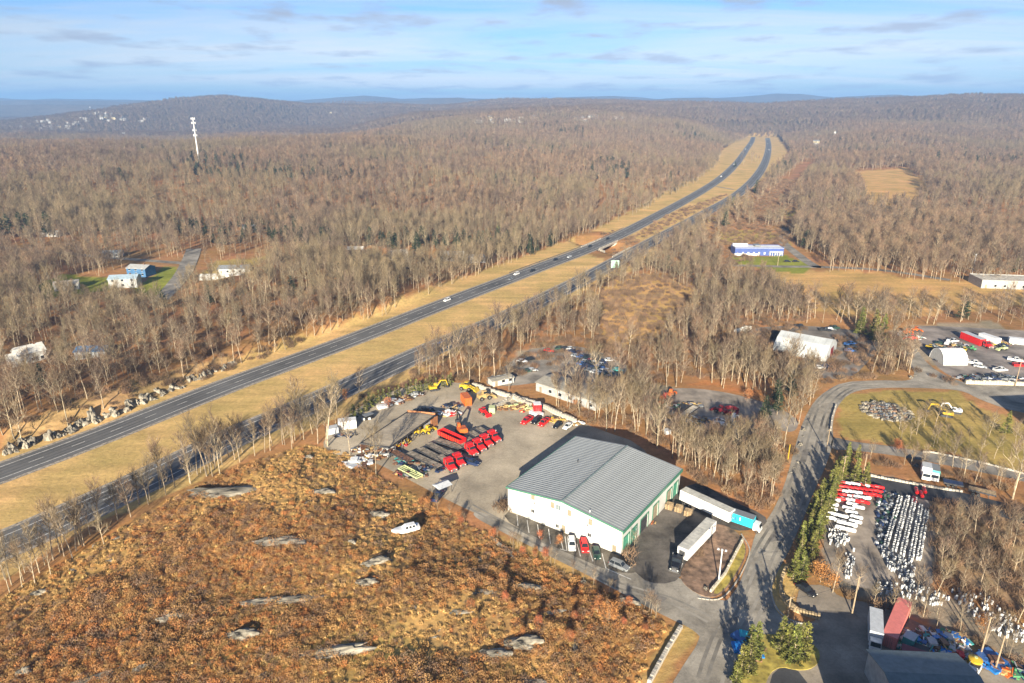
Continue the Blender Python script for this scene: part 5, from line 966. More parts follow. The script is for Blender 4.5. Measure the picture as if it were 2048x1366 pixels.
RT = [((878, 916), (909, 947), 11, 'frontmost red truck of the row, nearest the driveway'), ((894, 908), (927, 937), 11, 'red truck second from the front of the row'), ((916, 888), (953, 915), 8, 'red truck third from the front, right of the dark blue pickup'), ((932, 882), (969, 906), 8, 'red truck fourth from the front of the row'), ((948, 874), (983, 897), 8, 'red truck fifth from the front, second from the far end'), ((962, 866), (999, 888), 8, 'red truck at the far right end of the row')]
for (p, q_, bl, lb) in RT:
    a, b = at(*p), at(*q_); d = (b - a).normalized(); cc = b - d * 3.3; t = thing('red_truck', lb, 'truck', (0, 0, 0)); bpy.data.objects.remove(t)
    uu, vv = proj(np.array([cc.x]), np.array([cc.y]), np.array([0.])); tt = tractor(p, q_, lb, 'red', True, nm='red_truck', bed=bl if bl < 9 else 6.5); tt.location = (cc.x, cc.y, 0); tt.rotation_euler.z = math.atan2(d.y, d.x)
def flat_trailer(a_, b_, label, m=None, z=1.2, group=None, ladder=False):
    c, a, ln = seg(a_, b_); t = thing('flatbed_trailer', label, 'trailer', c, a, group); hl = ln / 2; mb = MB()
    if not ladder:
        nb = max(4, int(ln / 1.5))
        for i in range(nb): x0 = -hl + ln * i / nb; mb.box(x0, x0 + ln / nb - .04, -1.15, 1.15, z - .12, z + .01 * (i % 3), m or M_deck)
        part('deck', mb, t)
    mb = MB(); [mb.box(-hl, hl, s_ * 1.2 - .06, s_ * 1.2 + .06, z - .35, z + .05, M_steel if not ladder else PAINT['lime']) for s_ in (-1, 1)]
    if ladder: [mb.box(-hl + ln * i / 9 - .08, -hl + ln * i / 9 + .08, -1.15, 1.15, z - .3, z, PAINT['lime']) for i in range(10)]
    part('side_rails', mb, t)
    for x in (-hl + 1.2, -hl + 2.4):
        for y in (-.95, .95): part('wheel', wheel_mesh(.45, .4), t, loc=(x, y, .45))
    mb = MB(); [mb.box(hl - 1.6, hl - 1.45, y - .07, y + .07, 0, z - .2, M_steel) for y in (-.7, .7)]; part('landing_gear', mb, t); return t
flat_trailer((857, 893), (897, 914), 'flatbed trailer with tan boards just left of the red trucks'); flat_trailer((840, 903), (884, 926), 'flatbed trailer with grey boards second from the left group'); flat_trailer((818, 911), (880, 940), 'longest grey flatbed trailer on the near side of the row'); flat_trailer((872, 885), (935, 905), 'flatbed trailer between the red tank and the grey flatbeds')
flat_trailer((803, 940), (840, 960), 'pale green ladder frame trailer at the yard corner', ladder=True); flat_trailer((940, 865), (968, 878), 'short dark flatbed at the far end behind the red trucks', M_steel); flat_trailer((925, 868), (960, 886), 'dark narrow flatbed beside the far red trucks', M_steel)
flat_trailer((1345, 838), (1372, 815), 'long dark topped trailer in the wooded yard behind the warehouse', M_steel); flat_trailer((1352, 848), (1392, 820), 'long pale trailer in the wooded yard behind the warehouse', M_conc, 1.6); flat_trailer((1885, 968), (1925, 976), 'blue shaded lowboy trailer on the truck drive', PAINT['navy']); flat_trailer((1935, 985), (1990, 998), 'pale lumber loaded flatbed on the truck drive', M_wood, 1.6); flat_trailer((780, 905), (822, 928), 'rusty flatbed under the trees at the yard corner', M_rust)
t = thing('red_tank_trailer', 'long red open top trailer next to the excavator', 'trailer', seg((881, 872), (927, 893))[0], seg((881, 872), (927, 893))[1]); ln = seg((881, 872), (927, 893))[2] / 2
mb = MB(); [mb.hexa([(-ln, y0, .9), (ln, y0, .9), (ln, y0 + .1, .9), (-ln, y0 + .1, .9)], [(-ln, y0 + s_ * .25, 2.5), (ln, y0 + s_ * .25, 2.5), (ln, y0 + .1 + s_ * .25, 2.5), (-ln, y0 + .1 + s_ * .25, 2.5)], PAINT['red']) for y0, s_ in ((-1.1, -1), (1.0, 1))]; mb.box(-ln, ln, -1.0, 1.0, .85, 1.0, M_steel); mb.box(-ln, -ln + .1, -1.2, 1.2, 1, 2.5, PAINT['red']); mb.box(ln - .1, ln, -1.2, 1.2, 1, 2.6, PAINT['red']); part('tub', mb, t)
mb = MB(); [mb.box(-ln + i * ln / 5 - .05, -ln + i * ln / 5 + .05, s_ * 1.32 - .05, s_ * 1.32 + .05, 1, 2.5, PAINT['orange']) for i in range(1, 10) for s_ in (-1, 1)]; part('ribs', mb, t); [part('wheel', wheel_mesh(.5, .5), t, loc=(x, y, .5)) for x in (-ln + 1, -ln + 2.2) for y in (-1, 1)]

def excavator(loc, rz, label, colr, boom=PAINT['black'], sc=1.0, nm='excavator', yaw=.6):
    t = thing(nm, label, 'excavator', loc, rz, None, sc); m = PAINT[colr]
    for sy in (-1, 1):
        mb = MB(); secs = [[(x, sy * 1.2 - .3, z0), (x, sy * 1.2 - .3, z1), (x, sy * 1.2 + .3, z1), (x, sy * 1.2 + .3, z0)] for x, z0, z1 in ((-2.1, .35, .6), (-1.8, .02, .85), (1.8, .02, .85), (2.1, .35, .6))]; mb.loft(secs, M_steel); part('track', mb, t)
    mb = MB(); mb.box(-2.2, 1.1, -1.25, 1.25, 1.0, 1.9, m, .1, .1); mb.box(-2.3, -1.2, -1.2, 1.2, 1.0, 2.2, m, .15, .15); part('body', mb, t); mb = MB(); mb.box(.1, 1.5, .3, 1.2, 1.3, 2.9, m, .12, .08); part('cab', mb, t)
    mb = MB(); mb.box(.3, 1.53, .38, 1.22, 1.9, 2.7, M_glass, .1, .05); part('cab_window', mb, t)
    mb = MB(); mb.bar((1.0, -.2, 1.5), (3.2, -.2, 4.2), .4, .5, boom); mb.bar((3.2, -.2, 4.2), (5.4, -.2, 3.9), .36, .45, boom); part('boom', mb, t); mb = MB(); mb.bar((5.4, -.2, 4.1), (6.2, -.2, 1.4), .3, .35, boom); part('arm', mb, t)
    mb = MB(); mb.hexa([(5.6, -.7, .5), (6.4, -.7, .4), (6.4, .3, .4), (5.6, .3, .5)], [(5.7, -.7, 1.4), (6.6, -.7, 1.3), (6.6, .3, 1.3), (5.7, .3, 1.4)], M_steel); part('bucket', mb, t); return t
def loader(loc, rz, label, colr, sc=1.0, nm='wheel_loader'):
    t = thing(nm, label, 'loader', loc, rz, None, sc); m = PAINT[colr]; mb = MB(); mb.box(-2.6, .2, -1.0, 1.0, .8, 2.0, m, .1, .1); mb.box(.1, 1.6, -.6, .6, .7, 1.5, m); part('body', mb, t); mb = MB(); mb.box(-.9, .5, -.75, .75, 2.0, 3.1, m, .12, .1); part('cab', mb, t); mb = MB(); mb.box(-.85, .55, -.78, .78, 2.2, 2.9, M_glass, .1, .06); part('cab_window', mb, t)
    mb = MB(); [mb.bar((.6, y, 1.6), (3.0, y, .7), .2, .35, m) for y in (-.6, .6)]; part('lift_arms', mb, t); mb = MB(); mb.hexa([(2.9, -1.3, .1), (4.0, -1.3, .05), (4.0, 1.3, .05), (2.9, 1.3, .1)], [(2.7, -1.3, 1.2), (3.1, -1.3, 1.2), (3.1, 1.3, 1.2), (2.7, 1.3, 1.2)], m); part('bucket', mb, t)
    [part('wheel', wheel_mesh(.7, .5), t, loc=(x, y, .7)) for x in (-1.7, 1.1) for y in (-1.05, 1.05)]; return t
excavator(at(924, 866), 1.9, 'orange red excavator with a black boom behind the red trailer', 'orange', PAINT['black'], 1.15); excavator(at(868, 780), .4, 'yellow excavator at the cedar hedge at the back of the yard', 'yellow', PAINT['yellow'], .85); excavator(at(1892, 832), 2.7, 'yellow excavator with a white cab on the meadow', 'yellow', PAINT['yellow'], .9); excavator(at(1910, 826), 2.9, 'small white digger right of the yellow one on the meadow', 'white', PAINT['white'], .8)
loader(at(935, 780), -.4, 'yellow wheel loader at the back of the equipment yard', 'yellow', 1.1); loader(at(970, 798), .5, 'tan wheel loader beside the concrete wall', 'tan', 1.1); loader(at(840, 868), .3, 'yellow loader at the open side of the long shed', 'yellow', .8); loader(at(857, 864), .9, 'second yellow loader at the open side of the long shed, on the right', 'yellow', .8); loader(at(968, 828), -.9, 'red tractor beside the pale green hopper', 'red', .8, 'red_tractor'); loader(at(1385, 876), -.5, 'dark red tractor in the wood behind the warehouse', 'maroon', .9, 'red_tractor'); loader(at(1448, 900), .5, 'small yellow loader hidden in the trees behind the warehouse', 'yellow', .6)
loader(at(1522, 868), .9, 'red tractor at the shaded right end of the wooded yard', 'red', .8, 'red_tractor'); loader(at(1468, 838), .9, 'white loader beside the round red bin', 'white', .7)
def container(a_, b_, w_, h_, label, m, cat='container', nm='shipping_container', z0=0.1, rm=None, group=None):
    c, a, ln = seg(a_, b_); t = thing(nm, label, cat, c, a, group); hl = ln / 2; mb = MB(); mb.box(-hl, hl, -w_ / 2, w_ / 2, z0, h_ - .05, m); n_ = max(4, int(ln / .45))
    for i in range(n_):
        x = -hl + ln * (i + .5) / n_; [mb.box(x - .09, x + .09, s_ * w_ / 2 - .03, s_ * w_ / 2 + .03, z0 + .1, h_ - .15, m) for s_ in (-1, 1)]
    part('body', mb, t); mb = MB(); mb.box(-hl - .02, hl + .02, -w_ / 2 - .02, w_ / 2 + .02, h_ - .05, h_ + .02, rm or m); part('roof', mb, t)
    mb = MB(); [mb.box(hl, hl + .05, y0, y0 + w_ / 2 - .06, z0 + .1, h_ - .15, m) for y0 in (-w_ / 2 + .03, .03)]; [mb.box(hl + .05, hl + .09, y - .02, y + .02, z0 + .1, h_ - .2, M_chrome) for y in (-.5, -.2, .2, .5)]; part('doors', mb, t); return t
container((1805, 1222), (1775, 1296), 2.6, 2.9, 'long pink red container between the box truck and the scrap pile', PAINT['pink_red']); container((1806, 1285), (1828, 1296), 2.6, 2.4, 'short teal container beside the pink red one', PAINT['teal'], rm=PAINT['silver'])
container((1822, 1303), (1855, 1316), 2.4, 1.5, 'yellow rimmed open dumpster at the end of the scrap pile', PAINT['yellow'], 'dumpster', 'dumpster', rm=PAINT['black']); container((1800, 1313), (1850, 1330), 2.4, 2.2, 'dark red container in the shade behind the bottom building', PAINT['maroon'])
container((1073, 822), (1075, 829), 2.6, 3.6, 'bright red container with a white roof behind the parked cars', PAINT['red'], rm=PAINT['white']); container((1063, 826), (1082, 834), 2.4, 1.2, 'low white tank trailer in front of the bright red container', PAINT['white'], 'trailer', 'storage_bin')
container((677, 857), (713, 853), 3.0, 2.9, 'white ribbed container at the left edge of the equipment yard', PAINT['white']); container((655, 868), (676, 864), 2.6, 2.2, 'pale blue container left of the white ribbed one', PAINT['silver']); container((724, 840), (741, 838), 1.4, .8, 'low white bin beside the cedar hedge', PAINT['white'], 'bin', 'storage_bin'); container((755, 818), (775, 814), 2.0, 1.1, 'low white box by the blue tarp pile', PAINT['white'], 'bin', 'storage_bin')
container((928, 800), (937, 812), 2.6, 3.0, 'orange dumpster standing on the open lot', PAINT['orange'], 'dumpster', 'dumpster'); container((978, 824), (990, 824), 2.6, 2.0, 'pale green hopper beside the red tractor', PAINT['lime'], 'hopper', 'hopper'); container((745, 834), (728, 840), 2.2, 1.6, 'black framed trailer with a grey top at the cedar hedge', PAINT['black'], 'trailer', 'covered_trailer', rm=PAINT['grey'])
container((798, 848), (812, 842), 1.8, 1.2, 'mint green crate on top of the strip beside the long shed', PAINT['mint'], 'crate', 'crate'); container((813, 836), (822, 832), 1.6, 1.4, 'white crate at the top end of the strip beside the long shed', PAINT['white'], 'crate', 'crate'); container((740, 880), (752, 872), 1.6, 1.0, 'pale yellow crate at the lower end of the long shed', PAINT['tan'], 'crate', 'crate')
for i, (u, v, c) in enumerate(((758, 872, 'white'), (768, 862, 'silver'), (776, 857, 'white'), (783, 852, 'silver'), (764, 867, 'grey'), (788, 846, 'black'), (734, 886, 'grey'), (728, 894, 'navy'), (722, 902, 'white'))): container((u - 3, v + 1), (u + 3, v - 2), 1.0, .9, '%s crate in the line along the back of the long shed' % c, PAINT[c], 'crate', 'crate', group='%s crates behind the long shed' % c)
container((1338, 838), (1350, 832), 2, 1.6, 'pink white shed like box among orange machines', PAINT['tan'], 'bin', 'storage_bin'); container((1328, 868), (1338, 866), 2, 1.4, 'small blue white trailer in the wood behind the warehouse', PAINT['silver'], 'trailer', 'covered_trailer')
container((2016, 685), (2060, 690), 3, 2.5, 'white machine cut by the right edge of the sales lot', PAINT['white'], 'trailer', 'covered_trailer'); container((1925, 676), (1964, 692), 3, 3.2, 'red trailer with a grey roof on the sales lot', PAINT['red'], 'trailer', 'red_trailer', rm=PAINT['silver']); container((1960, 678), (1995, 690), 3, 3, 'white trailer behind the red one on the sales lot', PAINT['white'], 'trailer', 'covered_trailer')
tractor((1962, 690), (1980, 698), 'red truck cab in front of the red trailer on the sales lot', 'red', False, nm='red_truck')
for i, (u, v, c, s) in enumerate(((1815, 668, 'orange', .9), (1832, 663, 'orange', .8), (1822, 680, 'red', .9), (1800, 672, 'grey', .8), (1860, 698, 'yellow', .7), (1927, 705, 'yellow', .8), (1895, 690, 'silver', .9), (2005, 700, 'lime', .7), (1942, 700, 'green', .7), (1308, 800, 'orange', .9), (1322, 806, 'orange', 1.0), (1342, 792, 'orange', .9), (1330, 798, 'red', .8), (1440, 825, 'maroon', .9))):
    loader(at(u, v), r_.uniform(0, 6), '%s machine on the %s, %s' % (c, 'sales lot' if u > 1700 else 'gravel of the wooded yard', ('front left corner', 'back left corner', 'nearest the drive', 'far left end', 'next to the white arched shed', 'below the red trailer', 'among silver frames', 'beside the right edge', 'beside the yellow one', 'left end of the orange group', 'middle of the orange group', 'right end of the orange group', 'among the orange group', 'right of the long trailers')[i]), c, s, 'machine')
for i, (u, v, c) in enumerate(((1905, 715, 'silver'), (1920, 722, 'white'), (1948, 728, 'white'), (1880, 688, 'dark_green'), (1905, 684, 'silver'), (2000, 742, 'white'), (2008, 693, 'navy'), (2030, 722, 'white'), (2040, 733, 'red'), (1960, 735, 'silver'), (1970, 757, 'black'), (1985, 760, 'navy'), (1955, 758, 'grey'), (1998, 756, 'black'), (2012, 760, 'grey'), (1945, 762, 'navy'), (1600, 655, 'black'), (1650, 662, 'black'), (1662, 660, 'grey'), (1700, 690, 'blue'), (1706, 697, 'black'), (1700, 703, 'blue'), (1655, 700, 'maroon'), (1668, 658, 'dark_green'))):
    car_at(at(u, v), r_.uniform(-.6, .4), 'pickup' if i % 3 else 'sedan', c, '%s vehicle on the %s lot, number %s from its left among that colour' % (c.replace('_', ' '), 'sales' if u > 1800 else 'tent', ['one', 'two', 'three', 'four', 'five'][sum(1 for k in [(1905, 'silver'), (1920, 'white'), (1948, 'white'), (1880, 'dark_green'), (1905, 'silver'), (2000, 'white'), (2008, 'navy'), (2030, 'white'), (2040, 'red'), (1960, 'silver'), (1970, 'black'), (1985, 'navy'), (1955, 'grey'), (1998, 'black'), (2012, 'grey'), (1945, 'navy'), (1600, 'black'), (1650, 'black'), (1662, 'grey'), (1700, 'blue'), (1706, 'black'), (1700, 'blue'), (1655, 'maroon'), (1668, 'dark_green')][:i] if k[1] == c and (k[0] > 1800) == (u > 1800))]), near=False)
# highway traffic
def on_line(line, u, v, off, rev):
    p = Vector(flat(u, v)); P = [Vector(q) for q in line]; i = min(range(1, len(P)), key=lambda k: (P[k] - p).length); d = (P[i] - P[i - 1]).normalized(); nn = Vector((-d.y, d.x)); q_ = P[i] + nn * off; return Vector((q_.x, q_.y, .05)), math.atan2(d.y, d.x) + (math.pi if rev else 0)
for ln_, u, v, off, rev, kd, cl, lb in ((hwL, 900, 603, 1.9, True, 'suv', 'white', 'white car alone on the left highway lanes'), (hwL, 1037, 549, 1.9, True, 'suv', 'white', 'white van on the left highway lanes before the bridge'), (hwL, 1052, 543, -1.9, True, 'sedan', 'black', 'black car just ahead of the white van'), (hwL, 1020, 556, -1.9, True, 'sedan', 'grey', 'grey car trailing the white van'), (hwL, 1108, 522, 1.9, True, 'sedan', 'black', 'black car nearing the bridge on the left lanes'),
        (hwL, 1222, 478, 1.9, True, 'sedan', 'black', 'black car on the bridge end of the left lanes'), (hwL, 1182, 494, 1.9, True, 'sedan', 'black', 'black car on the bridge deck'), (hwL, 1140, 512, -1.9, True, 'sedan', 'silver', 'silver car left of the bridge'), (hwL, 1447, 353, 1.9, True, 'suv', 'white', 'white van on the left lanes before the bend'), (hwL, 1470, 329, 1.9, True, 'suv', 'white', 'white truck in the highway bend'),
        (hwL, 1491, 299, 1.9, True, 'suv', 'white', 'white car beyond the highway bend'), (hwL, 1495, 290, -1.9, True, 'suv', 'silver', 'silver car beyond the highway bend'), (hwR, 1535, 288, 1.9, False, 'suv', 'white', 'white car far off on the right lanes'), (hwR, 1537, 300, -1.9, False, 'suv', 'white', 'second white car far off on the right lanes'), (hwR, 1535, 279, 1.9, False, 'suv', 'silver', 'silver truck at the vanishing end of the right lanes'), (hwR, 1245, 520, -1.9, False, 'sedan', 'black', 'black car on the right lanes near the green sign'), (hwR, 886, 690, 1.9, False, 'sedan', 'blue', 'blue car half hidden on the shaded right lanes')):
    p, a = on_line(ln_, u, v, off, rev); car_at(p, a, kd, cl, lb, nm='highway_car', cat='car', near=False)

# ------------------------------------------------------------------ yard shed, scrap, tarps, boat
def heap(px, rad, n, cols, label, seed, smin=.2, smax=.9, cat='scrap', hgt=1.3, nm='scrap_heap'):
    r = random.Random(seed); mb = MB(); c = at(*px)
    for i in range(n):
        a = r.uniform(0, 6.28); q_ = math.sqrt(r.random()); x, y = math.cos(a) * q_ * rad[0], math.sin(a) * q_ * rad[1]; s = r.uniform(smin, smax); z = r.uniform(0, hgt) * (1 - q_ * .8); m = PAINT[r.choice(cols)] if r.random() < .8 else M_rust; th = r.uniform(0, 3.14); k = r.uniform(.25, .9); cx_, sx_ = math.cos(th) * s, math.sin(th) * s
        if r.random() < .25: mb.tube((x - cx_, y - sx_, z + .1), (x + cx_, y + sx_, z + r.uniform(.1, .8)), .12, .12, m, 6)
        else: pts = [(x - cx_ + sx_ * k, y - sx_ - cx_ * k), (x + cx_ + sx_ * k, y + sx_ - cx_ * k), (x + cx_ - sx_ * k, y + sx_ + cx_ * k), (x - cx_ - sx_ * k, y - sx_ + cx_ * k)]; tz = r.uniform(-.2, .2); mb.hexa([(a_, b_, z + tz * (j > 1)) for j, (a_, b_) in enumerate(pts)], [(a_, b_, z + s * .5 * k + .1 + tz * (j > 1)) for j, (a_, b_) in enumerate(pts)], m)
    o = solo(nm, mb, label, cat, c, seg((px[0] - 10, px[1]), (px[0] + 10, px[1]))[1], kind='stuff'); return o
heap((1858, 1285), (8, 3.4), 260, ['white', 'silver', 'blue', 'royal', 'green', 'teal', 'tan', 'white'], 'long heap of mixed white, blue and green scrap right of the pink container', 1); heap((1895, 1300), (4, 2.5), 60, ['tan', 'brown', 'silver'], 'small heap of tan scrap beyond the dark strip', 2); heap((1920, 1318), (2.5, 1.5), 30, ['red', 'white', 'tan'], 'small heap with red and white pieces left of the yellow tank', 3)
heap((790, 886), (5, 3), 110, ['black', 'maroon', 'tan', 'grey', 'red', 'yellow'], 'dark heap of parts at the open side of the long shed', 4); heap((782, 906), (3.5, 2.5), 70, ['white', 'silver', 'grey'], 'white and silver scrap at the lower end of the long shed', 5); heap((715, 928), (4, 2.6), 60, ['white', 'silver', 'tan'], 'white sheet scrap on the rusty slope at the yard corner', 6, .4, 1.5); heap((745, 915), (4, 2), 50, ['white', 'tan', 'brown'], 'tan and white debris behind the pale bare tree', 7); heap((812, 925), (4, 2.2), 60, ['navy', 'grey', 'black', 'teal'], 'dark blue machinery heap between ladder frame and flatbeds', 8); heap((862, 938), (4, 2), 60, ['navy', 'black', 'grey', 'maroon'], 'dark machinery heap at the near end of the flatbeds', 9)
heap((820, 950), (5, 1.8), 70, ['grey', 'dark_green', 'black', 'tan', 'maroon'], 'dark clutter along the near edge of the yard behind the ladder frame', 41); heap((735, 900), (5, 1.6), 60, ['tan', 'white', 'brown', 'grey'], 'pale clutter along the lower left edge of the equipment yard', 42); heap((690, 872), (4, 1.2), 40, ['black', 'navy', 'grey'], 'dark clutter in front of the white ribbed container', 43); heap((905, 815), (4, 1.5), 40, ['black', 'navy', 'grey', 'tan'], 'dark clutter above the pale materials heap', 44); heap((965, 868), (5, 1.5), 60, ['black', 'grey', 'dark_green'], 'dark machine frames behind the far red trucks', 45)
heap((850, 823), (4, 2), 60, ['dark_green', 'black', 'grey', 'navy'], 'dark equipment heap above the top end of the long shed', 10); heap((895, 828), (5, 2), 70, ['white', 'tan', 'red', 'silver'], 'pale mixed materials heap right of the long shed', 11); heap((788, 805), (3.5, 2), 70, ['silver', 'white', 'cyan'], 'pale blue sheet heap by the cedar hedge', 12, .4, 1.4); heap((808, 800), (3, 1.6), 40, ['tan', 'brown'], 'tan lumber heap right of the pale blue sheets', 13); heap((830, 790), (4, 1.4), 50, ['grey', 'black', 'silver'], 'dark scrap row along the cedar hedge', 14)
heap((1040, 812), (5, 1.6), 50, ['tan', 'brown', 'lime'], 'heap of tan gravel and boards inside the storage bunker', 15); heap((1012, 818), (4.5, 1.0), 40, ['brown', 'tan'], 'rusty pipes laid in front of the storage bunker', 16, cat='pipes'); heap((1058, 822), (3, 1.5), 36, ['tan', 'red', 'lime'], 'small coloured heap left of the bright red container', 17); heap((1108, 842), (4, 1.2), 44, ['tan', 'yellow', 'tan'], 'tan pallets behind the longer red pickup', 18); heap((1150, 848), (3, 1.4), 30, ['white', 'tan'], 'pale slab behind the white sedan', 19)
heap((1395, 842), (6, 3), 90, ['tan', 'grey', 'white', 'brown'], 'mixed tan scrap beside the long trailers in the wooded yard', 20); heap((1372, 812), (6, 2), 60, ['tan', 'brown', 'grey'], 'tan debris on the wooded yard above the long trailers', 21); heap((1450, 845), (4, 3), 60, ['silver', 'grey', 'white'], 'grey scrap near the round red bin', 22); heap((1335, 815), (5, 2), 60, ['white', 'tan', 'green'], 'white and green scrap below the orange machines', 23)
heap((1820, 676), (7, 3), 80, ['silver', 'white', 'teal', 'orange'], 'pale machinery cluster at the left end of the sales lot', 24); heap((1908, 722), (8, 2.2), 90, ['white', 'silver', 'grey', 'black'], 'white frames in front of the white arched shed', 25); heap((1975, 757), (14, 3), 160, ['black', 'navy', 'grey', 'silver', 'dark_green'], 'dark machinery packed along the cream block wall', 26); heap((1900, 692), (8, 3), 80, ['silver', 'grey', 'dark_green', 'tan'], 'silver machinery cluster on the sales lot', 27); heap((1990, 688), (8, 3), 70, ['white', 'tan', 'yellow', 'green'], 'mixed machines behind the navy one on the sales lot', 28)
heap((2035, 1345), (3, 2), 40, ['navy', 'grey', 'green'], 'dark scrap in the bottom right corner', 29); heap((1985, 1328), (3, 2.2), 60, ['royal', 'blue', 'cyan'], 'bright blue tarp heap right of the yellow tank', 30, .5, 1.3, 'tarp', 1.0, 'tarp_heap'); heap((1497, 1296), (2.4, 3.2), 50, ['royal', 'cyan', 'blue'], 'bright blue tarp heap left of the grass island', 31, .5, 1.3, 'tarp', .8, 'tarp_heap'); heap((2011, 1347), (1.4, 1), 22, ['orange', 'tan'], 'small orange heap right of the blue tarp', 32)
heap((1290, 1002), (2.6, 1.4), 30, ['tan'], 'left stack of tan pallets below the docked trailer', 33, .5, .9, 'pallets', 1.0, 'pallet_stack')
for i, (u, v, lb) in enumerate(((1338, 1017, 'left'), (1357, 1022, 'middle'), (1376, 1030, 'right'))):
    t = thing('pallet_stack', '%s stack of tan pallets between the dock and the lone trailer' % lb, 'pallets', at(u, v), -.5); mes = MB()
    for y in range(5): mes.box(-.9, .9, -.9 + y * .38, -.9 + y * .38 + .3, .1, .16, M_wood)
    [mes.box(-.9, .9, y - .05, y + .05, 0, .1, M_wood) for y in (-.8, 0, .8)]; mes = mes.mesh('pallet'); [part('pallet', mes, t, loc=(rnd.uniform(-.06, .06), rnd.uniform(-.06, .06), .17 * k), rot=(0, 0, rnd.uniform(-.05, .05))) for k in range(9)]
for u, v in ((1268, 1068), (1300, 1045)): heap((u, v), (1.6, .8), 14, ['orange', 'tan'], 'orange pallet scraps at the %s loading door' % ('nearest' if u < 1280 else 'second'), u, .3, .6, 'pallets', .3)
# yellow tank
t = thing('yellow_tank', 'round yellow tank left of the blue tarp at the bottom right', 'tank', at(1948, 1330)); mb = MB(); mb.tube((0, 0, 0), (0, 0, 1.5), 1.2, 1.2, PAINT['yellow'], 16); mb.tube((0, 0, 1.5), (0, 0, 1.8), 1.2, .35, PAINT['yellow'], 16); part('body', mb, t); mb = MB(); mb.tube((0, 0, 1.8), (0, 0, 1.92), .3, .3, PAINT['lime'], 10); part('lid', mb, t)
t = thing('round_bin', 'round open red bin in the wooded yard', 'bin', at(1462, 826)); mb = MB(); mb.tube((0, 0, 0), (0, 0, 1.6), 2.4, 2.6, PAINT['maroon'], 18, False); mb.tube((0, 0, .3), (0, 0, .32), 2.4, 2.4, M_steel, 18); part('wall', mb, t)
# long shed with two flat roof leaves
A_, B_, C_, D_ = flat(814, 825, 3.4), flat(870, 831, 3.4), flat(778, 896, 3.4), flat(721, 887, 3.4)
t = thing('long_shed', 'long open fronted shed with a flat brown grey roof in the equipment yard', 'shed', (0, 0, 0)); M_shedroof = mat('shed_roof_felt', (.36, .30, .225), .9, var=.2, scale=.2, detail=8)
A_, B_, C_, D_ = [Vector(p) for p in (A_, B_, C_, D_)]; mA, mB2 = A_.lerp(B_, .5), D_.lerp(C_, .5)
for q4, nm_ in (((A_, mA, mB2, D_), 0), ((mA, B_, C_, mB2), 1)):
    nb = 14
    for i in range(nb):
        f0, f1 = i / nb, (i + 1) / nb - .004; p0, p1, p2, p3 = q4[0].lerp(q4[3], f0), q4[1].lerp(q4[2], f0), q4[1].lerp(q4[2], f1), q4[0].lerp(q4[3], f1); z0, z1 = ((3.3, 3.7) if nm_ == 0 else (3.62, 3.3)); mb = MB()
        mb.hexa([(p0.x, p0.y, z0), (p1.x, p1.y, z1), (p2.x, p2.y, z1), (p3.x, p3.y, z0)][::-1], [(p0.x, p0.y, z0 + .12), (p1.x, p1.y, z1 + .12), (p2.x, p2.y, z1 + .12), (p3.x, p3.y, z0 + .12)][::-1], M_shedroof); part('roof_sheet', mb, t)
mb = MB(); mb.bar((A_.x, A_.y, 1.65), (D_.x, D_.y, 1.65), .2, 3.3, M_rust); part('back_wall', mb, t)
mb = MB(); [mb.bar((p_.x, p_.y, 3.45), (q_.x, q_.y, 3.45), .22, .5, M_steel) for p_, q_ in ((A_, D_), (B_, C_), (D_, C_))]; part('roof_edge', mb, t)
for i in range(9): p = B_.lerp(C_, i / 8); mb = MB(); mb.bar((p.x, p.y, 0), (p.x, p.y + .01, 3.3), .2, .2, M_steel); part('post', mb, t)
mb = MB(); e = (B_ - C_).normalized(); mb.bar((B_.x - e.x * 3.6 + .6, B_.y - e.y * 3.6, 1.6), (B_.x + e.x * .3 + .6, B_.y + e.y * .3, 1.6), .25, 3.2, mat('orange_brown_panel', (.45, .19, .08), .7)); mb.bar((A_.x, A_.y + .8, 2.0), (B_.x, B_.y + .8, 2.0), .25, 3.9, MATS['orange_brown_panel']); part('end_wall', mb, t)
mb = MB(); [mb.bar((B_.lerp(C_, f).x, B_.lerp(C_, f).y, 1.4), (B_.lerp(C_, f + .09).x, B_.lerp(C_, f + .09).y, 1.4), .1, 2.6, PAINT['silver']) for f in (.06, .17)]; part('end_door', mb, t)
# boat
c, a, ln = seg((785, 1068), (838, 1062)); t = thing('motor_boat', 'white cabin boat lying abandoned in the rusty brush', 'boat', c, a + math.pi, None, 1.0); mb = MB(); secs = []
for x, w_, z0, z1 in ((-3.4, 1.0, .25, 1.35), (-1.0, 1.15, .15, 1.4), (1.2, 1.0, .2, 1.5), (2.6, .55, .5, 1.65), (3.5, .06, 1.1, 1.75)): secs.append([(x, 0, z0), (x, w_ * .75, z0 + .2), (x, w_, z1), (x, 0, z1 + .03), (x, -w_, z1), (x, -w_ * .75, z0 + .2)])
mb.loft(secs, PAINT['white']); part('hull', mb, t); mb = MB(); mb.hexa([(-2.6, -.85, 1.38), (.9, -.8, 1.45), (.9, .8, 1.45), (-2.6, .85, 1.38)], [(-2.3, -.7, 2.1), (.0, -.65, 2.15), (.0, .65, 2.15), (-2.3, .7, 2.1)], PAINT['white']); part('cabin', mb, t)
for x in (-2.2, -1.35, -.5):
    for sy in (-1, 1): mb = MB(); mb.hexa([(x, sy * .86 - .02, 1.5), (x + .65, sy * .84 - .02, 1.5), (x + .65, sy * .84 + .02, 1.5), (x, sy * .86 + .02, 1.5)], [(x + .05, sy * .74 - .02, 2.0), (x + .6, sy * .73 - .02, 2.0), (x + .6, sy * .73 + .02, 2.0), (x + .05, sy * .74 + .02, 2.0)], M_glass); part('window', mb, t)
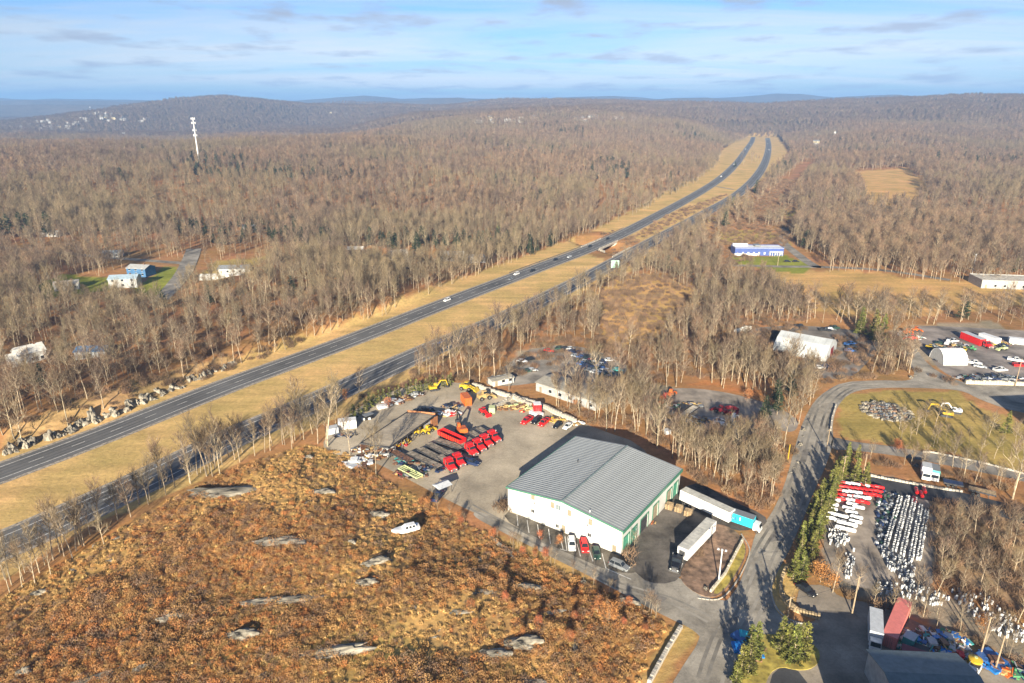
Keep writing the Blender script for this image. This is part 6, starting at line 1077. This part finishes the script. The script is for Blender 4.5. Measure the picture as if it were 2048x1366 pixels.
# canopy at the driveway corner
t = thing('canopy_shelter', 'white canopy with an open side at the left corner of the driveway', 'canopy', at(885, 984), .7); mb = MB(); mb.hexa([(-2.2, -1.8, 2.3), (2.2, -1.8, 2.3), (2.2, 1.8, 2.3), (-2.2, 1.8, 2.3)], [(-2, 0, 3), (2, 0, 3), (2, .05, 3), (-2, .05, 3)], PAINT['silver']); part('roof', mb, t)
for x in (-2, 2):
    for y in (-1.6, 1.6): mb = MB(); mb.box(x - .05, x + .05, y - .05, y + .05, 0, 2.3, M_steel); part('post', mb, t)

# ------------------------------------------------------------------ gas tanks
mb = MB(); mb.tube((0, 0, .05), (0, 0, .95), .24, .24, PAINT['white'], 8, False); mb.tube((0, 0, .95), (0, 0, 1.1), .24, .1, PAINT['white'], 8); mb.tube((0, 0, 1.1), (0, 0, 1.28), .14, .14, M_steel, 6); CYL = mb.mesh('gas_cylinder'); mb = MB(); mb.tube((0, 0, .05), (0, 0, .95), .22, .22, PAINT['silver'], 8, False); mb.tube((0, 0, .95), (0, 0, 1.1), .22, .1, PAINT['silver'], 8); mb.tube((0, 0, 1.1), (0, 0, 1.28), .13, .13, M_steel, 6); CYL2 = mb.mesh('gas_cylinder')
n_c = 0; r_ = random.Random(31)
for ci_, (p, q_, lab) in enumerate((((1797, 998), (1766, 1098), 'leftmost'), ((1812, 997), (1783, 1108), 'second'), ((1826, 1000), (1799, 1116), 'middle'), ((1838, 1015), (1816, 1126), 'fourth'), ((1850, 1025), (1832, 1124), 'rightmost'))):
    a, b = Vector(flat(*p)), Vector(flat(*q_)); d = (b - a).normalized(); nn = Vector((-d.y, d.x)); n_ = 27
    for i in range(n_):
        for s_ in (0, 1):
            x = a.lerp(b, (i + r_.uniform(-.18, .18)) / n_) + nn * (.66 * s_ + r_.uniform(-.09, .09))
            if r_.random() < .04: continue
            sec_ = ('far end', 'upper middle', 'lower middle', 'near end')[min(3, i * 4 // n_)] + (', left file', ', right file')[s_]; gs_ = r_.random() < .45; cn_ = 'greyish' if gs_ else 'white'; solo('gas_cylinder', CYL2 if gs_ else CYL, '%s gas cylinder in the %s double row, %s' % (cn_, lab, sec_), 'gas cylinder', (x.x, x.y, .02), 0, '%s cylinders of the %s double row, %s' % (cn_, lab, sec_)); n_c += 1
pts = []
for P, n_ in (([(1762, 1100), (1830, 1125), (1828, 1170), (1800, 1160), (1765, 1125)], 110), ([(1655, 1062), (1688, 1060), (1700, 1080), (1680, 1098), (1658, 1090)], 50), ([(1690, 1110), (1710, 1100), (1705, 1150), (1690, 1165)], 30), ([(1745, 1168), (1850, 1175), (1900, 1200), (1880, 1215), (1760, 1190)], 90), ([(1900, 1180), (1960, 1190), (2048, 1250), (2048, 1290), (1990, 1270), (1920, 1215)], 130), ([(1755, 985), (1790, 990), (1760, 1090), (1735, 1060)], 0)):
    k = 0
    while k < n_:
        u = r_.uniform(min(p[0] for p in P), max(p[0] for p in P)); v = r_.uniform(min(p[1] for p in P), max(p[1] for p in P))
        if inpoly(np.array([u]), np.array([v]), P)[0]: x, y = flat(u, v); pts.append((x, y, 0, r_.random() * 6, r_.uniform(.7, 1.05), k % 2)); k += 1
scatter('loose_gas_cylinders', pts, [CYL, CYL2], 'crowd of loose white gas cylinders in the scrub round the tank yard', 'gas cylinders')
mb = MB()
for i in range(200):
    u = r_.uniform(1752, 1800); v = r_.uniform(985, 1100); 
    if u - 1752 > 60 - (v - 985) * .42 + 4: continue
    x, y = flat(u, v); s = r_.uniform(.2, .5); mb.box(x - s, x + s, y - s, y + s, .02, r_.uniform(.3, .9), (M_steel, PAINT['grey'], PAINT['dark_green'], PAINT['navy'], PAINT['silver'])[i % 5], s * .3, s * .3)
solo('scrap_field', mb, 'dark cluttered strip of grey fittings left of the cylinder rows', 'scrap', kind='stuff')
def tank_mesh(m, L_=2.6, r=.48):
    mb = MB(); z = r + .15; mb.tube((-L_ / 2, 0, z), (L_ / 2, 0, z), r, r, m, 12, False); mb.tube((-L_ / 2 - .22, 0, z), (-L_ / 2, 0, z), r * .55, r, m, 12); mb.tube((L_ / 2, 0, z), (L_ / 2 + .22, 0, z), r, r * .55, m, 12); return mb.mesh('shell')
mb = MB(); [mb.box(x - .08, x + .08, -.35, .35, 0, .25, M_steel) for x in (-.8, .8)]; SAD = mb.mesh('feet'); mb = MB(); mb.tube((0, 0, 1.1), (0, 0, 1.25), .2, .2, M_steel, 8); DOM = mb.mesh('valve_dome')
TK = {c: tank_mesh(PAINT[c]) for c in ('white', 'red')}; TKL = tank_mesh(PAINT['white'], 4.4, .55)
def tank(u, v, c, a, label, group, z=0, big=False):
    t = thing('gas_tank', label, 'gas tank', (*flat(u, v), z), a, group); part('shell', TKL if big else TK[c], t); part('feet', SAD, t); part('valve_dome', DOM, t)
for i, (u, v) in enumerate(((1668, 1003), (1664, 1012), (1662, 1021), (1660, 1030), (1658, 1039), (1684, 1036), (1680, 1046), (1706, 1003), (1704, 1012), (1702, 1028), (1716, 1018), (1712, 1038), (1710, 1047), (1696, 1020))): tank(u, v, 'white', -.45, 'white lying gas tank in the block below the red tanks', 'white lying tanks below the red tanks')
tank(1693, 1052, 'white', -.45, 'longest white gas tank at the near end of the white block', None, big=True); tank(1690, 1062, 'white', -.45, 'second long white gas tank at the near end of the white block', None, big=True)
k_ = 0
for j in range(5):
    for i in range(9):
        u = 1680 + i * 9.5 - j * 2.5; v = 968 + j * 8 + i * 1.2; c = 'white' if r_.random() < .25 else 'red'
        if j >= 3 and i > 6: continue
        tank(u, v, c, -.45 + r_.uniform(-.3, .3), '%s lying gas tank in the block at the top of the tank yard' % c, '%s tanks in the top block' % c, 0); k_ += 1
for u, v in ((1832, 985), (1842, 992), (1848, 984), (1828, 1003)): tank(u, v, 'red', 1.2, 'red tank in the small group at the top right of the cylinder rows', 'red tanks at the top right of the rows')

# ------------------------------------------------------------------ buildings
def building(loc, rz, Lx, Wy, h, label, wm, rm, pitch=.35, nm='house', win=3, floors=1, chim=True, cat='house', winm=None, door=True, parts=True):
    t = thing(nm, label, cat, loc, rz); hx, hy = Lx / 2, Wy / 2; rh = h + Wy / 2 * pitch; mb = MB()
    mb.box(-hx, hx, -hy, hy, -1.0, h, wm)
    if pitch > 0: [mb.poly([(x, -hy, h), (x, hy, h), (x, 0, rh)], wm) for x in (-hx, hx)]
    part('wall', mb, t); e = .35; mb = MB()
    if pitch > 0:
        for s_ in (-1, 1): mb.hexa([(-hx - e, 0, rh), (hx + e, 0, rh), (hx + e, s_ * (hy + e), h - e * pitch), (-hx - e, s_ * (hy + e), h - e * pitch)], [(-hx - e, 0, rh + .18), (hx + e, 0, rh + .18), (hx + e, s_ * (hy + e), h - e * pitch + .18), (-hx - e, s_ * (hy + e), h - e * pitch + .18)], rm)
    else: mb.box(-hx - .1, hx + .1, -hy - .1, hy + .1, h + .005, h + .15, rm); [mb.box(*b_, wm) for b_ in ((-hx - .1, hx + .1, -hy - .1, -hy + .15, h + .15, h + .5), (-hx - .1, hx + .1, hy - .15, hy + .1, h + .15, h + .5), (-hx - .1, -hx + .15, -hy + .15, hy - .15, h + .15, h + .5), (hx - .15, hx + .1, -hy + .15, hy - .15, h + .15, h + .5))]
    rf = part('roof', mb, t)
    if chim: mb = MB(); mb.box(hx * .4, hx * .4 + .7, -.35, .35, rh - .8, rh + .9, M_rust); part('chimney', mb, rf)
    for fl in range(floors):
        z = 1.0 + fl * 2.8
        for s_ in (-1, 1):
            for i in range(win):
                x = -hx + Lx * (i + .5) / win
                if door and i == 0 and fl == 0: mb = MB(); mb.box(x - .5, x + .5, s_ * hy - .06, s_ * hy + .06, 0, 2.1, M_beige); part('door', mb, t); continue
                mb = MB(); mb.box(x - .6, x + .6, s_ * hy - .05, s_ * hy + .05, z, z + 1.3, winm or M_glass); f = part('window', mb, t); mb = MB(); [mb.box(*b_, PAINT['white']) for b_ in ((x - .7, x + .7, s_ * hy - .08, s_ * hy + .08, z + 1.3, z + 1.42), (x - .7, x + .7, s_ * hy - .08, s_ * hy + .08, z - .12, z))]; part('frame', mb, f)
    return t
M_siding = mat('white_siding', (.5, .495, .47), .7, var=.06); M_shing = mat('grey_shingle', (.22, .23, .24), .9, var=.2, scale=1.5); M_bshing = mat('blue_shingle', (.05, .14, .28), .8, var=.15); M_gsiding = mat('grey_siding', (.38, .38, .37), .7); M_brown = mat('brown_siding', (.3, .2, .13), .8); M_blueroof = mat('pale_blue_roof', (.35, .45, .52), .6); M_blue = mat('navy_cladding', (.06, .1, .3), .5, var=.1); M_wroof = mat('white_membrane_roof', (.78, .78, .76), .6, var=.08, scale=.2)
def bat(u, v): return at(u, v)
building(bat(252, 572), .2, 15, 9, 5.2, 'grey sided house with a pale blue roof left of the village lane', M_gsiding, M_blueroof, floors=2); building(bat(284, 550), -.2, 13, 9, 5, 'house with a dark blue gable wall behind the grey sided one', M_bshing, M_gsiding, floors=2); building(bat(135, 577), .5, 12, 8, 3.2, 'low pale house in the green clearing at the left', M_siding, M_conc); building(bat(62, 722), .9, 10, 7, 4.5, 'white gabled house hidden in trees at the left edge', M_siding, mat('pale_roof', (.6, .58, .54), .8), pitch=.7); building(bat(36, 730), .9, 6, 5, 3.5, 'small white shed beside the hidden white house', M_siding, MATS['pale_roof'], pitch=.7, win=1, chim=False, nm='garden_shed', cat='shed'); building(bat(190, 712), .1, 12, 7, 3.2, 'low house with a dark blue roof beyond the rock cut', M_gsiding, M_bshing)
building(bat(472, 545), .1, 18, 8, 3.2, 'long low white house right of the village lane', M_siding, M_shing, win=5); building(bat(444, 556), .05, 26, 3.0, 1.8, 'long white garden wall in front of the low white house', M_siding, M_wroof, 0, 'garden_wall', 0, 1, False, 'wall', None, False); building(bat(712, 508), .1, 11, 8, 4, 'small house with a pale roof in the forest', M_brown, MATS['pale_roof']); building(bat(797, 518), .4, 12, 8, 4, 'white gabled house left of the pair near the bridge', M_siding, MATS['pale_roof'], .6); building(bat(905, 520), 0, 16, 9, 4.5, 'broad white house of the pair near the bridge', M_siding, MATS['pale_roof'], win=4); building(bat(950, 524), .2, 13, 8, 4, 'smaller pale house of the pair near the bridge', M_siding, MATS['pale_roof']); building(bat(505, 462), .1, 14, 8, 4, 'house with a dark roof in the upper forest', M_gsiding, M_shing); building(bat(226, 513), .1, 12, 7, 3, 'small house with a blue grey roof beside the cross lane', M_gsiding, M_blueroof); building(bat(108, 328), .1, 16, 9, 4, 'lone white house in the distant forest on the left', M_siding, MATS['pale_roof'])
building(bat(104, 472), .1, 12, 7, 3, 'white roofed cabin in front of the evergreen grove', M_siding, MATS['pale_roof']); building(bat(1060, 1), 0, 1, 1, 1, 'x', M_siding, M_siding) if False else None
t = building(bat(1513, 508), -.03, 34, 11, 5.2, 'long low navy blue building with a white flat roof on the green lawn', M_blue, M_wroof, 0, 'community_building', 9, 1, False, 'building', PAINT['silver']); mb = MB(); mb.box(-17.2, 0, -5.75, -5.6, 0, 1.5, PAINT['white']); part('base_wall', mb, t); mb = MB(); mb.box(-2, 2.2, -1, 4, 5.66, 6.6, PAINT['grey']); part('roof_unit', mb, t); mb = MB(); mb.box(-16.5, -6, 2.6, 5.4, 5.36, 6.8, PAINT['white']); part('raised_roof', mb, t)
mb = MB(); [mb.box(7 + i * 1.7, 7.25 + i * 1.7, -7.2, -6.9, 0, 2.8, PAINT['white']) for i in range(6)]; mb.box(6.8, 16, -7.3, -5.6, 2.8, 3.1, PAINT['white']); part('porch', mb, t)
building(bat(2022, 572), -.15, 40, 16, 4.5, 'flat roofed pale building at the right edge beyond the marsh', M_gsiding, M_conc, 0, 'commercial_building', 8, 1, False, 'building'); building(bat(1640, 272), .1, 46, 18, 6, 'long pale building in the distant valley', M_siding, M_wroof, .1, 'far_building', 8, 1, False, 'building'); building(bat(1655, 295), .4, 18, 10, 5, 'white gabled house in the distant valley', M_siding, M_wroof); building(bat(1610, 277), .2, 26, 12, 5, 'low white building left in the distant valley', M_siding, M_wroof, .2, 'far_building', 4, 1, False, 'building'); building(bat(1772, 315), 0, 30, 12, 5, 'pale building at the foot of the right hill', M_siding, M_wroof, .2, 'far_building', 6, 1, False, 'building'); building(bat(1745, 312), .1, 16, 10, 5, 'yellowish house at the foot of the right hill', mat('cream_siding', (.6, .5, .3), .7), M_shing)
building(bat(1148, 792), seg((1112, 775), (1182, 798))[1], 27, 11, 3.4, 'long white barn hidden in the grove behind the equipment yard', MATS['grey_siding'], mat('pale_barn_roof', (.34, .31, .25), .7), .15, 'barn', 6, 1, False, 'barn'); building(bat(1206, 790), seg((1192, 797), (1222, 782))[1], 11, 9, 3.6, 'white end building beside the long barn in the grove', M_siding, MATS['pale_barn_roof'], .2, 'barn', 2, 1, False, 'barn'); building(bat(1002, 766), .5, 9, 4, 2.2, 'low pale roofed shed in the trees above the concrete wall', M_siding, MATS['pale_barn_roof'], .15, 'garden_shed', 3, 1, False, 'shed')
# bottom building
c, a, ln = seg((1725, 1345), (1862, 1352)); t = building((c.x + 1.5, c.y - 6.5, 0), -.06, 15.5, 13, 5.0, 'dark grey roofed building cut off by the bottom edge', M_gsiding, mat('slate_blue_roof', (.16, .2, .21), .6, var=.1), .22, 'workshop', 4, 1, False, 'building')
building((67, 73, 0), -.1, 27, 16, 11.0, 'unseen tall building placed just below the picture, casting the shade on the plaza', M_gsiding, MATS['slate_blue_roof'], .2, 'workshop', 4, 2, False, 'building')  # unseen building, sized and placed so its shadow covers the plaza
building((*flat(2215, 905), 0), .1, 26, 18, 11, 'unseen tall building placed beyond the right edge, casting the dark shade on the road', M_gsiding, M_shing, .1, 'unseen_building', 6, 3, False, 'building')  # out of view, put here to throw the dark shade across the road
# tent and arched shed
M_tent = mat('white_tent_fabric', (.5, .52, .52), .6, var=.12, scale=.15)
c, a, ln = seg((1558, 692), (1662, 712)); t = thing('tent_hall', 'big white fabric hall with a peaked roof in the wood', 'tent', c, a); hx, hy = ln / 2, 9.0; nseg = 9
for i in range(nseg):
    x0, x1 = -hx + ln * i / nseg + .03, -hx + ln * (i + 1) / nseg - .03; pr = [(-hy, 0), (-hy, 3.2), (-hy * .55, 5.9), (0, 7.4), (hy * .55, 5.9), (hy, 3.2), (hy, 0)]; mb = MB()
    for k in range(6): (y0, z0), (y1, z1) = pr[k], pr[k + 1]; mb.hexa([(x0, y0, z0), (x1, y0, z0), (x1, y1, z1), (x0, y1, z1)], [(x0, y0 * .98, z0 - .08), (x1, y0 * .98, z0 - .08), (x1, y1 * .98, z1 - .08), (x0, y1 * .98, z1 - .08)], M_tent)
    part('fabric_panel', mb, t)
for x, lb in ((-hx, 'back wall'), (hx, 'open front wall')): mb = MB(); mb.poly([(x, y, z) for y, z in pr], M_tent); part('end_wall', mb, t)
mb = MB(); mb.box(hx + .02, hx + .1, -2.5, 2.5, 0, 4, PAINT['maroon']); part('door', mb, t)
c, a, ln = seg((1872, 722), (1920, 722)); t = thing('arched_shed', 'white arched shed at the front left of the sales lot', 'shed', c, a)
for i in range(8):
    x0, x1 = -ln / 2 + ln * i / 8 + .02, -ln / 2 + ln * (i + 1) / 8 - .02; mb = MB()
    for k in range(10): t0, t1 = math.pi * k / 10, math.pi * (k + 1) / 10; mb.hexa([(x0, 5 * math.cos(t0), 5.6 * math.sin(t0)), (x1, 5 * math.cos(t0), 5.6 * math.sin(t0)), (x1, 5 * math.cos(t1), 5.6 * math.sin(t1)), (x0, 5 * math.cos(t1), 5.6 * math.sin(t1))], [(x0, 4.9 * math.cos(t0), 5.5 * math.sin(t0)), (x1, 4.9 * math.cos(t0), 5.5 * math.sin(t0)), (x1, 4.9 * math.cos(t1), 5.5 * math.sin(t1)), (x0, 4.9 * math.cos(t1), 5.5 * math.sin(t1))], PAINT['white'])
    part('roof_panel', mb, t)
for x in (-ln / 2 + .1, ln / 2 - .1): mb = MB(); mb.poly([(x, 4.9 * math.cos(math.pi * k / 12), 5.5 * math.sin(math.pi * k / 12)) for k in range(13)], M_siding); part('end_wall', mb, t)
# far town houses: small, one mesh each
def mini(wm, rm, Lx=13, Wy=9, h=6, pitch=.55):
    mb = MB(); hx, hy = Lx / 2, Wy / 2; rh = h + hy * pitch; mb.box(-hx, hx, -hy, hy, -2, h, wm); [mb.poly([(x, -hy, h), (x, hy, h), (x, 0, rh)], wm) for x in (-hx, hx)]
    for s_ in (-1, 1): mb.poly([(-hx - .3, 0, rh), (hx + .3, 0, rh), (hx + .3, s_ * (hy + .4), h - .2), (-hx - .3, s_ * (hy + .4), h - .2)], rm)
    [mb.box(x - .7, x + .7, -hy - .05, -hy, 1.5, 3.0, M_glass) for x in (-4, 0, 4)]; return mb.mesh('house')
M_dsiding = mat('dull_siding', (.38, .37, .35), .7)
MINI = [mini(M_dsiding, M_shing), mini(M_dsiding, M_gsiding), mini(MATS['cream_siding'], M_shing), mini(M_gsiding, M_brown), mini(M_dsiding, MATS['pale_roof'], 20, 12, 5, .3)]
r_ = random.Random(77)
for (u0, u1, v0, v1, n_, lb, g_) in ((10, 60, 262, 285, 8, 'small pale house at the foot of the far left town', 'houses at the foot of the far left town'), (40, 110, 243, 262, 18, 'small white house in the dense part of the far left town', 'houses in the dense part of the far left town'), (110, 180, 238, 262, 10, 'small house on the middle of the far left slope', 'houses on the middle of the far left slope'), (180, 240, 215, 245, 18, 'small white house high on the left hill shoulder', 'houses high on the left hill shoulder'), (210, 300, 268, 284, 9, 'small pale house at the foot of the left hill', 'houses at the foot of the left hill'), (240, 300, 225, 255, 5, 'small lone house on the flank of the left hill', 'lone houses on the left hill flank'),
        (655, 705, 224, 231, 4, 'white house on the distant ridge near its left end', 'houses on the distant ridge, left end'), (890, 1085, 238, 252, 16, 'white house on the middle of the distant plateau', 'houses on the distant plateau'), (1150, 1285, 230, 246, 22, 'white house in the bright cluster on the distant plateau', 'houses in the bright plateau cluster'), (1600, 1680, 275, 300, 7, 'small house in the far valley beyond the highway', 'houses in the far valley')):
    for i in range(n_):
        p = at(r_.uniform(u0, u1), r_.uniform(v0, v1)); o = solo('far_house', MINI[r_.randrange(5)], lb, 'house', p + Vector((0, 0, 3 if p.y > 1500 else 0)), r_.uniform(-.6, .6), g_); k = r_.uniform(.75, 1.1); o.scale = (k, k, k)

# ------------------------------------------------------------------ towers, poles, sign, bridge
p = at(398, 322); t = thing('cell_tower', 'white cell tower rising from the forest on the left', 'tower', p); mb = MB(); mb.tube((0, 0, -1), (0, 0, 60), 1.1, .55, PAINT['white'], 10); part('mast', mb, t)
for z, n_, rr in ((59, 6, 2.6), (53, 6, 2.4), (43, 5, 2.3), (36, 5, 2.3)):
    mb = MB(); mb.tube((0, 0, z), (0, 0, z + .4), rr * .7, rr * .7, PAINT['silver'], 10); part('platform', mb, t)
    for i in range(n_): a = i * 6.283 / n_; mb = MB(); x, y = math.cos(a) * rr, math.sin(a) * rr; mb.box(x - .35, x + .35, y - .2, y + .2, z - 1.0, z + 1.6, PAINT['white']); part('antenna', mb, t)
mb = MB(); mb.box(-4, 4, -3, 3, -1, 3, M_siding); part('equipment_hut', mb, t)
p = at(1668, 278); t = thing('water_tower', 'small pale tower on the distant valley side', 'tower', p); mb = MB(); mb.tube((0, 0, -5), (0, 0, 14), 1, 1, M_siding, 8); part('stem', mb, t); mb = MB(); mb.tube((0, 0, 14), (0, 0, 19), 2.8, 2.8, M_siding, 12); part('tank', mb, t)
def pole(px, h_, label, arms=1, m=None, lamp=False, cat='pole', nm='utility_pole', az=.5):
    t = thing(nm, label, cat, at(*px), az); m = m or mat('pole_wood', (.4, .3, .19), .85, var=.2); mb = MB(); mb.tube((0, 0, -.5), (0, 0, h_), .17, .12, m, 8); part('shaft', mb, t)
    for k in range(arms): mb = MB(); z = h_ - .5 - k * .9; mb.box(-1.1, 1.1, -.06, .06, z, z + .12, m); ca = part('crossarm', mb, t); mb = MB(); [mb.tube((x, 0, z + .12), (x, 0, z + .35), .06, .04, M_steel, 6) for x in (-1, -.45, .45, 1)]; part('insulators', mb, ca)
    if lamp: [part('lamp_head', (lambda mb: (mb.box(x - .22, x + .22, -.4, .1, h_ - .05, h_ + .15, PAINT['white']), mb)[1])(MB()), t) for x in (-.8, 0, .8)]
    return t
pole((1570, 1268), 9, 'pale utility pole at the corner of the walled bay, in front of the grass island'); pole((1704, 1228), 9.5, 'yellowish utility pole on the dark plaza left of the box truck'); pole((1961, 1310), 9, 'utility pole above the yellow tank'); pole((1683, 962), 8, 'utility pole at the back of the hedge row'); pole((1726, 952), 7, 'utility pole at the gate of the truck drive', 0); pole((2030, 772), 11, 'tall pole on the cream wall at the right edge', 0); pole((1652, 905), 8, 'utility pole on the left tip of the meadow'); pole((1575, 925), 6, 'thin yellow pole on the left verge of the side road', 0, PAINT['yellow']); pole((1555, 532), 9, 'pole on the lawn in front of the long blue building', 1); pole((1943, 552), 14, 'pale lamp pole near the marsh on the right', 1, PAINT['white']); pole((1990, 1340), 8, 'utility pole cut by the bottom right corner area', 0); pole((1437, 1164), 8.5, 'white floodlight pole in the planted island', 0, PAINT['white'], True, 'lamp post', 'floodlight_pole', -.4)
def wire(a_, za, b_, zb, sag, label, r=.025):
    p, q_ = at(*a_) + Vector((0, 0, za)), at(*b_) + Vector((0, 0, zb)); mb = MB(); prev = p
    for i in range(1, 11): f = i / 10; c = p.lerp(q_, f); c.z -= sag * 4 * f * (1 - f); mb.tube(prev, c, r, r, M_steel, 4, False); prev = c
    solo('overhead_wire', mb, label, 'wire')
wire((1570, 1268), 8.6, (1704, 1228), 9.1, .8, 'overhead wire between the bay pole and the plaza pole'); wire((1704, 1228), 9.1, (1961, 1310), 8.6, 1.0, 'overhead wire from the plaza pole to the pole above the yellow tank'); wire((1570, 1268), 8.6, (1683, 962), 7.6, 1.2, 'overhead wire along the hedge row'); wire((1683, 962), 7.6, (1652, 905), 7.6, .5, 'overhead wire between hedge row pole and meadow pole')
t = thing('highway_sign', 'big green sign standing beside the right highway lanes', 'sign', on_line(hwR, 1206, 541, -10, False)[0], .1); mb = MB(); mb.box(-2.6, 2.6, -.06, .06, 2.8, 7.6, PAINT['mint']); part('panel', mb, t); [part('post', (lambda mb: (mb.tube((x, .15, -1), (x, .15, 7), .12, .12, M_steel, 8), mb)[1])(MB()), t) for x in (-1.6, 1.6)]
mb = MB(); mb.box(-2.5, 2.5, -.075, -.065, 2.9, 2.98, PAINT['white']); mb.box(-2.5, 2.5, -.075, -.065, 7.42, 7.5, PAINT['white']); mb.box(-2.5, -2.42, -.075, -.065, 2.98, 7.42, PAINT['white']); mb.box(2.42, 2.5, -.075, -.065, 2.98, 7.42, PAINT['white']); part('border', mb, t)
def bridge(line, label, m):
    ua, ub = Vector(UP_A), Vector(UP_B); best = min(range(1, len(line)), key=lambda k: float(polydist(np.array([line[k][0]]), np.array([line[k][1]]), [UP_A, UP_B], False)[0])); p = Vector(line[best]); d = (Vector(line[min(best + 1, len(line) - 1)]) - Vector(line[best - 1])).normalized()
    t = thing('road_bridge', label, 'bridge', (p.x, p.y, 0), math.atan2(d.y, d.x)); mb = MB(); mb.box(-19, 19, -7, 7, -1.0, -.02, m); part('deck', mb, t)
    for s_ in (-1, 1): mb = MB(); mb.box(-19, 19, s_ * 7.2 - .2, s_ * 7.2 + .2, -.9, .95, m); part('parapet', mb, t)
    for s_ in (-1, 1): mb = MB(); mb.box(s_ * 14 - .6, s_ * 14 + .6, -7, 7, -6, -1.01, m); mb.hexa([(s_ * 14 - .6, -7, -6), (s_ * 14 + .6, -7, -6), (s_ * 19, -12, -6), (s_ * 19 - 1, -12, -6)], [(s_ * 14 - .6, -7, -1), (s_ * 14 + .6, -7, -1), (s_ * 19, -12, -.6), (s_ * 19 - 1, -12, -.6)], m); part('abutment', mb, t)
bridge(hwL, 'concrete bridge carrying the left highway lanes over the cutting', M_conc); bridge(hwR, 'concrete bridge carrying the right highway lanes over the cutting', M_conc)
# guard rails on the bridge approaches
for ln_, off, u, lb in ((hwL, 7.4, 1200, 'steel guard rail on the outer side of the left lanes at the bridge'), (hwR, -7.4, 1270, 'steel guard rail on the outer side of the right lanes at the bridge')):
    P = [Vector(q) for q in ln_]; c = Vector(flat(u, 500)); idx_ = [i for i in range(1, len(P)) if (P[i] - c).length < 110]; t = thing('guard_rail', lb, 'guard rail', (0, 0, 0)); mb = MB()
    pp = [P[i] + Vector((-(P[i] - P[i - 1]).normalized().y, (P[i] - P[i - 1]).normalized().x)) * off for i in idx_]
    for a, b in zip(pp, pp[1:]): mb.bar((a.x, a.y, .75), (b.x, b.y, .75), .08, .35, M_chrome); 
    part('rail', mb, t); mb = MB(); [mb.box(a.x - .08, a.x + .08, a.y - .08, a.y + .08, -.3, .7, M_steel) for a in pp]; part('posts', mb, t, kind='stuff')
# haze
mb = MB(); mb.box(-16000, 16000, -700, 15000, -14, 330, M_glass); me_ = mb.mesh('haze'); me_.materials.clear(); hm = bpy.data.materials.new('haze_air'); hm.use_nodes = True; n, l = hm.node_tree.nodes, hm.node_tree.links; n.clear(); o_ = nd(n, 'ShaderNodeOutputMaterial'); pv = n.new('ShaderNodeVolumePrincipled'); pv.inputs['Color'].default_value = (.26, .50, .92, 1); pv.inputs['Density'].default_value = 1.25e-4; pv.inputs['Anisotropy'].default_value = 0.0; l.new(pv.outputs[0], o_.inputs['Volume']); me_.materials.append(hm)
hz = bpy.data.objects.new('haze', me_); COL.objects.link(hz); tag(hz, kind='stuff')
print('objects', len(bpy.data.objects))
